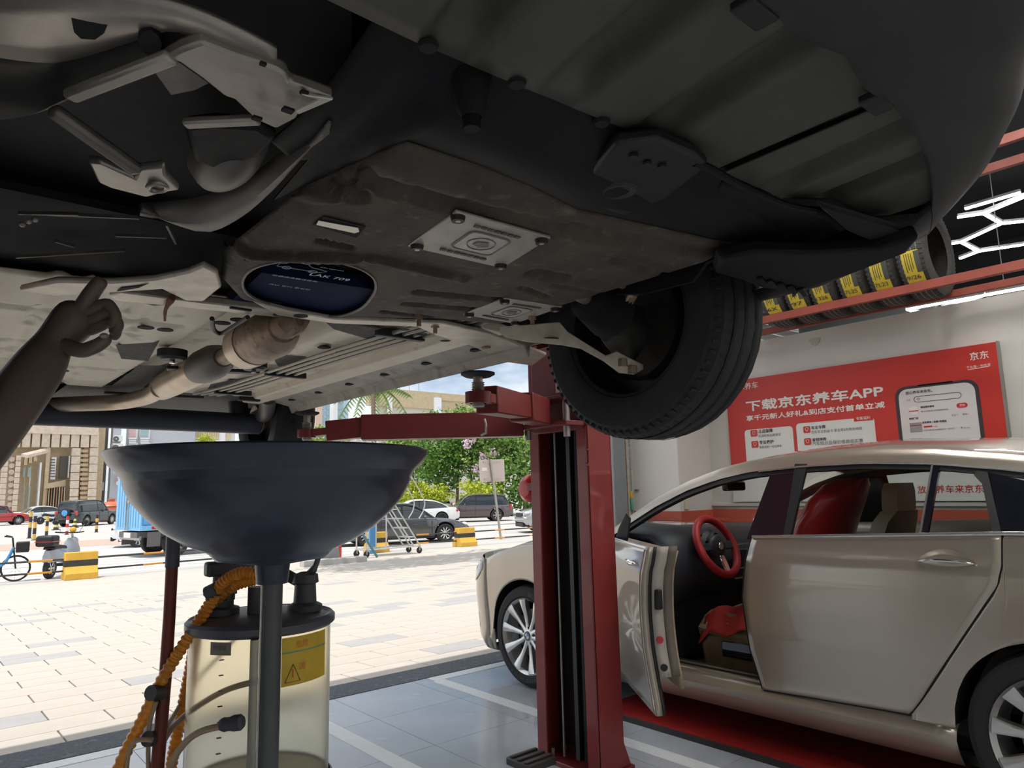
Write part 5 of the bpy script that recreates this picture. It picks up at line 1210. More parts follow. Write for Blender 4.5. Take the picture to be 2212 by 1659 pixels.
MB().box((SX-.5, .86, .98), (SX+.55, .98, 1.13)).build('rear_headrests', m_tand, bm_, bevel=.05)
# rear-view mirror, headliner, visor
rm = at(1585, 1050, 0, SX-.02)
mi = MB().cbox(rm, (.24, .035, .062)).build('rear_view_mirror', m_blackp, bm_, bevel=.014, seg=3)
MB().cbox(rm+Vector((0, -.0185, 0)), (.212, .003, .046)).build('mirror_glass', M('mirror_glass', (.55, .52, .42), .05, metal=1), mi, smooth=0)
MB().beam(rm+Vector((0, .01, .02)), rm+Vector((0, .12, .10)), .03, .03).build('mirror_stem', m_blackp, mi)
MB().loft([[(SX+k*(rw_(y)-.04), y, lerp(rz_(y), zc_(y), 1-abs(k)**2.4)-.03) for k in (-1, -.5, 0, .5, 1)] for y in [.5, 1.0, 1.5, 1.9, 2.25]], closed=False).build('headliner', m_tan, bm_, smooth=60)
# open driver's door
H0, E0 = Vector((3.262, 3.10, 0)), Vector((2.590, 2.150, 0)); dv = (E0-H0).normalized(); Ld = (E0-H0).length; nv = Vector((-dv.y*-1, dv.x*-1, 0)); nv = Vector((dv.y, -dv.x, 0)); nv = nv if nv.x < 0 else -nv
zD0 = lambda t_: interp([(0, .335), (.5, .325), (1, .312)], t_)
se = lambda z: interp([(.30, 1.0), (.36, .975), (.45, .955), (.6, .945), (.75, .945), (.9, .965), (1.03, .985)], z)*Ld
def dp(s_, z, o_=0):
    b = interp(HW, min(z, 1.03))-.94
    return H0+dv*s_+nv*(b+o_)+Vector((0, 0, z))
def dgrid(o_, zt0=1.03, zt1=1.045):
    out = []
    for k in range(25):
        row = []
        for j in range(25):
            t_ = j/24; z = lerp(zD0(t_), lerp(zt0, zt1, t_), k/24); row.append(dp(lerp(.02, se(z), t_), z, o_))
        out.append(row)
    return out
do = MB().loft(dgrid(0), closed=False).build('front_door', m_sil, bm_, smooth=45, solid=.004)
dzs = [lerp(.31, 1.04, k/20) for k in range(21)]
for a_, b_, in_, nm, mat in ((0, .030, .002, 'door_flange', m_sil), (.030, .048, -.006, 'door_seal', m_blackp), (.048, .105, -.012, 'shut_face', M('shut_face_paint', (.42, .38, .33), .4, coat=.4)), (.105, .15, -.02, 'inner_edge', m_tand)):
    MB().loft([[dp(se(z)+in_, z, -a_-.002), dp(se(z)+in_-(.004), z, -b_)] for z in dzs if (z > .42 or a_ < .04)], closed=False).build(nm, mat, do, smooth=60, solid=.004)
MB().loft([[dp(lerp(.05, se(z)-.03, t_), z, -.15) for t_ in (0, .5, 1)] for z in [lerp(.40, 1.02, k/8) for k in range(9)]], closed=False).build('door_panel', m_tan, do, solid=.02)
for z, mat, r_ in ((.50, m_blackp, .016), (.62, m_redc, .016)):
    q = dp(se(z)-.008, z, -.075); MB().cyl(q, q+dv*.008, r_, n=16).build('rubber_plug', mat, do)
MB().cbox(dp(se(.80)-.006, .80, -.08), (.03, .03, .09)).build('door_latch', m_blackp, do, bevel=.006)
MB().tube([dp(s_, 1.035, .002) for s_ in (.03, .4, .8, Ld*.985)], .009, 8).build('belt_chrome', m_trimc, do)
q0 = dp(Ld*.80, .955, .012)
MB().loft([[q0+dv*((u-.5)*.20)+nv*(.012*math.sin(PI*u)+.006*math.cos(a))+Vector((0, 0, .014*math.sin(PI*u)**.6*math.sin(a))) for a in [2*PI*k/8 for k in range(8)]] for u in [i/12 for i in range(13)]]).build('door_handle', m_chrome, do, smooth=60)
mr0 = dp(.16, 1.07, .10)
mrr = MB().ball(mr0, (.075, .10, .085), 16, 10).build('door_mirror', m_sil, do)
MB().slab([at(a, b, 0, 3.05) for a, b in ((1352, 1108), (1362, 1120), (1356, 1165), (1350, 1186), (1322, 1188), (1336, 1140))], (.03, .02, 0)).build('mirror_base', m_blackp, do, bevel=.006)
# red cloth bunched on the driver's seat, loose red bag pulled over the seat back
cl2 = MB().grid(lambda u, v: (SX-.66+.50*u, 2.02+.55*v, .60+.02*math.sin(9*u+5*v)+.015*math.sin(17*v-6*u)-.10*max(0, .18-u)/.18-.05*max(0, v-.85)/.15), 28, 28).build('seat_cloth', M('cloth_red', (.48, .035, .03), .7, var=.15, vscale=9), None, smooth=60, solid=.006)
tag(cl2, 'crumpled red cloth lying on the tan driver\'s seat', 'cloth')
bagp = [(2.12, .60, 1.0), (2.10, .75, 1.02), (2.06, .95, 1.03), (2.0, 1.10, 1.0), (1.93, 1.22, .82), (1.87, 1.30, .55), (1.84, 1.335, .22)]
bag = MB().loft([[(SX-.37+.285*k_*math.cos(a)*(1+.05*math.sin(3*a+z*9)), y-.10+.125*(.6+.4*k_)*math.sin(a)*(1+.05*math.cos(4*a+z*7)), z) for a in [2*PI*k/22 for k in range(22)]] for y, z, k_ in bagp]).build('seat_cover_bag', m_redc, None, smooth=60)
tag(bag, 'glossy red protective cover pulled over the driver\'s seat back', 'seat cover')
# loose things on the parcel area
bx1 = MB().loft([[(SX+.25, .95, .9), (SX+.55, .95, .9), (SX+.55, 1.10, .9), (SX+.25, 1.10, .9)], [(SX+.25, .95, 1.14), (SX+.55, .95, 1.14), (SX+.55, 1.10, 1.14), (SX+.25, 1.10, 1.14)]])
# red drive-on plate of a low scissor lift under the car
sl_ = thing('scissor_plate', 'scuffed red steel drive-on plate on the floor under the silver car', 'lift plate', (3.5, 1.8, 0))
MB().box((3.228, -.3, .0), (3.80, 3.09, .030)).build('plate_base', M('plate_dark', (.035, .03, .03), .6), sl_, smooth=0)
MB().box((3.236, -.3, .030), (3.79, 3.085, .034)).build('plate_top', M('plate_red', (.30, .018, .018), .42, var=.25, vscale=9, dirt=((.42, .20, .18), 60, .66), stretch=(6, 1, 1)), sl_, smooth=0)
MB().prism([(3.09, .0), (3.09, .030), (3.17, .002), (3.17, 0)], 'x', 3.236, 3.79).build('ramp_edge', MATS['plate_dark'], sl_)
sl2 = copy_tree(sl_); sl2.location = (4.72, 1.8, 0); sl2['label'] = 'red drive-on plate on the far side under the silver car'
# ------------------------------------------------------------------ wall board with lettering
m_sred = M('board_red', (.52, .032, .022), .42, var=.04, vscale=3)
m_swht = M('board_white', (.72, .71, .67), .5, var=.02, vscale=4)
m_stxt = M('board_text_white', (.80, .78, .73), .5)
m_stxd = M('board_text_dark', (.06, .055, .055), .6)
m_stxr = M('board_text_red', (.50, .025, .02), .5)
PX = 5.655
sg = thing('app_poster_board', 'large red wall board advertising a car-care app, behind the silver car', 'sign', (5.68, 2.55, 1.17))
bd = MB().box((PX, 1.49, 1.405), (5.698, 3.625, 2.25)).build('red_panel', m_sred, sg, smooth=0)
MB().box((PX, 1.49, 1.17), (5.698, 3.625, 1.403)).build('white_panel', m_swht, sg, smooth=0)
MB().box((PX-.001, 1.478, 1.165), (5.70, 1.49, 2.256)).build('edge_trim', M('board_edge', (.30, .29, .26), .4, metal=.4), sg, smooth=0)
def W(px, py, off=0): return at(px, py, 0, PX-.001-off)
RT, UP = Vector((0, -1, 0)), Vector((0, 0, 1))
def st(s_, bl, tr, mat, off=.0006, bold=0, par=bd, fat=0):
    a, b = W(*bl), W(*tr); text(s_, 'lettering', mat, par, Vector((PX-.001, a.y, a.z)), RT, UP, a.y-b.y, (b.z-a.z) if (a.y-b.y) > .6 else None, depth=off, bold=0, fat=fat or bold*.07)
def sq(bl, tr, mat, nm, off=.001, rad=.0, th=.001, par=bd):
    a, b = W(*bl), W(*tr); y0, y1, z0, z1 = b.y, a.y, a.z, b.z
    if rad:
        o = []
        for cy, cz, a0 in ((y1-rad, z1-rad, 0), (y0+rad, z1-rad, 90), (y0+rad, z0+rad, 180), (y1-rad, z0+rad, 270)):
            for k in range(5): t_ = math.radians(a0+90*k/4); o.append((cy+rad*math.cos(t_), cz+rad*math.sin(t_)))
    else: o = [(y0, z0), (y1, z0), (y1, z1), (y0, z1)]
    return MB().prism(o, 'x', PX-off-th, PX-off).build(nm, mat, par, smooth=0)
st('京东养车', (1582, 846), (1637, 832), m_stxt)
st('下载京东养车APP', (1613, 889), (1906, 831), m_stxt, fat=.0030)
st('享千元新人好礼&到店支付首单立减', (1613, 910), (1910, 867), m_stxt, fat=.0014)
st('京东', (2096, 779), (2135, 764), m_stxt, bold=.01)
st('不负每一份热爱', (2088, 797), (2139, 781), m_stxt)
MB().beam(W(2090, 799), W(2137, 791), .001, .004).build('underline', m_stxt, bd, smooth=0)
# benefit cards
c1 = sq((1614, 1010), (1712, 920), m_swht, 'card', rad=.03); c2 = sq((1727, 1010), (1888, 900), m_swht, 'card', rad=.03)
sq((1845, 911), (1886, 900), m_sred, 'card_flag', .002, par=c2)
st('专属福利', (1850, 908), (1880, 902), m_stxt, .0035, par=c2)
for par, bl, t1, t2 in ((c1, (1622, 944), '正品保障', '机油轮胎品质保证'), (c1, (1624, 968), '专业养护', '智能适配一站式养车'), (c2, (1736, 936), '车主令牌', '京东车主权益卡·享全年6大养车特权'), (c2, (1738, 962), '省钱神券', '汽车知识品保价格高低实惠')):
    x, y = bl; ic = sq((x, y), (x+14, y-16), m_sred, 'card_icon', .002, rad=.012, par=par)
    cc = W(x+7, y-8.5)
    MB().tube([Vector((PX-.004, cc.y+a*.016, cc.z+b*.016)) for a, b in ((-.8, .7), (0, 1), (.8, .7), (.7, -.2), (0, -1), (-.7, -.2))], .0018, 5, closed=True).build('shield_mark', m_stxt, ic)
    st(t1, (x+17, y-8), (x+17+30, y-17), m_stxd, .0025, bold=.012, par=par)
    st(t2, (x+17, y+1), (x+17+(48 if par is c1 else 110), y-6), m_stxd, .0025, par=par)
# drawn telephone
ph_ = sq((1948, 1000), (2112, 817), M('phone_frame', (.05, .04, .045), .35), 'phone_frame', .001, rad=.075)
MB_sc = sq((1956, 1000), (2104, 824), M('phone_screen', (.66, .66, .66), .5, col2=(.70, .62, .60), vscale=1.2), 'phone_screen', .002, rad=.062, par=ph_)
sq((1982, 836), (2058, 822), MATS['phone_frame'], 'phone_notch', .003, rad=.012, par=ph_)
def sp(s_, bl, tr, mat=m_stxd, bold=0): st(s_, bl, tr, mat, .0035, bold, ph_)
sp('9:41', (1962, 838), (1973, 832)); sp('放心养车来京东。', (1957, 853), (2014, 843), bold=.006)
sp('北京', (1959, 867), (1967, 863))
s0 = W(1975, 866); s1 = W(2076, 849)
zc = (s0.z+s1.z)/2; rd2 = (W(1975, 868).z-W(1975, 854).z); rd2 = .021
pp = [Vector((PX-.0045, s0.y-rd2+rd2*math.sin(t_)*1, zc-.002+rd2*math.cos(t_))) for t_ in [PI*k/8 for k in range(9)]]+[Vector((PX-.0045, s1.y+rd2-rd2*math.sin(t_), zc-.002-rd2*math.cos(t_))) for t_ in [PI*k/8 for k in range(9)]]
MB().tube(pp, .002, 5, closed=True).build('search_field', m_stxd, ph_)
MB().tube([Vector((PX-.0045, s0.y-.03+.008*math.cos(t_), zc+.008*math.sin(t_))) for t_ in [2*PI*k/10 for k in range(10)]], .0016, 5, closed=True).build('search_mark', m_stxd, ph_)
sp('添加我的爱车', (1989, 882), (2018, 875), bold=.01); sp('通过车辆信息为您准确推荐商品…', (1990, 891), (2053, 884))
sq((2067, 882), (2090, 869), m_sred, 'add_button', .003, rad=.018, par=ph_); sp('添加', (2073, 878), (2084, 872), m_stxt)
sq((1966, 896), (1982, 877), M('cap_pale', (.76, .72, .68), .6), 'helmet_picture', .003, rad=.02, par=ph_); sq((1964, 890), (1984, 886), m_sred, 'helmet_band', .004, par=ph_)
sp('附近门店', (1965, 907), (1984, 901), bold=.01); sp('关注 ♡', (2056, 899), (2070, 894)); sp('更多 >', (2080, 897), (2093, 892))
sq((1967, 935), (1991, 912), M('shop_photo', (.30, .29, .28), .6), 'shop_picture', .003, par=ph_); sq((1967, 921), (1991, 917), m_sred, 'shop_sign_picture', .004, par=ph_)
sp('京东养车 | 总部1号楼店', (1993, 916), (2045, 909), bold=.01); sq((1996, 924), (2014, 919), m_sred, 'rating_tag', .003, par=ph_); sp('4.96', (2017, 923), (2025, 919), m_stxr)
sp('北京市通州区台湖镇科创十一街交叉…', (1995, 932), (2066, 925)); sp('24.2km', (2082, 926), (2096, 922))
sp('▲', (2076, 925), (2080, 922))
# lower white panel: slogan and a number; the scannable square is left blank
st('放心养车来京东', (1983, 1066), (2124, 1048), m_stxr, .0006, .006, sg)
st('18', (1808, 1062), (1821, 1053), m_stxd, .0006, 0, sg)
st('蓄电池', (1983, 1021), (1995, 1016), m_stxd, .0006, 0, sg); st('行车记录仪', (2004, 1021), (2022, 1016), m_stxd, .0006, 0, sg)
# bare pipe stubs and a hook on the pier
hk = MB().box((5.19, 4.33, 1.28), (5.21, 4.37, 1.30)).build('wall_hook', m_zinc); tag(hk, 'small metal hook on the white pier', 'hook')
sq_ = thing('squeegee', 'small green squeegee with yellow handle hanging on the white pier', 'squeegee', (5.19, 4.30, 1.1))
hkp = at(1363, 1075, 0, 5.19)
MB().beam(hkp+Vector((0, 0, .06)), hkp+Vector((0, 0, -.01)), .03, .02, up=(1, 0, 0)).build('handle', M('squeegee_yellow', (.7, .42, .03), .5), sq_, bevel=.006)
MB().beam(hkp+Vector((0, 0, -.01)), hkp+Vector((0, -.01, -.12)), .03, .03, up=(1, 0, 0)).build('grip', M('squeegee_green', (.10, .32, .24), .5), sq_, bevel=.006)

# ------------------------------------------------------------------ tyre rack hung over the wall, with six tyres
m_brown = M('rack_brown', (.28, .060, .040), .5, var=.08, vscale=8)
rk = thing('tyre_rack', 'red-brown steel tyre rack hung over the white wall', 'rack', (5.3, 2.0, 2.6))
for x, z, w_ in ((5.10, 2.605, .06), (5.50, 2.605, .05), (5.10, 3.42, .06), (5.50, 3.42, .06)):
    MB().box((x-.02, -3.6, z-w_/2), (x+.02, 3.5, z+w_/2)).build('bar', m_brown, rk, smooth=0, bevel=.003)
for y in (-3.5, -1.6, 3.3):
    for x in (5.10, 5.50): MB().box((x-.02, y-.02, 2.57), (x+.02, y+.02, 4.6)).build('hanger', m_brown, rk, smooth=0)
    for z in (2.605, 3.42): MB().box((5.10, y-.02, z-.02), (5.5, y+.02, z+.02)).build('tie', m_brown, rk, smooth=0)
m_lab = M('tyre_label_yellow', (.66, .50, .045), .5, var=.10, vscale=30)
m_lab2 = M('tyre_label_dark', (.07, .08, .07), .5)
m_ink = M('marker_ink', (.05, .05, .06), .6)
m_trb = M('stock_tyre_rubber', (.055, .053, .050), .72, var=.25, vscale=40, bump=.3, bscale=90)
m_hair = M('tyre_stripe', (.26, .27, .25), .7)
tcx, tr_ = 5.29, .318
def shop_tyre():
    c = Vector((0, 0, 0)); w_ = .185
    t = thing('stock_tyre', 'x', 'tyre', (0, 0, 0), 'new tyres on the rack')
    p = [(.19, -w_*.40), (.215, -w_*.5), (.275, -w_*.5), (.305, -w_*.44), (tr_, -w_*.3), (tr_, w_*.3), (.305, w_*.44), (.275, w_*.5), (.215, w_*.5), (.19, w_*.40), (.205, w_*.36), (.285, w_*.36), (.285, -w_*.36), (.205, -w_*.36), (.19, -w_*.40)]
    MB().lathe(p, c, 'y', 48).build('carcass', m_trb, t)
    for k in range(4): MB().lathe([(tr_+.001, -.0025), (tr_+.001, .0025)], (0, -.051+.034*k, 0), 'y', 40).build('tread_line', m_hair, t)
    bl_ = MB()
    for k in range(60):
        a = 2*PI*k/60; d = Vector((math.cos(a), 0, math.sin(a)))
        for sgn in (-1, 1): bl_.beam(d*(tr_-.002)+Vector((0, sgn*.05, 0)), d*(.307)+Vector((0, sgn*w_*.45, 0)), .016, .008, up=d)
    o = bl_.build('tread_blocks', m_trb, t, smooth=0); o['kind'] = 'stuff'
    a0, a1 = math.radians(186), math.radians(214)
    # lathe about y: angle measured so that the label faces the shop (-x) and a little down
    lb_ = MB()
    def lp(r, yy, a): return Vector((r*math.cos(a), yy, r*math.sin(a)))
    A0, A1 = PI+.14, PI+.86
    lb_.grid(lambda u, v: lp(tr_+.003, lerp(-.060, .048, u), lerp(A0, A1, v)), 4, 10)
    L_ = lb_.build('label', m_lab, t)
    MB().grid(lambda u, v: lp(tr_+.0045, lerp(-.060, -.030, u), lerp(A0+.02, A1-.24, v)), 2, 8).build('label_band', m_lab2, L_)
    for k in range(4): MB().grid(lambda u, v: lp(tr_+.0045, lerp(-.016+.014*k, -.011+.014*k, u), lerp(A0+.05, A1-.32+.05*(k % 2), v)), 1, 8).build('label_print', m_lab2, L_)
    return t, L_
proto, _ = shop_tyre()
names = ['last in the row, its open side showing', 'second from the open end of the row', 'third from the open end of the row', 'fourth from the open end of the row', 'fifth from the open end of the row', 'farthest along the row above the hanging wheel']
nums = ['9/26', '7L23', '7L25', '1326', '97', '6X']
zt_ = 2.63+math.sqrt((tr_+.0)**2-.20**2)
tyres_ = [proto]+[copy_tree(proto) for _ in range(5)]
for i, y in enumerate((1.745, 1.955, 2.165, 2.380, 2.575, 2.775)):
    o = tyres_[i]; o.location = (5.30, y, zt_); o['label'] = 'racked black tyre with yellow label, '+names[i]
    lbl = [c for c in o.children if c.name.startswith('label')][0]
    a_ = PI+.76; p_ = Vector(((tr_+.005)*math.cos(a_), .045, (tr_+.005)*math.sin(a_))); WLOC[lbl.name] = Vector((0, 0, 0))
    text(nums[i], 'handwriting', m_ink, lbl, p_, (0, -1, 0), (-.69, 0, .72), .085, .032, depth=.002)
# more tyres further right on the same rack, out of the picture, are left out

# ------------------------------------------------------------------ ceiling lights: hexagonal LED tubes and long strips
m_led = M('led_tube', (1.0, .98, .95), .3, emit=34)
m_hous = M('led_housing', (.35, .36, .38), .4)
def led(parent, a, b, r=.022):
    a, b = Vector(a), Vector(b)
    h_ = MB().beam(a, b, r*2.3, r*1.4).build('light_bar', m_hous, parent, smooth=0)
    MB().beam(a-Vector((0, 0, r*1.1)), b-Vector((0, 0, r*1.1)), r*1.7, r*.9).build('tube', m_led, h_, smooth=0)
ZL = 3.95
hx = thing('hexagon_light', 'honeycomb of white LED tubes on the dark ceiling, at the right edge', 'ceiling light', (9, 3, ZL))
def C3(cx, cy): return at(1400+cx*.367, cy*.367, 2, ZL)
nodes = [((1820, 1268), (1975, 1245)), ((1865, 1218), (2190, 1122)), ((1975, 1245), (2300, 1110)), ((1975, 1245), (2078, 1305)), ((2078, 1305), (2330, 1280)), ((2078, 1305), (1842, 1415)), ((1842, 1415), (1945, 1470)), ((1945, 1470), (2330, 1412)), ((1945, 1470), (1835, 1512)), ((1842, 1415), (1780, 1425))]
for a, b in nodes: led(hx, C3(*a), C3(*b), .018)
hx2 = thing('strip_light', 'long white LED strip just above the white wall', 'ceiling light', (8, 2.5, 3.3))
def C4(px, py): return at(px, py, 2, 3.05)
for a, b in (((1960, 664), (2212, 618)), ((1960, 664), (1982, 672)), ((2038, 662), (2130, 632)), ((2130, 632), (2240, 612))): led(hx2, C4(*a), C4(*b), .018)
for p in ((1990, 650), (2170, 622)): 
    q = C4(*p); MB().cyl(q, (q.x, q.y, 4.6), .004, n=6).build('hanger', m_hous, hx2)
# the same honeycomb repeated out of view, added to light the shop from above
k_ = 0
for cx_, cy_, nm in ((3.2, 1.4, 'over the gap between the lifted car and the silver car'), (4.3, -1.6, 'over the right rear of the shop'), (-1.8, .6, 'over the far left of the shop'), (.8, -2.2, 'behind the photographer over the shop floor'), (8.3, -2.5, 'over the neighbouring bay behind the wall')):
    hh_ = thing('hexagon_light', 'added unseen honeycomb of white LED tubes '+nm, 'ceiling light', (cx_, cy_, 4.2))
    for gx in range(2):
        c0 = Vector((cx_+gx*.95, cy_, 4.2))
        for q in range(6):
            if gx and q == 3: pass
            a = PI/3*q+PI/6; b = a+PI/3
            led(hh_, c0+Vector((.55*math.cos(a), .55*math.sin(a), 0)), c0+Vector((.55*math.cos(b), .55*math.sin(b), 0)), .026)
    MB().cyl((cx_, cy_+.55, 4.2), (cx_, cy_+.55, 4.6), .005, n=6).build('hanger', m_hous, hh_)
# grey cable tray high at the right
ct = MB().box((4.6, -2.0, 3.9), (5.0, 3.0, 3.98)).build('cable_tray', m_hous); tag(ct, 'grey cable tray under the dark ceiling at the upper right', 'cable tray')
# ------------------------------------------------------------------ street outside
m_yel = M('barrier_yellow', (.72, .42, .06), .7, var=.10, vscale=5, dirt=((.42, .33, .18), 6, .66))
m_bk = M('barrier_black', (.05, .048, .045), .8, var=.2, vscale=8)
m_conc2 = M('pale_concrete', (.52, .51, .48), .9, var=.1, vscale=8)
def block(x, y, label, w_=.68, h_=.62):
    t = thing('barrier_block', label, 'barrier', (x, y, GZ), 'yellow barrier blocks')
    p = [(-.26, 0), (-.26, .14), (-.13, .30), (-.12, h_), (.12, h_), (.13, .30), (.26, .14), (.26, 0)]
    MB().prism([(y+a, GZ+b) for a, b in p], 'x', x-w_/2, x+w_/2).build('concrete_body', m_yel, t, bevel=.015)
    MB().prism([(y-.135, GZ+.30), (y-.128, GZ+.44), (y+.128, GZ+.44), (y+.135, GZ+.30)], 'x', x-w_/2-.004, x+w_/2+.004).build('black_band', m_bk, t, smooth=0)
    return t
block(3.30, 19.80, 'yellow concrete barrier block with black band, beside the grey scooter')
block(7.45, 20.2, 'yellow barrier block partly behind the funnel bowl')
block(11.50, 20.3, 'yellow barrier block behind the rolling ladder')
block(14.60, 19.80, 'yellow barrier block in front of the dark grey saloon car')
def rail(x0, x1, y0, y1, label):
    t = thing('barrier_rail', label, 'barrier rail', ((x0+x1)/2, (y0+y1)/2, GZ), 'striped barrier rails')
    for z in (.20, .47):
        a, b = Vector((x0, y0, GZ+z)), Vector((x1, y1, GZ+z)); n = max(3, int((x1-x0)/.75))
        bar = MB().cyl(a, b, .022, n=8).build('bar', m_bk, t)
        for k in range(1, n, 2): MB().cyl(a.lerp(b, (k+.2)/n), a.lerp(b, (k+.75)/n), .024, n=8).build('orange_band', M('rail_orange', (.62, .27, .03), .6), bar)
rail(-2.2, 2.95, 19.8, 19.8, 'striped black and orange rails left of the nearest yellow block, before the blue bicycle')
rail(3.65, 7.1, 19.8, 20.2, 'striped rails between scooter block and funnel bowl')
rail(11.85, 14.25, 20.2, 19.8, 'striped rails crossing in front of the dark grey saloon')
rail(14.95, 21.0, 19.8, 19.4, 'striped rails between the right yellow block and lift column')
st_ = MB().box((6.55, 19.6, GZ), (6.85, 19.8, GZ+.40)).build('kerb_post', m_conc2, bevel=.02); tag(st_, 'short grey concrete post between striped rails and funnel bowl', 'post')

# --- parked cars
P_white = M('car_white', (.75, .75, .75), .3, coat=1); P_grey = M('car_grey', (.085, .09, .10), .28, metal=.5, coat=1)
P_brown = M('car_brown', (.10, .075, .078), .3, metal=.4, coat=1); P_black = M('car_black_green', (.018, .026, .024), .28, coat=1)
P_red = M('car_red', (.42, .03, .03), .3, coat=1); P_silver = M('car_silver', (.42, .43, .44), .28, metal=.6, coat=1)
def place(o, x, y, rz): o.location = (x, y, GZ); o.rotation_euler = (0, 0, math.radians(rz)); return o
place(make_car('parked_car', 'dark grey saloon parked behind the rolling ladder', P_grey, 'sedan', 4.85, 1.86, 1.45, .34, spokes=10), 14.15, 23.3, -106)
place(make_car('parked_car', 'white saloon facing left, parked beyond the dark grey saloon', P_white, 'sedan', 4.8, 1.84, 1.45, .34, m_rimd, 8), 22.9, 35.9, 68)
place(make_car('parked_car', 'brown SUV with red tail lights beside the leaning sign post', P_brown, 'suv', 4.7, 1.9, 1.66, .37, spokes=6), 27.1, 35.9, 62)
place(make_car('parked_car', 'white SUV showing only its roof behind the white saloon', P_white, 'suv', 4.6, 1.9, 1.7, .36), 30.5, 47.0, 70)
place(make_car('parked_car', 'dark green-black SUV with a blue spare wheel cover', P_black, 'box', 4.9, 1.9, 1.9, .38, spare=M('cover_blue', (.08, .30, .62), .4, var=.5, vscale=7)), 10.6, 61.9, -44)
place(make_car('parked_car', 'red car at the left edge, nose to the right', P_red, 'suv', 4.6, 1.85, 1.62, .36), 5.75, 72.2, -82)
place(make_car('parked_car', 'white saloon beside the stone building, behind the red car', P_white, 'sedan', 4.7, 1.8, 1.45, .33), 9.4, 78.5, 100)
place(make_car('parked_car', 'silver car behind the white saloon at far left', P_silver, 'suv', 4.6, 1.85, 1.65, .34), 5.6, 83.5, 95)
place(make_car('parked_car', 'pale blue-white car behind the dark spare-wheel SUV', M('car_pale', (.6, .66, .74), .3, coat=1), 'sedan', 4.6, 1.8, 1.45, .33), 12.3, 75, 95)
place(make_car('parked_car', 'white car whose nose sticks out left of the blue truck', P_white, 'suv', 4.5, 1.85, 1.62, .35), 8.55, 31.0, 74)
place(make_car('parked_car', 'dark car with red tail lamp between truck and spare-wheel SUV', P_grey, 'suv', 4.6, 1.85, 1.7, .35), 10.3, 38.0, -30)
place(make_car('parked_car', 'silver van half hidden behind the red lift column', P_silver, 'box', 4.7, 1.9, 1.85, .36), 22.9, 23.0, 66)

# --- blue box truck
def truck():
    t = thing('box_truck', 'blue corrugated box truck behind the funnel bowl', 'truck', (0, 0, 0))
    mb_ = M('truck_blue', (.10, .34, .66), .45, var=.08, vscale=3); mb2 = M('truck_blue_light', (.22, .48, .74), .5, var=.08, vscale=3)
    mg = M('truck_grey', (.13, .12, .12), .7)
    L_, W_, z0, z1 = 4.2, 2.0, .85, 3.1
    bx2 = MB().box((-W_/2+.02, -L_/2+.02, z0), (W_/2-.02, L_/2-.02, z1)).build('cargo_box', mb_, t, smooth=0)
    for s in (-1, 1):
        for k in range(17): MB().box((s*W_/2-.025, -L_/2+.06+.24*k, z0+.18), (s*W_/2+.025, -L_/2+.20+.24*k, z1-.1)).build('side_rib', mb_, bx2, bevel=.012)
        MB().box((s*W_/2-.03, -L_/2, z0), (s*W_/2+.03, L_/2, z0+.15)).build('side_beam', mb2, bx2, smooth=0)
        for k in range(5): MB().box((s*W_/2+s*.03-.004, -L_/2+.3+.6*k, z0+.03), (s*W_/2+s*.03+.004, -L_/2+.6+.6*k, z0+.12)).build('reflector', m_lampr if k % 2 == 0 else M('reflector_white', (.8, .78, .6), .4), bx2, smooth=0)
    for s in (-1, 1):
        d = MB().box((s*.02 if s > 0 else -.98, -L_/2-.02, z0), (.98 if s > 0 else -.02, -L_/2+.02, z1)).build('rear_door', mb2, bx2, smooth=0)
        for k in range(4): MB().box((s*(.18+.2*k)-.03, -L_/2-.045, z0+.1), (s*(.18+.2*k)+.03, -L_/2-.015, z1-.1)).build('door_rib', mb2, d, bevel=.01)
        MB().cyl((s*.10, -L_/2-.06, z0), (s*.10, -L_/2-.06, z1), .018, n=8).build('lock_rod', m_zinc, d)
        MB().box((s*.10-.06, -L_/2-.09, 1.7), (s*.10+.06, -L_/2-.05, 1.8)).build('lock_handle', m_zinc, d, bevel=.01)
    MB().box((-.7, -L_/2, .62), (.7, L_/2+1.6, .80)).build('chassis', mg, t, smooth=0)
    MB().box((-.75, -L_/2+.05, .55), (.75, -L_/2+.12, .68)).build('rear_bar', m_zinc, t, smooth=0)
    MB().box((-.25, -L_/2-.03, .62), (.25, -L_/2, .78)).build('number_plate', M('plate_pale', (.7, .7, .66), .5), t, smooth=0)
    cab = MB().prism([(L_/2+.1, .5), (L_/2+.1, 2.2), (L_/2+.35, 2.3), (L_/2+1.1, 2.2), (L_/2+1.65, 1.3), (L_/2+1.7, .5)], 'x', -.9, .9).build('cab', mb_, t, bevel=.05)
    for s in (-1, 1): MB().prism([(L_/2+.35, 1.4), (L_/2+.4, 2.05), (L_/2+1.0, 2.02), (L_/2+1.35, 1.4)], 'x', s*.905-.006, s*.905+.006).build('cab_window', m_glass_t, cab, smooth=0)
    for s in (-1, 1):
        for y in (-L_/2+1.15, L_/2+1.0): wheel(t, (s*.82, y, .40), .40, .26, M('truck_rim', (.3, .3, .32), .5, metal=.4), s, 8)
        for y in (-L_/2+.5,): MB().box((s*.98-.01, y-.3, .35), (s*.98+.01, y+.1, .8)).build('mud_flap', mg, t, smooth=0)
    MB().cyl((.75, -.1, .55), (.75, .9, .55), .22, n=16).build('fuel_tank', mg, t)
    return t
place(truck(), 7.60, 25.9, -81)

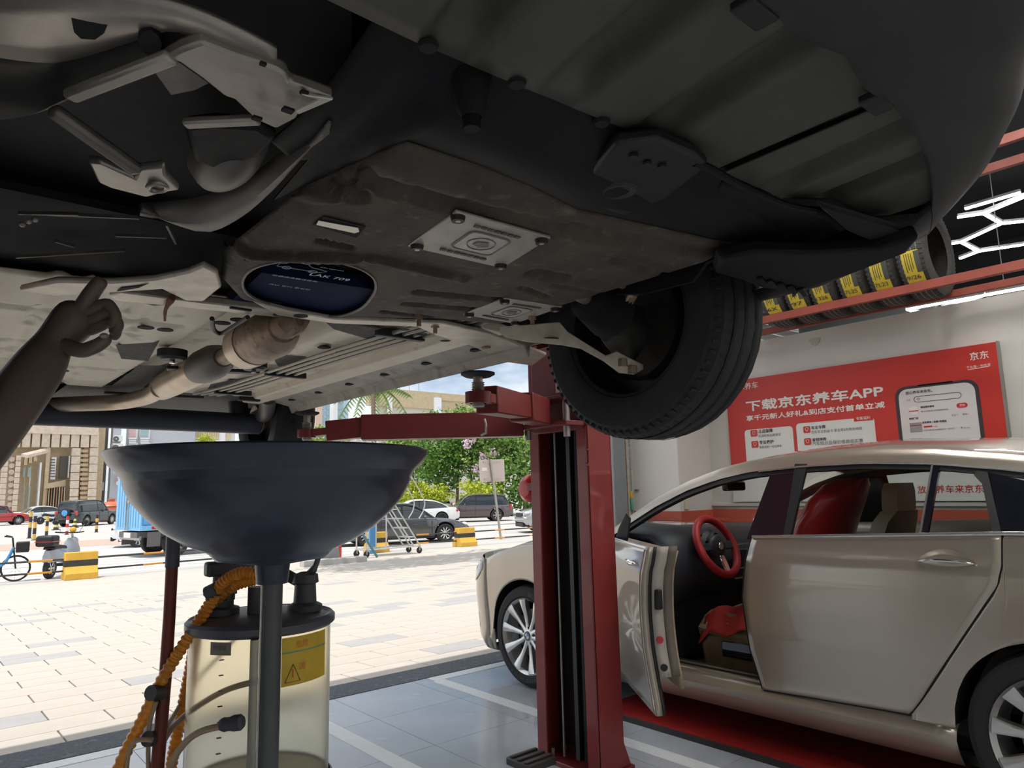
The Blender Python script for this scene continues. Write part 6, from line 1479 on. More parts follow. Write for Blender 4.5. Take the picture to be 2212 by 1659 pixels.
# --- grey scooter and blue hire bicycle
def scooter():
    t = thing('scooter', 'pale blue-grey scooter with a black top box behind the yellow block', 'scooter', (0, 0, 0))
    mb_ = M('scooter_grey', (.38, .42, .47), .35, coat=.6); mt = m_blackp
    for y in (-.62, .62): wheel(t, (0, y, .24), .24, .11, m_rim, 1, 6)
    MB().loft([[(-.16*k_, y, z-.12), (-.19*k_, y, z), (-.10*k_, y, z+.16), (.10*k_, y, z+.16), (.19*k_, y, z), (.16*k_, y, z-.12)] for y, z, k_ in ((-.80, .50, .5), (-.62, .52, 1), (-.35, .52, 1.05), (-.10, .46, .9))]).build('rear_body', mb_, t, smooth=50)
    MB().loft([[(-.20*k_, y, z), (-.10*k_, y+.06, z), (.10*k_, y+.06, z), (.20*k_, y, z), (.12*k_, y-.05, z), (-.12*k_, y-.05, z)] for y, z, k_ in ((.40, .22, .7), (.40, .40, 1), (.36, .62, 1.05), (.33, .80, .8), (.30, .90, .4))]).build('leg_shield', mb_, t, smooth=50)
    MB().box((-.17, -.15, .24), (.17, .40, .31)).build('footboard', mt, t, bevel=.02)
    MB().loft([[(-.14, y, z), (.14, y, z), (.11, y, z+.08), (-.11, y, z+.08)] for y, z in ((-.75, .68), (-.4, .70), (-.10, .66))]).build('seat', mt, t, bevel=.03)
    tb_ = MB().box((-.20, -.98, .76), (.20, -.62, 1.02)).build('top_box', mt, t, bevel=.06, seg=3)
    MB().box((-.205, -.985, .87), (.205, -.615, .885)).build('box_stripe', m_lampr, tb_, smooth=0)
    MB().cyl((0, .62, .3), (0, .34, 1.0), .03, n=10).build('fork', m_zinc, t)
    MB().tube(smooth_path([(-.34, .20, 1.05), (-.15, .30, 1.03), (.15, .30, 1.03), (.34, .20, 1.05)], 4), .016, 8).build('handlebar', mt, t)
    MB().lathe([(0, .07), (.08, .06), (.11, .0), (.10, -.02)], (0, .48, .82), 'y', 20).build('headlight', m_lampw, t)
    for s in (-1, 1):
        MB().cyl((s*.22, .25, 1.05), (s*.34, .22, 1.24), .007, n=6).build('mirror_stem', m_zinc, t)
        MB().ball((s*.36, .22, 1.29), (.07, .02, .06), 10, 6).build('mirror', mt, t)
    MB().ball((.02, .33, 1.10), (.09, .04, .07), 10, 6).build('sunflower_ornament', M('ornament_yellow', (.7, .42, .05), .6), t)
    MB().lathe([(.27, -.07), (.27, .07)], (0, .62, .24), 'x', 14, a0=PI*.1, a1=PI*.8).build('front_mudguard', mb_, t, solid=.01)
    return t
place(scooter(), 3.12, 20.95, -34)
def bicycle():
    t = thing('hire_bicycle', 'small blue bicycle with black basket at the left edge', 'bicycle', (0, 0, 0))
    mb_ = M('bike_blue', (.06, .28, .60), .4); mt = m_blackp
    for y in (-.48, .48):
        tw = MB().tube([(0, y+.28*math.cos(a), .30+.28*math.sin(a)) for a in [2*PI*k/28 for k in range(28)]], .022, 8, closed=True).build('wheel', m_tyre, t)
        for k in range(8): MB().cyl((0, y, .30), (0, y+.27*math.cos(PI*k/4), .30+.27*math.sin(PI*k/4)), .004, n=5).build('spoke', m_zinc, tw)
    MB().tube(smooth_path([(0, .42, .78), (0, .25, .42), (0, 0, .30), (0, -.12, .34)], 5), .035, 10).build('frame_tube', mb_, t)
    MB().cyl((0, -.12, .30), (0, -.22, .82), .022, n=10).build('seat_tube', mb_, t)
    MB().cyl((0, -.22, .80), (0, -.24, .90), .015, n=8).build('seat_post', m_zinc, t)
    MB().loft([[(-.09*k_, y, .90), (.09*k_, y, .90), (.05*k_, y, .96), (-.05*k_, y, .96)] for y, k_ in ((-.38, .9), (-.26, 1), (-.08, .35))]).build('saddle', mt, t, bevel=.015)
    MB().tube([(0, -.12, .30), (0, -.48, .30)], .012, 8).build('chain_stay', mb_, t)
    MB().tube([(0, .48, .30), (0, .42, .72), (0, .38, 1.0)], .018, 8).build('fork', mt, t)
    MB().tube(smooth_path([(-.28, .24, 1.05), (-.12, .36, 1.02), (.12, .36, 1.02), (.28, .24, 1.05)], 4), .014, 8).build('handlebar', mt, t)
    MB().box((-.17, .46, .66), (.17, .72, .90)).build('basket', mt, t, bevel=.02)
    MB().lathe([(.33, -.04), (.33, .04)], (0, -.48, .30), 'x', 14, a0=PI*.2, a1=PI*1.0).build('mudguard', mb_, t, solid=.008)
    MB().box((-.03, .02, .20), (.03, .16, .46)).build('battery_box', mb_, t, bevel=.02)
    return t
place(bicycle(), 1.62, 20.5, 262)

# --- bollards and cones
def bollard(px, py, hgt, cols_, label):
    p = ongr(px, py); t = thing('bollard', label, 'bollard', p, 'striped bollards'); n = len(cols_)
    for k, c in enumerate(cols_): MB().cyl(p+Vector((0, 0, hgt*k/n)), p+Vector((0, 0, hgt*(k+1)/n)), .075, n=12).build('band', M('bol_'+c, {'y': (.70, .45, .09), 'k': (.04, .03, .05), 'r': (.6, .04, .06), 'w': (.8, .8, .8)}[c], .6), t)
    MB().lathe([(.12, 0), (.12, .02), (.08, .03)], p, 'z', 12).build('foot', m_bk, t)
bollard(63, 1163, 1.35, 'kkyky', 'tall yellow and black bollard, leftmost of four')
bollard(73, 1167, 1.15, 'ykyk', 'yellow-footed black bollard second from left')
bollard(100, 1158, 1.05, 'kyky', 'slim black and yellow bollard left of the first cone')
bollard(144, 1155, 1.0, 'rwrwr', 'red and white striped bollard behind the scooter')
bollard(208, 1150, 1.0, 'kykyk', 'black and yellow bollard beside the dark SUV')
def cone(px, py, label):
    p = ongr(px, py); t = thing('traffic_cone', label, 'traffic cone', p, 'striped cones')
    MB().box((p.x-.22, p.y-.22, p.z), (p.x+.22, p.y+.22, p.z+.05)).build('base', m_bk, t, smooth=0)
    for k in range(5): MB().lathe([(lerp(.17, .04, k/5), .05+.14*k), (lerp(.17, .04, (k+1)/5), .05+.14*(k+1))], p, 'z', 14).build('band', M('cone_yellow', (.66, .6, .16), .6) if k % 2 else m_bk, t)
cone(121, 1145, 'black and yellow traffic cone in the open left of the SUV'); cone(161, 1140, 'yellow striped traffic cone beside the SUV rear wheel'); cone(203, 1131, 'yellow striped cone by the SUV front wheel')

# --- rolling warehouse ladder
m_alu = M('ladder_steel', (.62, .61, .58), .4, metal=.5)
ld_ = thing('rolling_ladder', 'pale grey rolling warehouse ladder beside the funnel bowl', 'ladder', (11.4, 19.1, GZ))
def LP(px, py, y): return at(px, py, 1, y)
ya, yb_ = 18.75, 19.35
for y in (ya, yb_):
    x1_, x0_ = 12.15, 10.25
    MB().tube([(x0_, y, GZ+.22), (x1_, y, GZ+.22)], .022, 8).build('base_rail', m_alu, ld_)
    MB().tube([(x1_-.02, y, GZ+.22), (10.35, y, GZ+2.75)], .024, 8).build('stringer', m_alu, ld_)
    MB().tube([(x1_-.24, y, GZ+.22), (10.12, y, GZ+2.75)], .024, 8).build('stringer', m_alu, ld_)
    MB().tube([(10.3, y, GZ+.22), (10.3, y, GZ+3.4)], .024, 8).build('support_post', m_alu, ld_)
    MB().tube([(10.95, y, GZ+.22), (10.95, y, GZ+1.6)], .020, 8).build('support_post', m_alu, ld_)
    MB().tube(smooth_path([(12.10, y, GZ+1.05), (12.28, y, GZ+1.35), (12.2, y, GZ+1.75), (11.3, y, GZ+3.0), (10.6, y, GZ+3.6)], 6), .018, 8).build('hand_rail', m_alu, ld_)
    for x in (x0_+.05, x1_-.05):
        w__ = MB().lathe([(0, -.025), (.085, -.025), (.095, -.012), (.095, .012), (.085, .025), (0, .025)], (x, y, GZ+.095), 'y', 18).build('castor', m_rub, ld_)
        MB().box((x-.02, y-.035, GZ+.09), (x+.02, y+.035, GZ+.22)).build('castor_fork', m_zinc, w__, smooth=0)
for k in range(8):
    t_ = (k+1)/9; c = Vector((lerp(12.02, 10.24, t_), 0, lerp(GZ+.22, GZ+2.75, t_)))
    MB().box((c.x-.14, ya, c.z-.018), (c.x+.10, yb_, c.z+.018)).build('step', m_alu, ld_, smooth=0)
MB().box((9.95, ya, GZ+2.74), (10.4, yb_, GZ+2.78)).build('platform', m_alu, ld_, smooth=0)
for x in (10.27, 11.1, 12.1): MB().tube([(x, ya, GZ+.22), (x, yb_, GZ+.22)], .02, 8).build('cross_rail', m_alu, ld_)
# leaning teal prop and red box behind the ladder
pr2 = MB().tube([LP(815, 1203, 18.6), LP(770, 1133, 18.6)], [.035, .035], 10).build('steel_prop', M('prop_teal', (.08, .22, .27), .5)); tag(pr2, 'teal steel prop leaning beside the rolling ladder', 'prop')
rb_ = MB().box((9.35, 18.9, GZ), (9.6, 19.15, GZ+.62)).build('red_crate', M('crate_red', (.55, .05, .04), .5), bevel=.02); tag(rb_, 'small red box standing left of the rolling ladder', 'box')
bl_ = MB().box((11.05, 19.9, GZ), (11.25, 20.0, GZ+1.2)).build('blue_board', M('board_blue', (.10, .30, .58), .5), bevel=.01); tag(bl_, 'narrow blue board standing behind the rolling ladder', 'board')
ks = MB().box((7.9, 17.6, GZ-.05), (9.7, 17.9, GZ+.16)).build('kerb_slab', m_conc2, bevel=.02); tag(ks, 'long grey kerb slab lying on the pavers right of the pole', 'kerb slab')
ks2 = MB().prism([(8.2, 0), (9.1, 0), (9.05, .42), (8.9, .40)], 'y', 18.0, 18.3); ks2.v = [v+Vector((0, 0, GZ)) for v in ks2.v]; tag(ks2.build('steel_ramp', M('ramp_grey', (.3, .29, .28), .6)), 'grey wedge ramp behind the kerb slab', 'ramp')
# leaning sign post seen from behind
sp_ = thing('sign_post', 'leaning metal post with the blank back of a road sign', 'road sign', ongr(1082, 1165))
b0 = ongr(1082, 1165); yS = b0.y
MB().cyl(b0, LP(1060, 992, yS), .045, n=12).build('post', m_zinc, sp_)
cs = [LP(a, b, yS+.06) for a, b in ((1035, 993), (1089, 992), (1091, 1040), (1038, 1041))]
bk_ = MB().slab(cs, (0, .03, 0)).build('board', M('sign_back', (.56, .47, .42), .5, metal=.2), sp_)
for v in (.12, .88): MB().beam(cs[0].lerp(cs[3], v).lerp(cs[1].lerp(cs[2], v), .15)-Vector((0, .02, 0)), cs[0].lerp(cs[3], v).lerp(cs[1].lerp(cs[2], v), .85)-Vector((0, .02, 0)), .03, .05).build('channel', m_zinc, bk_, smooth=0)
MB().slab([LP(a, b, yS+.05) for a, b in ((1041, 1010), (1052, 1010), (1052, 1017), (1041, 1017))], (0, .004, 0)).build('sticker', m_swht, bk_, smooth=0)
# ribbed red reel on the lift column's far side
hr_ = thing('hose_reel', 'ribbed red plastic reel sticking out left of the lift column', 'hose reel', (2.56, 2.95, 1.33))
rc = at(1152, 1055, 1, 2.96)
MB().lathe([(.0, -.075), (.045, -.07), (.072, -.045), (.084, 0), (.072, .045), (.045, .07), (0, .075)], rc, 'x', 28).build('drum', M('reel_red', (.60, .018, .015), .35, coat=.4), hr_)
for k in range(5): MB().lathe([(.086-.012*abs(k-2), -.002), (.086-.012*abs(k-2), .002)], rc+Vector((-.044+.022*k, 0, 0)), 'x', 26).build('rib', M('reel_red_dark', (.38, .012, .012), .4), hr_)
MB().box((2.56, 2.80, 1.31), (2.60, 2.90, 1.35)).build('bracket', m_redd, hr_)

# --- greenery: leaf masses on trunks
m_bark = M('bark', (.20, .15, .10), .9, var=.3, vscale=12, bump=.4, bscale=40)
def leafm(nm, a, b): return M(nm, a, .55, col2=b, vscale=.9, spec=.3)
lg = [leafm('leaf_green', (.16, .30, .045), (.05, .13, .022)), leafm('leaf_bright', (.52, .56, .04), (.30, .38, .03)), leafm('leaf_light', (.34, .46, .12), (.13, .24, .05))]
def foliage(c, r, n, mat, par, seed, size=.24, flat=.6):
    rr = random.Random(seed); mb = MB(); vs = []; fs = []
    blobs = [(Vector((rr.uniform(-.75, .75)*r[0], rr.uniform(-.6, .6)*r[1], rr.uniform(-.7, .75)*r[2])), rr.uniform(.28, .5)) for _ in range(26)]
    for i in range(n):
        b, s = blobs[i % len(blobs)]; th, ph = rr.uniform(0, 2*PI), math.acos(rr.uniform(-1, 1)); q = rr.uniform(.72, 1.05)
        p = Vector(c)+b+Vector((r[0]*s*q*math.sin(ph)*math.cos(th), r[1]*s*q*math.sin(ph)*math.sin(th), r[2]*s*q*math.cos(ph)))
        d = Vector((rr.uniform(-1, 1), rr.uniform(-1, 1), rr.uniform(-.5, .9))).normalized(); e = d.cross(Vector((rr.uniform(-1, 1), rr.uniform(-1, 1), rr.uniform(-1, 1)))).normalized()
        L_ = size*rr.uniform(.6, 1.3); k = len(vs); vs += [p, p+d*L_*.5+e*L_*.28, p+d*L_, p+d*L_*.5-e*L_*.28]; fs.append((k, k+1, k+2, k+3))
    mb.v = vs; mb.f = fs
    me = bpy.data.meshes.new('leaves'); base = wloc(par); me.from_pydata([tuple(v-base) for v in vs], [], fs); me.materials.append(mat)
    o = bpy.data.objects.new('leaves', me); C.objects.link(o); o.parent = par; o['kind'] = 'stuff'; return o
def tree(px, py, D, r, n, mat, label, seed, size=.3, cat='tree', ground=None, nm='tree'):
    c = deep(px, py, D); base = Vector((c.x, c.y, GZ)); t = thing(nm, label, cat, base, 'plants across the street')
    foliage(c, r, n, mat, t, seed, size)
    MB().tube([base, base.lerp(c, .5)+Vector((.15, 0, 0)), c], [.16, .12, .06], 10).build('trunk', m_bark, t)
    return t
tree(890, 985, 58, (2.4, 2, 2.2), 3000, lg[2], 'leafy tree rising right behind the funnel bowl', 1)
tree(945, 1010, 56, (2.6, 2, 2.6), 3200, lg[0], 'dense green tree behind the white saloon', 2)
tree(1015, 985, 56, (3.2, 2, 3.6), 4200, lg[0], 'tall dense green tree left of the road sign', 3)
tree(1080, 975, 55, (3.2, 2, 3.8), 4200, lg[2], 'tall tree with pale leaves behind the road sign', 4)
tree(1130, 1000, 54, (2.6, 2, 3.6), 3600, lg[0], 'dark green tree next to the lift column', 5)
tree(1180, 985, 54, (2.8, 2, 3.4), 2600, lg[2], 'green tree seen just past the lift column', 6)
tree(985, 930, 60, (3.2, 2, 2.0), 2600, lg[2], 'sunlit tree crown above the white saloon', 7)
tree(893, 1072, 50, (2.1, 1.4, 1.0), 2200, lg[1], 'bright yellow-green bush beside the funnel bowl', 8, .22, 'bush', nm='bush')
tree(935, 1068, 51, (1.6, 1.3, .9), 1500, lg[1], 'yellow-green bush behind the white saloon bonnet', 9, .22, 'bush', nm='bush')
tree(1030, 1068, 51, (1.7, 1.3, .9), 1500, lg[1], 'yellow-green bush between white saloon and brown SUV', 10, .22, 'bush', nm='bush')
tree(705, 950, 66, (2.6, 2, 1.2), 1800, lg[2], 'low leafy shrub above the funnel bowl rim', 11, .3, 'bush', nm='bush')
tree(450, 952, 76, (1.0, .8, .8), 900, lg[1], 'yellow-green plant in the white planter', 12, .2, 'plant', nm='potted_plant')
fl_ = random.Random(5); pk = M('blossom_pink', (.75, .55, .68), .7)
for i, (a, b) in enumerate(((1018, 948), (1046, 985), (1068, 978), (1032, 1012), (1008, 960))):
    c = deep(a, b, 53.0); mb = MB()
    for k in range(40): mb.ball(c+Vector((fl_.uniform(-.35, .35), fl_.uniform(-.3, .3), fl_.uniform(-.3, .3))), .07, 5, 4)
    o = mb.build('blossom_cluster', pk); tag(o, ('pink blossoms ' + ('high up left of the road sign', 'just left above the road sign', 'right above the road sign corner', 'at the left edge of the road sign', 'nearest the lift arm')[i]), 'flowers', 'pink blossoms'); o['kind'] = 'stuff'
st2 = thing('street_tree', 'street tree hidden behind the lift column, its crown shading the forecourt', 'tree', (13.8, 14.9, gz(14.9)))
MB().tube(smooth_path([(13.8, 14.9, gz(14.9)), (13.8, 14.9, 2.5), (13.7, 14.9, 5.2), (12.2, 15.2, 6.2), (9.5, 15.5, 6.6)], 5), [.20-.0065*k for k in range(21)], 10).build('trunk', m_bark, st2)
foliage((9.8, 15.6, 6.9), (4.6, 2.1, 1.3), 5200, lg[0], st2, 31, .30)
# palm frond hanging at the sky
pm = thing('palm', 'palm tree with drooping fronds under the car sill', 'palm tree', Vector((deep(812, 850, 50).x, deep(812, 850, 50).y, GZ)))
pc = deep(806, 838, 50)
MB().tube([pm.location, pc], [.22, .14], 10).build('trunk', m_bark, pm)
m_palm = M('palm_leaf', (.22, .30, .09), .5, col2=(.12, .18, .05), vscale=2)
for k, (dx, dz, ln) in enumerate(((-.9, -.75, 3.0), (-.5, -.9, 2.8), (.5, -.95, 3.2), (.9, -.7, 3.0), (.1, -1, 2.6), (-1, -.3, 2.6), (1, -.2, 2.6))):
    d = Vector((_r.x*dx, _r.y*dx, dz)).normalized(); mb = MB(); tip_ = pc
    for j in range(18):
        t_ = j/17; p = pc+Vector((d.x*ln*t_, d.y*ln*t_, d.z*ln*t_*t_*1.1+.6*t_*(1-t_)))
        for s in (-1, 1):
            q = p+Vector((_r.x*s*.42, _r.y*s*.42, -.50))*(1.2-.5*t_); mb.slab([p-Vector((_r.x*.05, _r.y*.05, 0)), p+Vector((_r.x*.05, _r.y*.05, .05)), (p+q)/2+Vector((_r.x*.06, _r.y*.06, 0)), q, (p+q)/2-Vector((_r.x*.06, _r.y*.06, 0))], (_r.y*.01, -_r.x*.01, 0))
    mb.build('frond', m_palm, pm, smooth=0)

# --- buildings across the street
m_stone = M('stone_beige', (.62, .52, .42), .85, var=.14, vscale=3, bump=.5, bscale=9)
m_stone2 = M('stone_tan', (.50, .40, .26), .8, var=.12, vscale=3)
m_carve = M('carved_brown', (.36, .20, .12), .8, var=.4, vscale=5)
m_dk = M('recess_dark', (.10, .095, .085), .8); m_grey = M('render_grey', (.46, .48, .53), .8, var=.04, vscale=1); m_greyd = M('render_dark', (.12, .115, .11), .8)
m_gls = M('far_glass', (.30, .42, .44), .2, spec=.7); m_frm = M('far_frame', (.70, .71, .72), .5); m_corr = M('corrugated_cream', (.62, .54, .36), .6)
YB2 = 90.0
def F(px, py, y=YB2): return at(px, py, 1, y)
def fbox(x0, y0, x1, y1, y, d, nm, mat, par, bevel=0):      # box on a facade plane from pixel corners, protruding d towards the street
    a, b = F(x0, y1, y), F(x1, y0, y); return MB().box((a.x, y-d, a.z), (b.x, y, b.z)).build(nm, mat, par, smooth=0, bevel=bevel)
bA = thing('stone_building', 'beige stone-faced building with carved strips at far left', 'building', (F(100, 1000).x, YB2, GZ))
fbox(-130, 860, 213, 1110, YB2+6, 5.2, 'main_wall', m_stone2, bA)
fbox(-130, 850, 214, 932, YB2, 1.1, 'cornice', m_stone, bA)
for k in range(13): fbox(-60+21*k, 934, -60+21*k+20, 967, YB2, .8, 'stone_panel', m_stone, bA, .05)
for col, (a, b) in enumerate(((152, 172), (191, 210))):
    for k in range(9): fbox(a-k*.9, 969+17.5*k, b-k*.9, 985.5+17.5*k, YB2, .8, 'stone_block', m_stone, bA, .05)
fbox(168, 968, 192, 1120, YB2+.3, .7, 'carved_strip', m_carve, bA)
for k in range(14): fbox(170, 972+10*k, 188, 978+10*k, YB2+.2, .75, 'carved_knot', m_stone2, bA)
for k in range(10):
    fbox(4-k, 985+12*k, 18-k, 996+12*k, YB2-.4, .6, 'stone_block', m_stone, bA, .04); fbox(33-k, 985+12*k, 45-k, 996+12*k, YB2-.4, .6, 'stone_block', m_stone, bA, .04)
fbox(18, 985, 33, 1110, YB2-.2, .5, 'carved_strip', m_carve, bA)
for k in range(8):
    c = F(26-k*.6, 992+14*k, YB2-.75); MB().cyl(c, c+Vector((0, .3, 0)), .26, n=14).build('carved_medallion', m_stone, bA)
for k in range(3): fbox(50+10*k, 985+1*k, 58+10*k, 1005-4*k, YB2-.2, .8, 'bracket_block', m_stone2, bA)
for a, b in ((48, 55), (58, 67)):
    w__ = fbox(a, 1007, b, 1100, YB2+.2, .3, 'window', m_frm, bA); fbox(a+1, 1010, b-1, 1030, YB2-.1, .08, 'pane', m_gls, w__); fbox(a+1, 1052, b-1, 1098, YB2-.1, .08, 'pane', m_gls, w__)
fbox(76, 1000, 88, 1110, YB2, .9, 'white_pillar', m_frm, bA); fbox(88, 968, 107, 1110, YB2, .8, 'tan_pillar', m_stone2, bA)
fbox(107, 988, 121, 1036, YB2, .4, 'lattice_panel', m_frm, bA)
for k in range(7): fbox(109, 992+6*k, 119, 994+6*k, YB2-.4, .06, 'lattice_bar', m_dk, bA)
fbox(126, 986, 146, 1034, YB2+.4, .3, 'window', m_dk, bA); fbox(145, 985, 150, 1032, YB2, .5, 'white_trim', m_frm, bA)
cn = MB().slab([F(96, 1046, YB2-1.6), F(142, 1036, YB2-.2), F(142, 1050, YB2-.2), F(96, 1056, YB2-1.6)], (0, .5, 0)).build('door_canopy', m_stone2, bA, smooth=0)
for k in range(8): fbox(97+5.6*k, 1052, 99.5+5.6*k, 1110, YB2-.6, .3, 'slat', m_stone2 if k % 2 else m_carve, bA)
fbox(97, 1052, 142, 1110, YB2+.2, .2, 'doorway', m_dk, bA)
MB().slab([F(60, 983, YB2-2.5), F(105, 972, YB2-.8), F(98, 968, YB2-.8), F(46, 980, YB2-2.5)], (0, 0, -.3)).build('roof_beam', m_stone, bA, smooth=0)
bG = thing('grey_building', 'pale grey building with two air conditioners beside the stone building', 'building', (F(270, 1000).x, YB2+2, GZ))
fbox(206, 850, 236, 1110, YB2+8, 1.0, 'dark_gap', m_greyd, bG)
fbox(229, 850, 262, 1110, YB2+2, 1.2, 'corner_wall', m_grey, bG); fbox(262, 850, 420, 1120, YB2+3, 1.2, 'wall', m_grey, bG)
for x0, y0, x1, y1 in ((243, 942, 262, 954), (240, 959, 263, 976)):
    u_ = fbox(x0, y0, x1, y1, YB2+.8, .8, 'air_conditioner', m_frm, bG, .04); c = F(lerp(x0, x1, .42), (y0+y1)/2, YB2-.02); r_ = (x1-x0)/1531*78*.30
    MB().lathe([(0, 0), (r_, 0), (r_*1.05, .05)], c, 'y', 20).build('fan_grille', m_greyd, u_); MB().lathe([(0, -.01), (r_*.22, -.01)], c, 'y', 12).build('fan_hub', m_frm, u_)
for a, b in ((278, 294), (303, 321)):
    w__ = fbox(a-2, 926, b+2, 948, YB2+1.8, .4, 'window', m_frm, bG); fbox(a, 927, b, 944, YB2+1.4, .06, 'pane', M('poster_pale', (.62, .42, .42), .5) if a < 290 else m_gls, w__)
    for k in range(3): fbox(a, 946+4*k, b, 948+4*k, YB2+1.0, .1, 'balcony_bar', m_frm, bG)
    w2 = fbox(a-2, 957, b+2, 985, YB2+1.8, .4, 'window', m_frm, bG); fbox(a, 960, b, 984, YB2+1.4, .06, 'pane', m_gls, w2)
fbox(242, 1018, 300, 1022, YB2, 1.4, 'ledge', m_frm, bG); fbox(246, 1024, 262, 1110, YB2+1.8, .4, 'shop_front', M('shop_grey', (.40, .40, .40), .7), bG)
fbox(262, 1020, 270, 1120, YB2+.4, .5, 'white_post', m_frm, bG)
sgx = fbox(250, 1030, 268, 1048, YB2+.3, .15, 'shop_sign', m_frm, bG)
a = F(251.5, 1043, YB2); text('阿JUE', 'lettering', m_stxr, sgx, (a.x, YB2+.14, a.z), (1, 0, 0), (0, 0, 1), .8, .55, depth=.01)
ws = fbox(212, 1042, 222, 1060, YB2+6.5, .8, 'water_heater', m_frm, bG, .05)
bM2 = thing('arcade_building', 'building with cream corrugated fascia and long window above the funnel bowl', 'building', (F(400, 950).x, YB2+4, GZ))
fbox(323, 850, 500, 1120, YB2+6, 2.0, 'wall', m_frm, bM2)
fa = fbox(323, 850, 500, 946, YB2+4, .6, 'fascia', m_corr, bM2)
for k in range(34): fbox(325+5*k, 850, 327+5*k, 944, YB2+3.4, .12, 'corrugation', m_corr, fa)
lw = fbox(336, 950, 440, 985, YB2+4, .3, 'long_window', m_frm, bM2)
for k in range(7): fbox(338+14.5*k, 953, 351+14.5*k, 984, YB2+3.7, .06, 'pane', m_gls, lw)
fbox(472, 900, 484, 985, YB2, .8, 'white_pillar', m_frm, bM2); fbox(452, 953, 484, 985, YB2-1, .8, 'planter', m_frm, bM2, .04)
bR = thing('far_hall', 'pale hall with white columns and a window beyond the long red arm', 'building', (F(850, 950).x, YB2+14, GZ))
YR = YB2+8
fbox(640, 930, 850, 1100, YR+8, 2, 'low_wall', M('hall_pale', (.62, .61, .58), .8), bR); fbox(800, 874, 1120, 1100, YR+4, 2, 'wall', M('hall_beige', (.56, .54, .47), .8, var=.04, vscale=.5), bR)
fbox(790, 866, 1130, 876, YR+2.5, 1.0, 'roof_edge', m_stone2, bR); 
for k in range(3): fbox(950+60*k, 860-4*k, 1020+60*k, 866-4*k, YR+2, .8, 'roof_slab', m_stone2, bR)
for a, b in ((802, 812), (836, 844), (938, 950)): fbox(a, 860, b, 1050, YR+1.5, .5, 'white_column', M('column_white', (.72, .76, .80), .6), bR)
hw_ = fbox(866, 946, 926, 985, YR+2, .3, 'window', m_stone2, bR); fbox(870, 950, 908, 984, YR+1.7, .06, 'pane', m_gls, hw_); fbox(910, 950, 922, 984, YR+1.7, .06, 'pane', m_gls, hw_)
for k in range(4):
    MB().beam(F(742+16*k, 962, YR), F(758+16*k, 944, YR), .12, .12).build('truss', m_frm, bR, smooth=0); MB().beam(F(758+16*k, 944, YR), F(774+16*k, 962, YR), .12, .12).build('truss', m_frm, bR, smooth=0)
MB().beam(F(736, 962, YR), F(812, 962, YR), .12, .16).build('truss_rail', m_frm, bR, smooth=0)
for k in range(3):
    p0 = F(862+22*k, 880, YR+3); p1 = F(864+20*k, 826-4*k, YR+3); MB().cyl(p0, p1, .05, n=8).build('aerial_mast', m_zinc, bR)
    MB().tube([F(852+22*k, 872, YR+3), F(853+22*k, 862, YR+3), F(861+21*k, 854, YR+3)], .06, 8).build('aerial_arm', m_zinc, bR)
bT = thing('glass_tower', 'pale blue office tower far behind the hall, left of the palm', 'building', (F(700, 900, 130).x, 130, GZ))
fbox(640, 700, 740, 1100, 130, 3, 'tower', M('tower_blue', (.46, .62, .78), .4), bT)
for k in range(10):
    for j in range(5): fbox(644+20*j, 790+14*k, 660+20*j, 800+14*k, 127, .2, 'window', m_gls, bT)
fbox(672, 880, 690, 1110, 100, 1, 'pier', M('pier_salmon', (.60, .45, .36), .8), bT)
fbox(709, 860, 722, 1110, 100, 1.2, 'white_pier', m_frm, bT)
# giant clay pot outside the grey building
po = thing('giant_pot', 'huge orange-red clay cooking pot statue behind the dark SUV', 'statue', Vector((F(240, 1100, 70).x, 70, GZ)))
pc_ = po.location
m_clay = M('clay_red', (.52, .13, .06), .4, var=.08, vscale=1.5, coat=.3)
MB().lathe([(.7, 0), (1.05, .5), (1.15, .95), (1.05, 1.25), (.95, 1.30)], pc_, 'z', 28).build('pot_body', m_clay, po)
MB().lathe([(1.12, 1.30), (1.05, 1.42), (.6, 1.66), (.25, 1.74), (.25, 1.82), (.30, 1.86), (.30, 1.95), (0, 1.96)], pc_, 'z', 28).build('pot_lid', m_clay, po)
for s in (-1, 1): MB().beam(pc_+Vector((s*1.0, 0, 1.1)), pc_+Vector((s*1.35, 0, 1.15)), .3, .12).build('pot_handle', m_clay, po, bevel=.03)
# neighbouring shopfront glimpsed between post and pier
nb = thing('neighbour_shopfront', 'red and white neighbouring shopfront glimpsed right of the lift column', 'shop', (12, 10, gz(10)))
MB().box((10.6, 9.8, -.3), (15, 10.2, 4.0)).build('glazing', M('shop_glass', (.06, .08, .10), .15, spec=.7), nb, smooth=0)
MB().box((10.6, 9.6, 2.15), (15, 9.8, 3.2)).build('fascia', m_sred, nb, smooth=0)
MB().box((10.6, 9.65, 1.95), (15, 9.8, 2.15)).build('white_band', m_frm, nb, smooth=0); MB().box((10.6, 9.65, 1.55), (15, 9.8, 1.85)).build('red_band', m_sred, nb, smooth=0)
for k in range(5): MB().box((10.6, 9.6, .0+.22*k), (15, 9.8, .1+.22*k)).build('step_band', m_frm if k % 2 else m_jamb, nb, smooth=0)
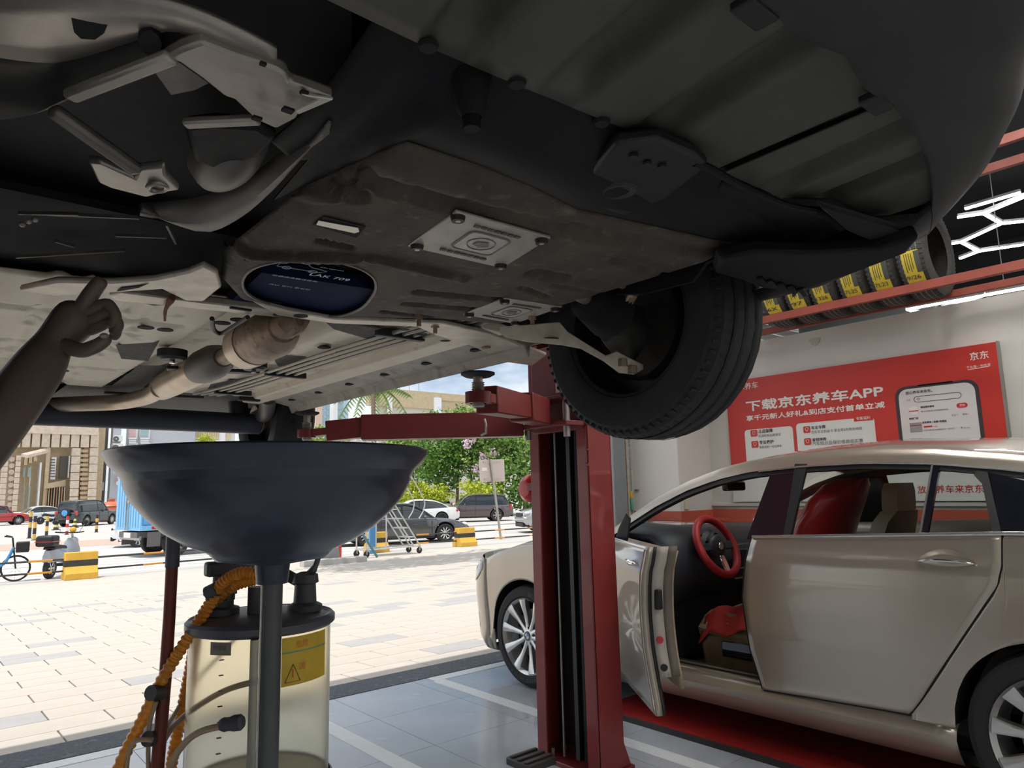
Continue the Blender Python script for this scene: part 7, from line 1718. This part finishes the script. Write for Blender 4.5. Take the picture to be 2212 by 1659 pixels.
# parked motorbikes in front of the stone building
def moto(x, y, rz, label):
    t = thing('motorbike', label, 'motorbike', (0, 0, 0), 'motorbikes')
    for yy in (-.6, .6): wheel(t, (0, yy, .3), .3, .12, m_rimd, 1, 6)
    MB().loft([[(-.12, yy, z-.1), (.12, yy, z-.1), (.1, yy, z+.1), (-.1, yy, z+.1)] for yy, z in ((-.8, .72), (-.2, .68), (.3, .78), (.5, .7))]).build('body', m_blackp, t, bevel=.03)
    MB().cyl((0, .6, .3), (0, .35, 1.0), .03, n=8).build('fork', m_zinc, t); MB().tube([(-.32, .25, 1.05), (0, .33, 1.0), (.32, .25, 1.05)], .016, 6).build('handlebar', m_blackp, t)
    place(t, x, y, rz)
moto(9.2, 70.0, 78, 'dark motorbike parked before the stone building doorway'); moto(10.6, 70.5, 82, 'dark motorbike parked nearer the spare-wheel SUV')
# ------------------------------------------------------------------ mechanic beside the car: only the raised forearm and hand reach into the picture
m_skin = M('skin', (.175, .128, .10), .5, var=.08, vscale=20, bump=.04, bscale=160)
m_shirt = M('work_shirt', (.035, .04, .055), .85, var=.1, vscale=14, bump=.1, bscale=200)
m_trous = M('work_trousers', (.03, .03, .035), .9, var=.1, vscale=14)
m_hair = M('hair_black', (.012, .010, .010), .6)
def skin_mesh(name, verts, edges, mat, parent, root=0, sub=2):
    me = bpy.data.meshes.new(name); base = wloc(parent); me.from_pydata([tuple(Vector(v[:3])-base) for v in verts], edges, [])
    o = bpy.data.objects.new(name, me); C.objects.link(o); o.parent = parent; WLOC[o.name] = base; me.materials.append(mat)
    q = o.modifiers.new('skin', 'SKIN'); q.use_smooth_shade = True; q.branch_smoothing = .4
    for i, v in enumerate(verts):
        sv = me.skin_vertices[0].data[i]; r = v[3]; sv.radius = (r, r) if not isinstance(r, tuple) else r; sv.use_root = (i == root)
    s_ = o.modifiers.new('sub', 'SUBSURF'); s_.levels = s_.render_levels = sub
    return o
man = thing('person', 'mechanic in dark workwear reaching up under the car, bare forearm showing', 'person', (-.36, 1.22, 0))
wr = deep(118, 738, 1.15); fa1 = deep(72, 812, 1.11); el = Vector((.035, 1.215, 1.315))
pe = deep(188, 662, 1.19)                       # end of the palm
V = []; E_ = []
def j(p, r): V.append((*p, r)); return len(V)-1
def c_(a, b): E_.append((a, b))
pel = j((-.42, 1.22, .95), .13); spi = j((-.42, 1.22, 1.10), .12); che = j((-.41, 1.22, 1.27), .135); nk0 = j((-.40, 1.22, 1.42), .062); nk = j((-.39, 1.22, 1.475), .052)
hd0 = j((-.385, 1.22, 1.53), .062); hd1 = j((-.375, 1.22, 1.60), .082); hd2 = j((-.38, 1.22, 1.67), .078); hd3 = j((-.385, 1.22, 1.715), .045)
for a, b in ((pel, spi), (spi, che), (che, nk0), (nk0, nk), (nk, hd0), (hd0, hd1), (hd1, hd2), (hd2, hd3)): c_(a, b)
sl_j = j((-.38, 1.37, 1.385), .065); s2 = j((-.30, 1.40, 1.37), .056); ua = j((-.13, 1.32, 1.335), .048); ej = j(el, .043)
c_(che, sl_j); c_(sl_j, s2); c_(s2, ua); c_(ua, ej)
f1 = j(fa1, .043); f2 = j(fa1.lerp(wr, .55), .038); wj = j(wr, .029); pm = j(wr.lerp(pe, .45), .038); pk_ = j(pe, .038)
for a, b in ((ej, f1), (f1, f2), (f2, wj), (wj, pm), (pm, pk_)): c_(a, b)
# other arm hanging
s3 = j((-.41, 1.07, 1.385), .065); u3 = j((-.42, 1.02, 1.22), .046); e3 = j((-.40, 1.01, 1.09), .040); w3 = j((-.30, 1.04, .93), .027); h3 = j((-.27, 1.05, .86), .032)
for a, b in ((che, s3), (s3, u3), (u3, e3), (e3, w3), (w3, h3)): c_(a, b)
for s in (-1, 1):
    hp_ = j((-.42, 1.22+s*.085, .90), .095); kn_ = j((-.40, 1.22+s*.10, .50), .062); an = j((-.43, 1.22+s*.11, .10), .042); ft = j((-.40, 1.22+s*.115, .045), .045); toe = j((-.28, 1.22+s*.12, .035), .035)
    for a, b in ((pel, hp_), (hp_, kn_), (kn_, an), (an, ft), (ft, toe)): c_(a, b)
body = skin_mesh('body', V, E_, m_skin, man, 0, 2)
# fingers: four unequal, curled; index raised; thumb from the side of the palm
a_ = (_r*.80+_u*.60).normalized(); cdir = (_r*.35-_u*.94).normalized(); ld2 = (_f*.80+_u*.35-_r*.25); ld2 = (ld2-a_*ld2.dot(a_)).normalized()
def finger(root, dirs, lens, r0, r1, name):
    p = Vector(root); v = [(*(p-Vector(dirs[0]).normalized()*.02), r0)]; e = []
    for k, (d, L_) in enumerate(zip(dirs, lens)):
        v.append((*p, lerp(r0, r1, k/len(lens)))); e.append((len(v)-2, len(v)-1)); p = p+Vector(d).normalized()*L_
    v.append((*p, r1)); e.append((len(v)-2, len(v)-1))
    return skin_mesh(name, v, e, m_skin, body, 0, 2)
fd = (_u*.80+_r*.55-_f*.1)
finger(pe+a_*.005-ld2*.030+_u*.010, (fd, fd+_r*.2, fd+_r*.1), (.024, .018, .011), .0150, .0115, 'index_finger')
for k, (nm, sc) in enumerate((('middle_finger', 1.06), ('ring_finger', 1.0), ('little_finger', .80))):
    root = pe+a_*.006+cdir*(.004+.016*k)-ld2*(.026-.004*k)
    finger(root, (a_*1.0+cdir*.25, a_*.15+cdir*1.0, a_*-.9+cdir*.35), (.036*sc, .027*sc, .020*sc), .0118*(.8+.2*sc), .0095*(.8+.2*sc), nm)
tb0 = wr.lerp(pe, .35)-ld2*.028+cdir*.020
finger(tb0, (a_*.75+cdir*.65-ld2*.25, a_*.95+cdir*.25, a_*1.0-cdir*.1), (.034, .030, .022), .0145, .0105, 'thumb')
MB().ball(tb0+(a_*.75+cdir*.65-ld2*.25).normalized()*.034+a_*.045-ld2*.007, (.007, .007, .005), 8, 6).build('thumbnail', M('nail', (.42, .32, .27), .35), body)
# clothes: T-shirt with short sleeves, trousers, boots; hair and face
V2 = [(-.42, 1.22, .93, .175), (-.42, 1.22, 1.10, .172), (-.41, 1.22, 1.27, .182), (-.40, 1.22, 1.40, .10), (-.38, 1.38, 1.39, .098), (-.30, 1.405, 1.372, .084), (-.20, 1.36, 1.35, .078), (-.41, 1.06, 1.39, .098), (-.42, 1.02, 1.24, .078)]
skin_mesh('shirt', V2, [(0, 1), (1, 2), (2, 3), (2, 4), (4, 5), (5, 6), (2, 7), (7, 8)], m_shirt, man)
V3 = [(-.42, 1.22, .96, .168), (-.42, 1.305, .86, .122), (-.40, 1.32, .50, .088), (-.43, 1.33, .10, .070), (-.42, 1.135, .86, .122), (-.40, 1.12, .50, .088), (-.43, 1.11, .10, .070)]
skin_mesh('trousers', V3, [(0, 1), (1, 2), (2, 3), (0, 4), (4, 5), (5, 6)], m_trous, man)
for s in (-1, 1): MB().loft([[(-.46+.24*t_, 1.22+s*.115-.048*k_, .0), (-.46+.24*t_, 1.22+s*.115+.048*k_, .0), (-.46+.24*t_, 1.22+s*.115+.04*k_, h_), (-.46+.24*t_, 1.22+s*.115-.04*k_, h_)] for t_, k_, h_ in ((-.1, .8, .10), (.2, 1, .11), (.6, 1.05, .075), (1.0, .75, .05))]).build('boot', m_blackp, man, bevel=.012)
MB().grid(lambda u, v: (-.385-.012+.092*math.cos(2*PI*u)*math.sin(PI*.62*v), 1.22+.088*math.sin(2*PI*u)*math.sin(PI*.62*v), 1.655+.098*math.cos(PI*.62*v)-.02*max(0, math.cos(2*PI*u))), 20, 10).build('hair', m_hair, man, smooth=60)
for s in (-1, 1):
    MB().ball((-.302, 1.22+s*.032, 1.615), (.008, .013, .009), 10, 6).build('eye', M('eye_white', (.6, .58, .55), .3), man)
    MB().ball((-.385, 1.22+s*.085, 1.605), (.018, .008, .030), 10, 8).build('ear', m_skin, man)
MB().loft([[(-.30, 1.22-.010*k, z), (-.30, 1.22+.010*k, z), (-.285-.016*0+.02*k, 1.22, z)] for z, k in ((1.62, .5), (1.59, 1), (1.575, 1.1), (1.57, .6))]).build('nose', m_skin, man, smooth=60)
MB().ball((-.300, 1.22, 1.545), (.008, .024, .007), 10, 6).build('mouth', M('lips', (.25, .09, .08), .5), man)
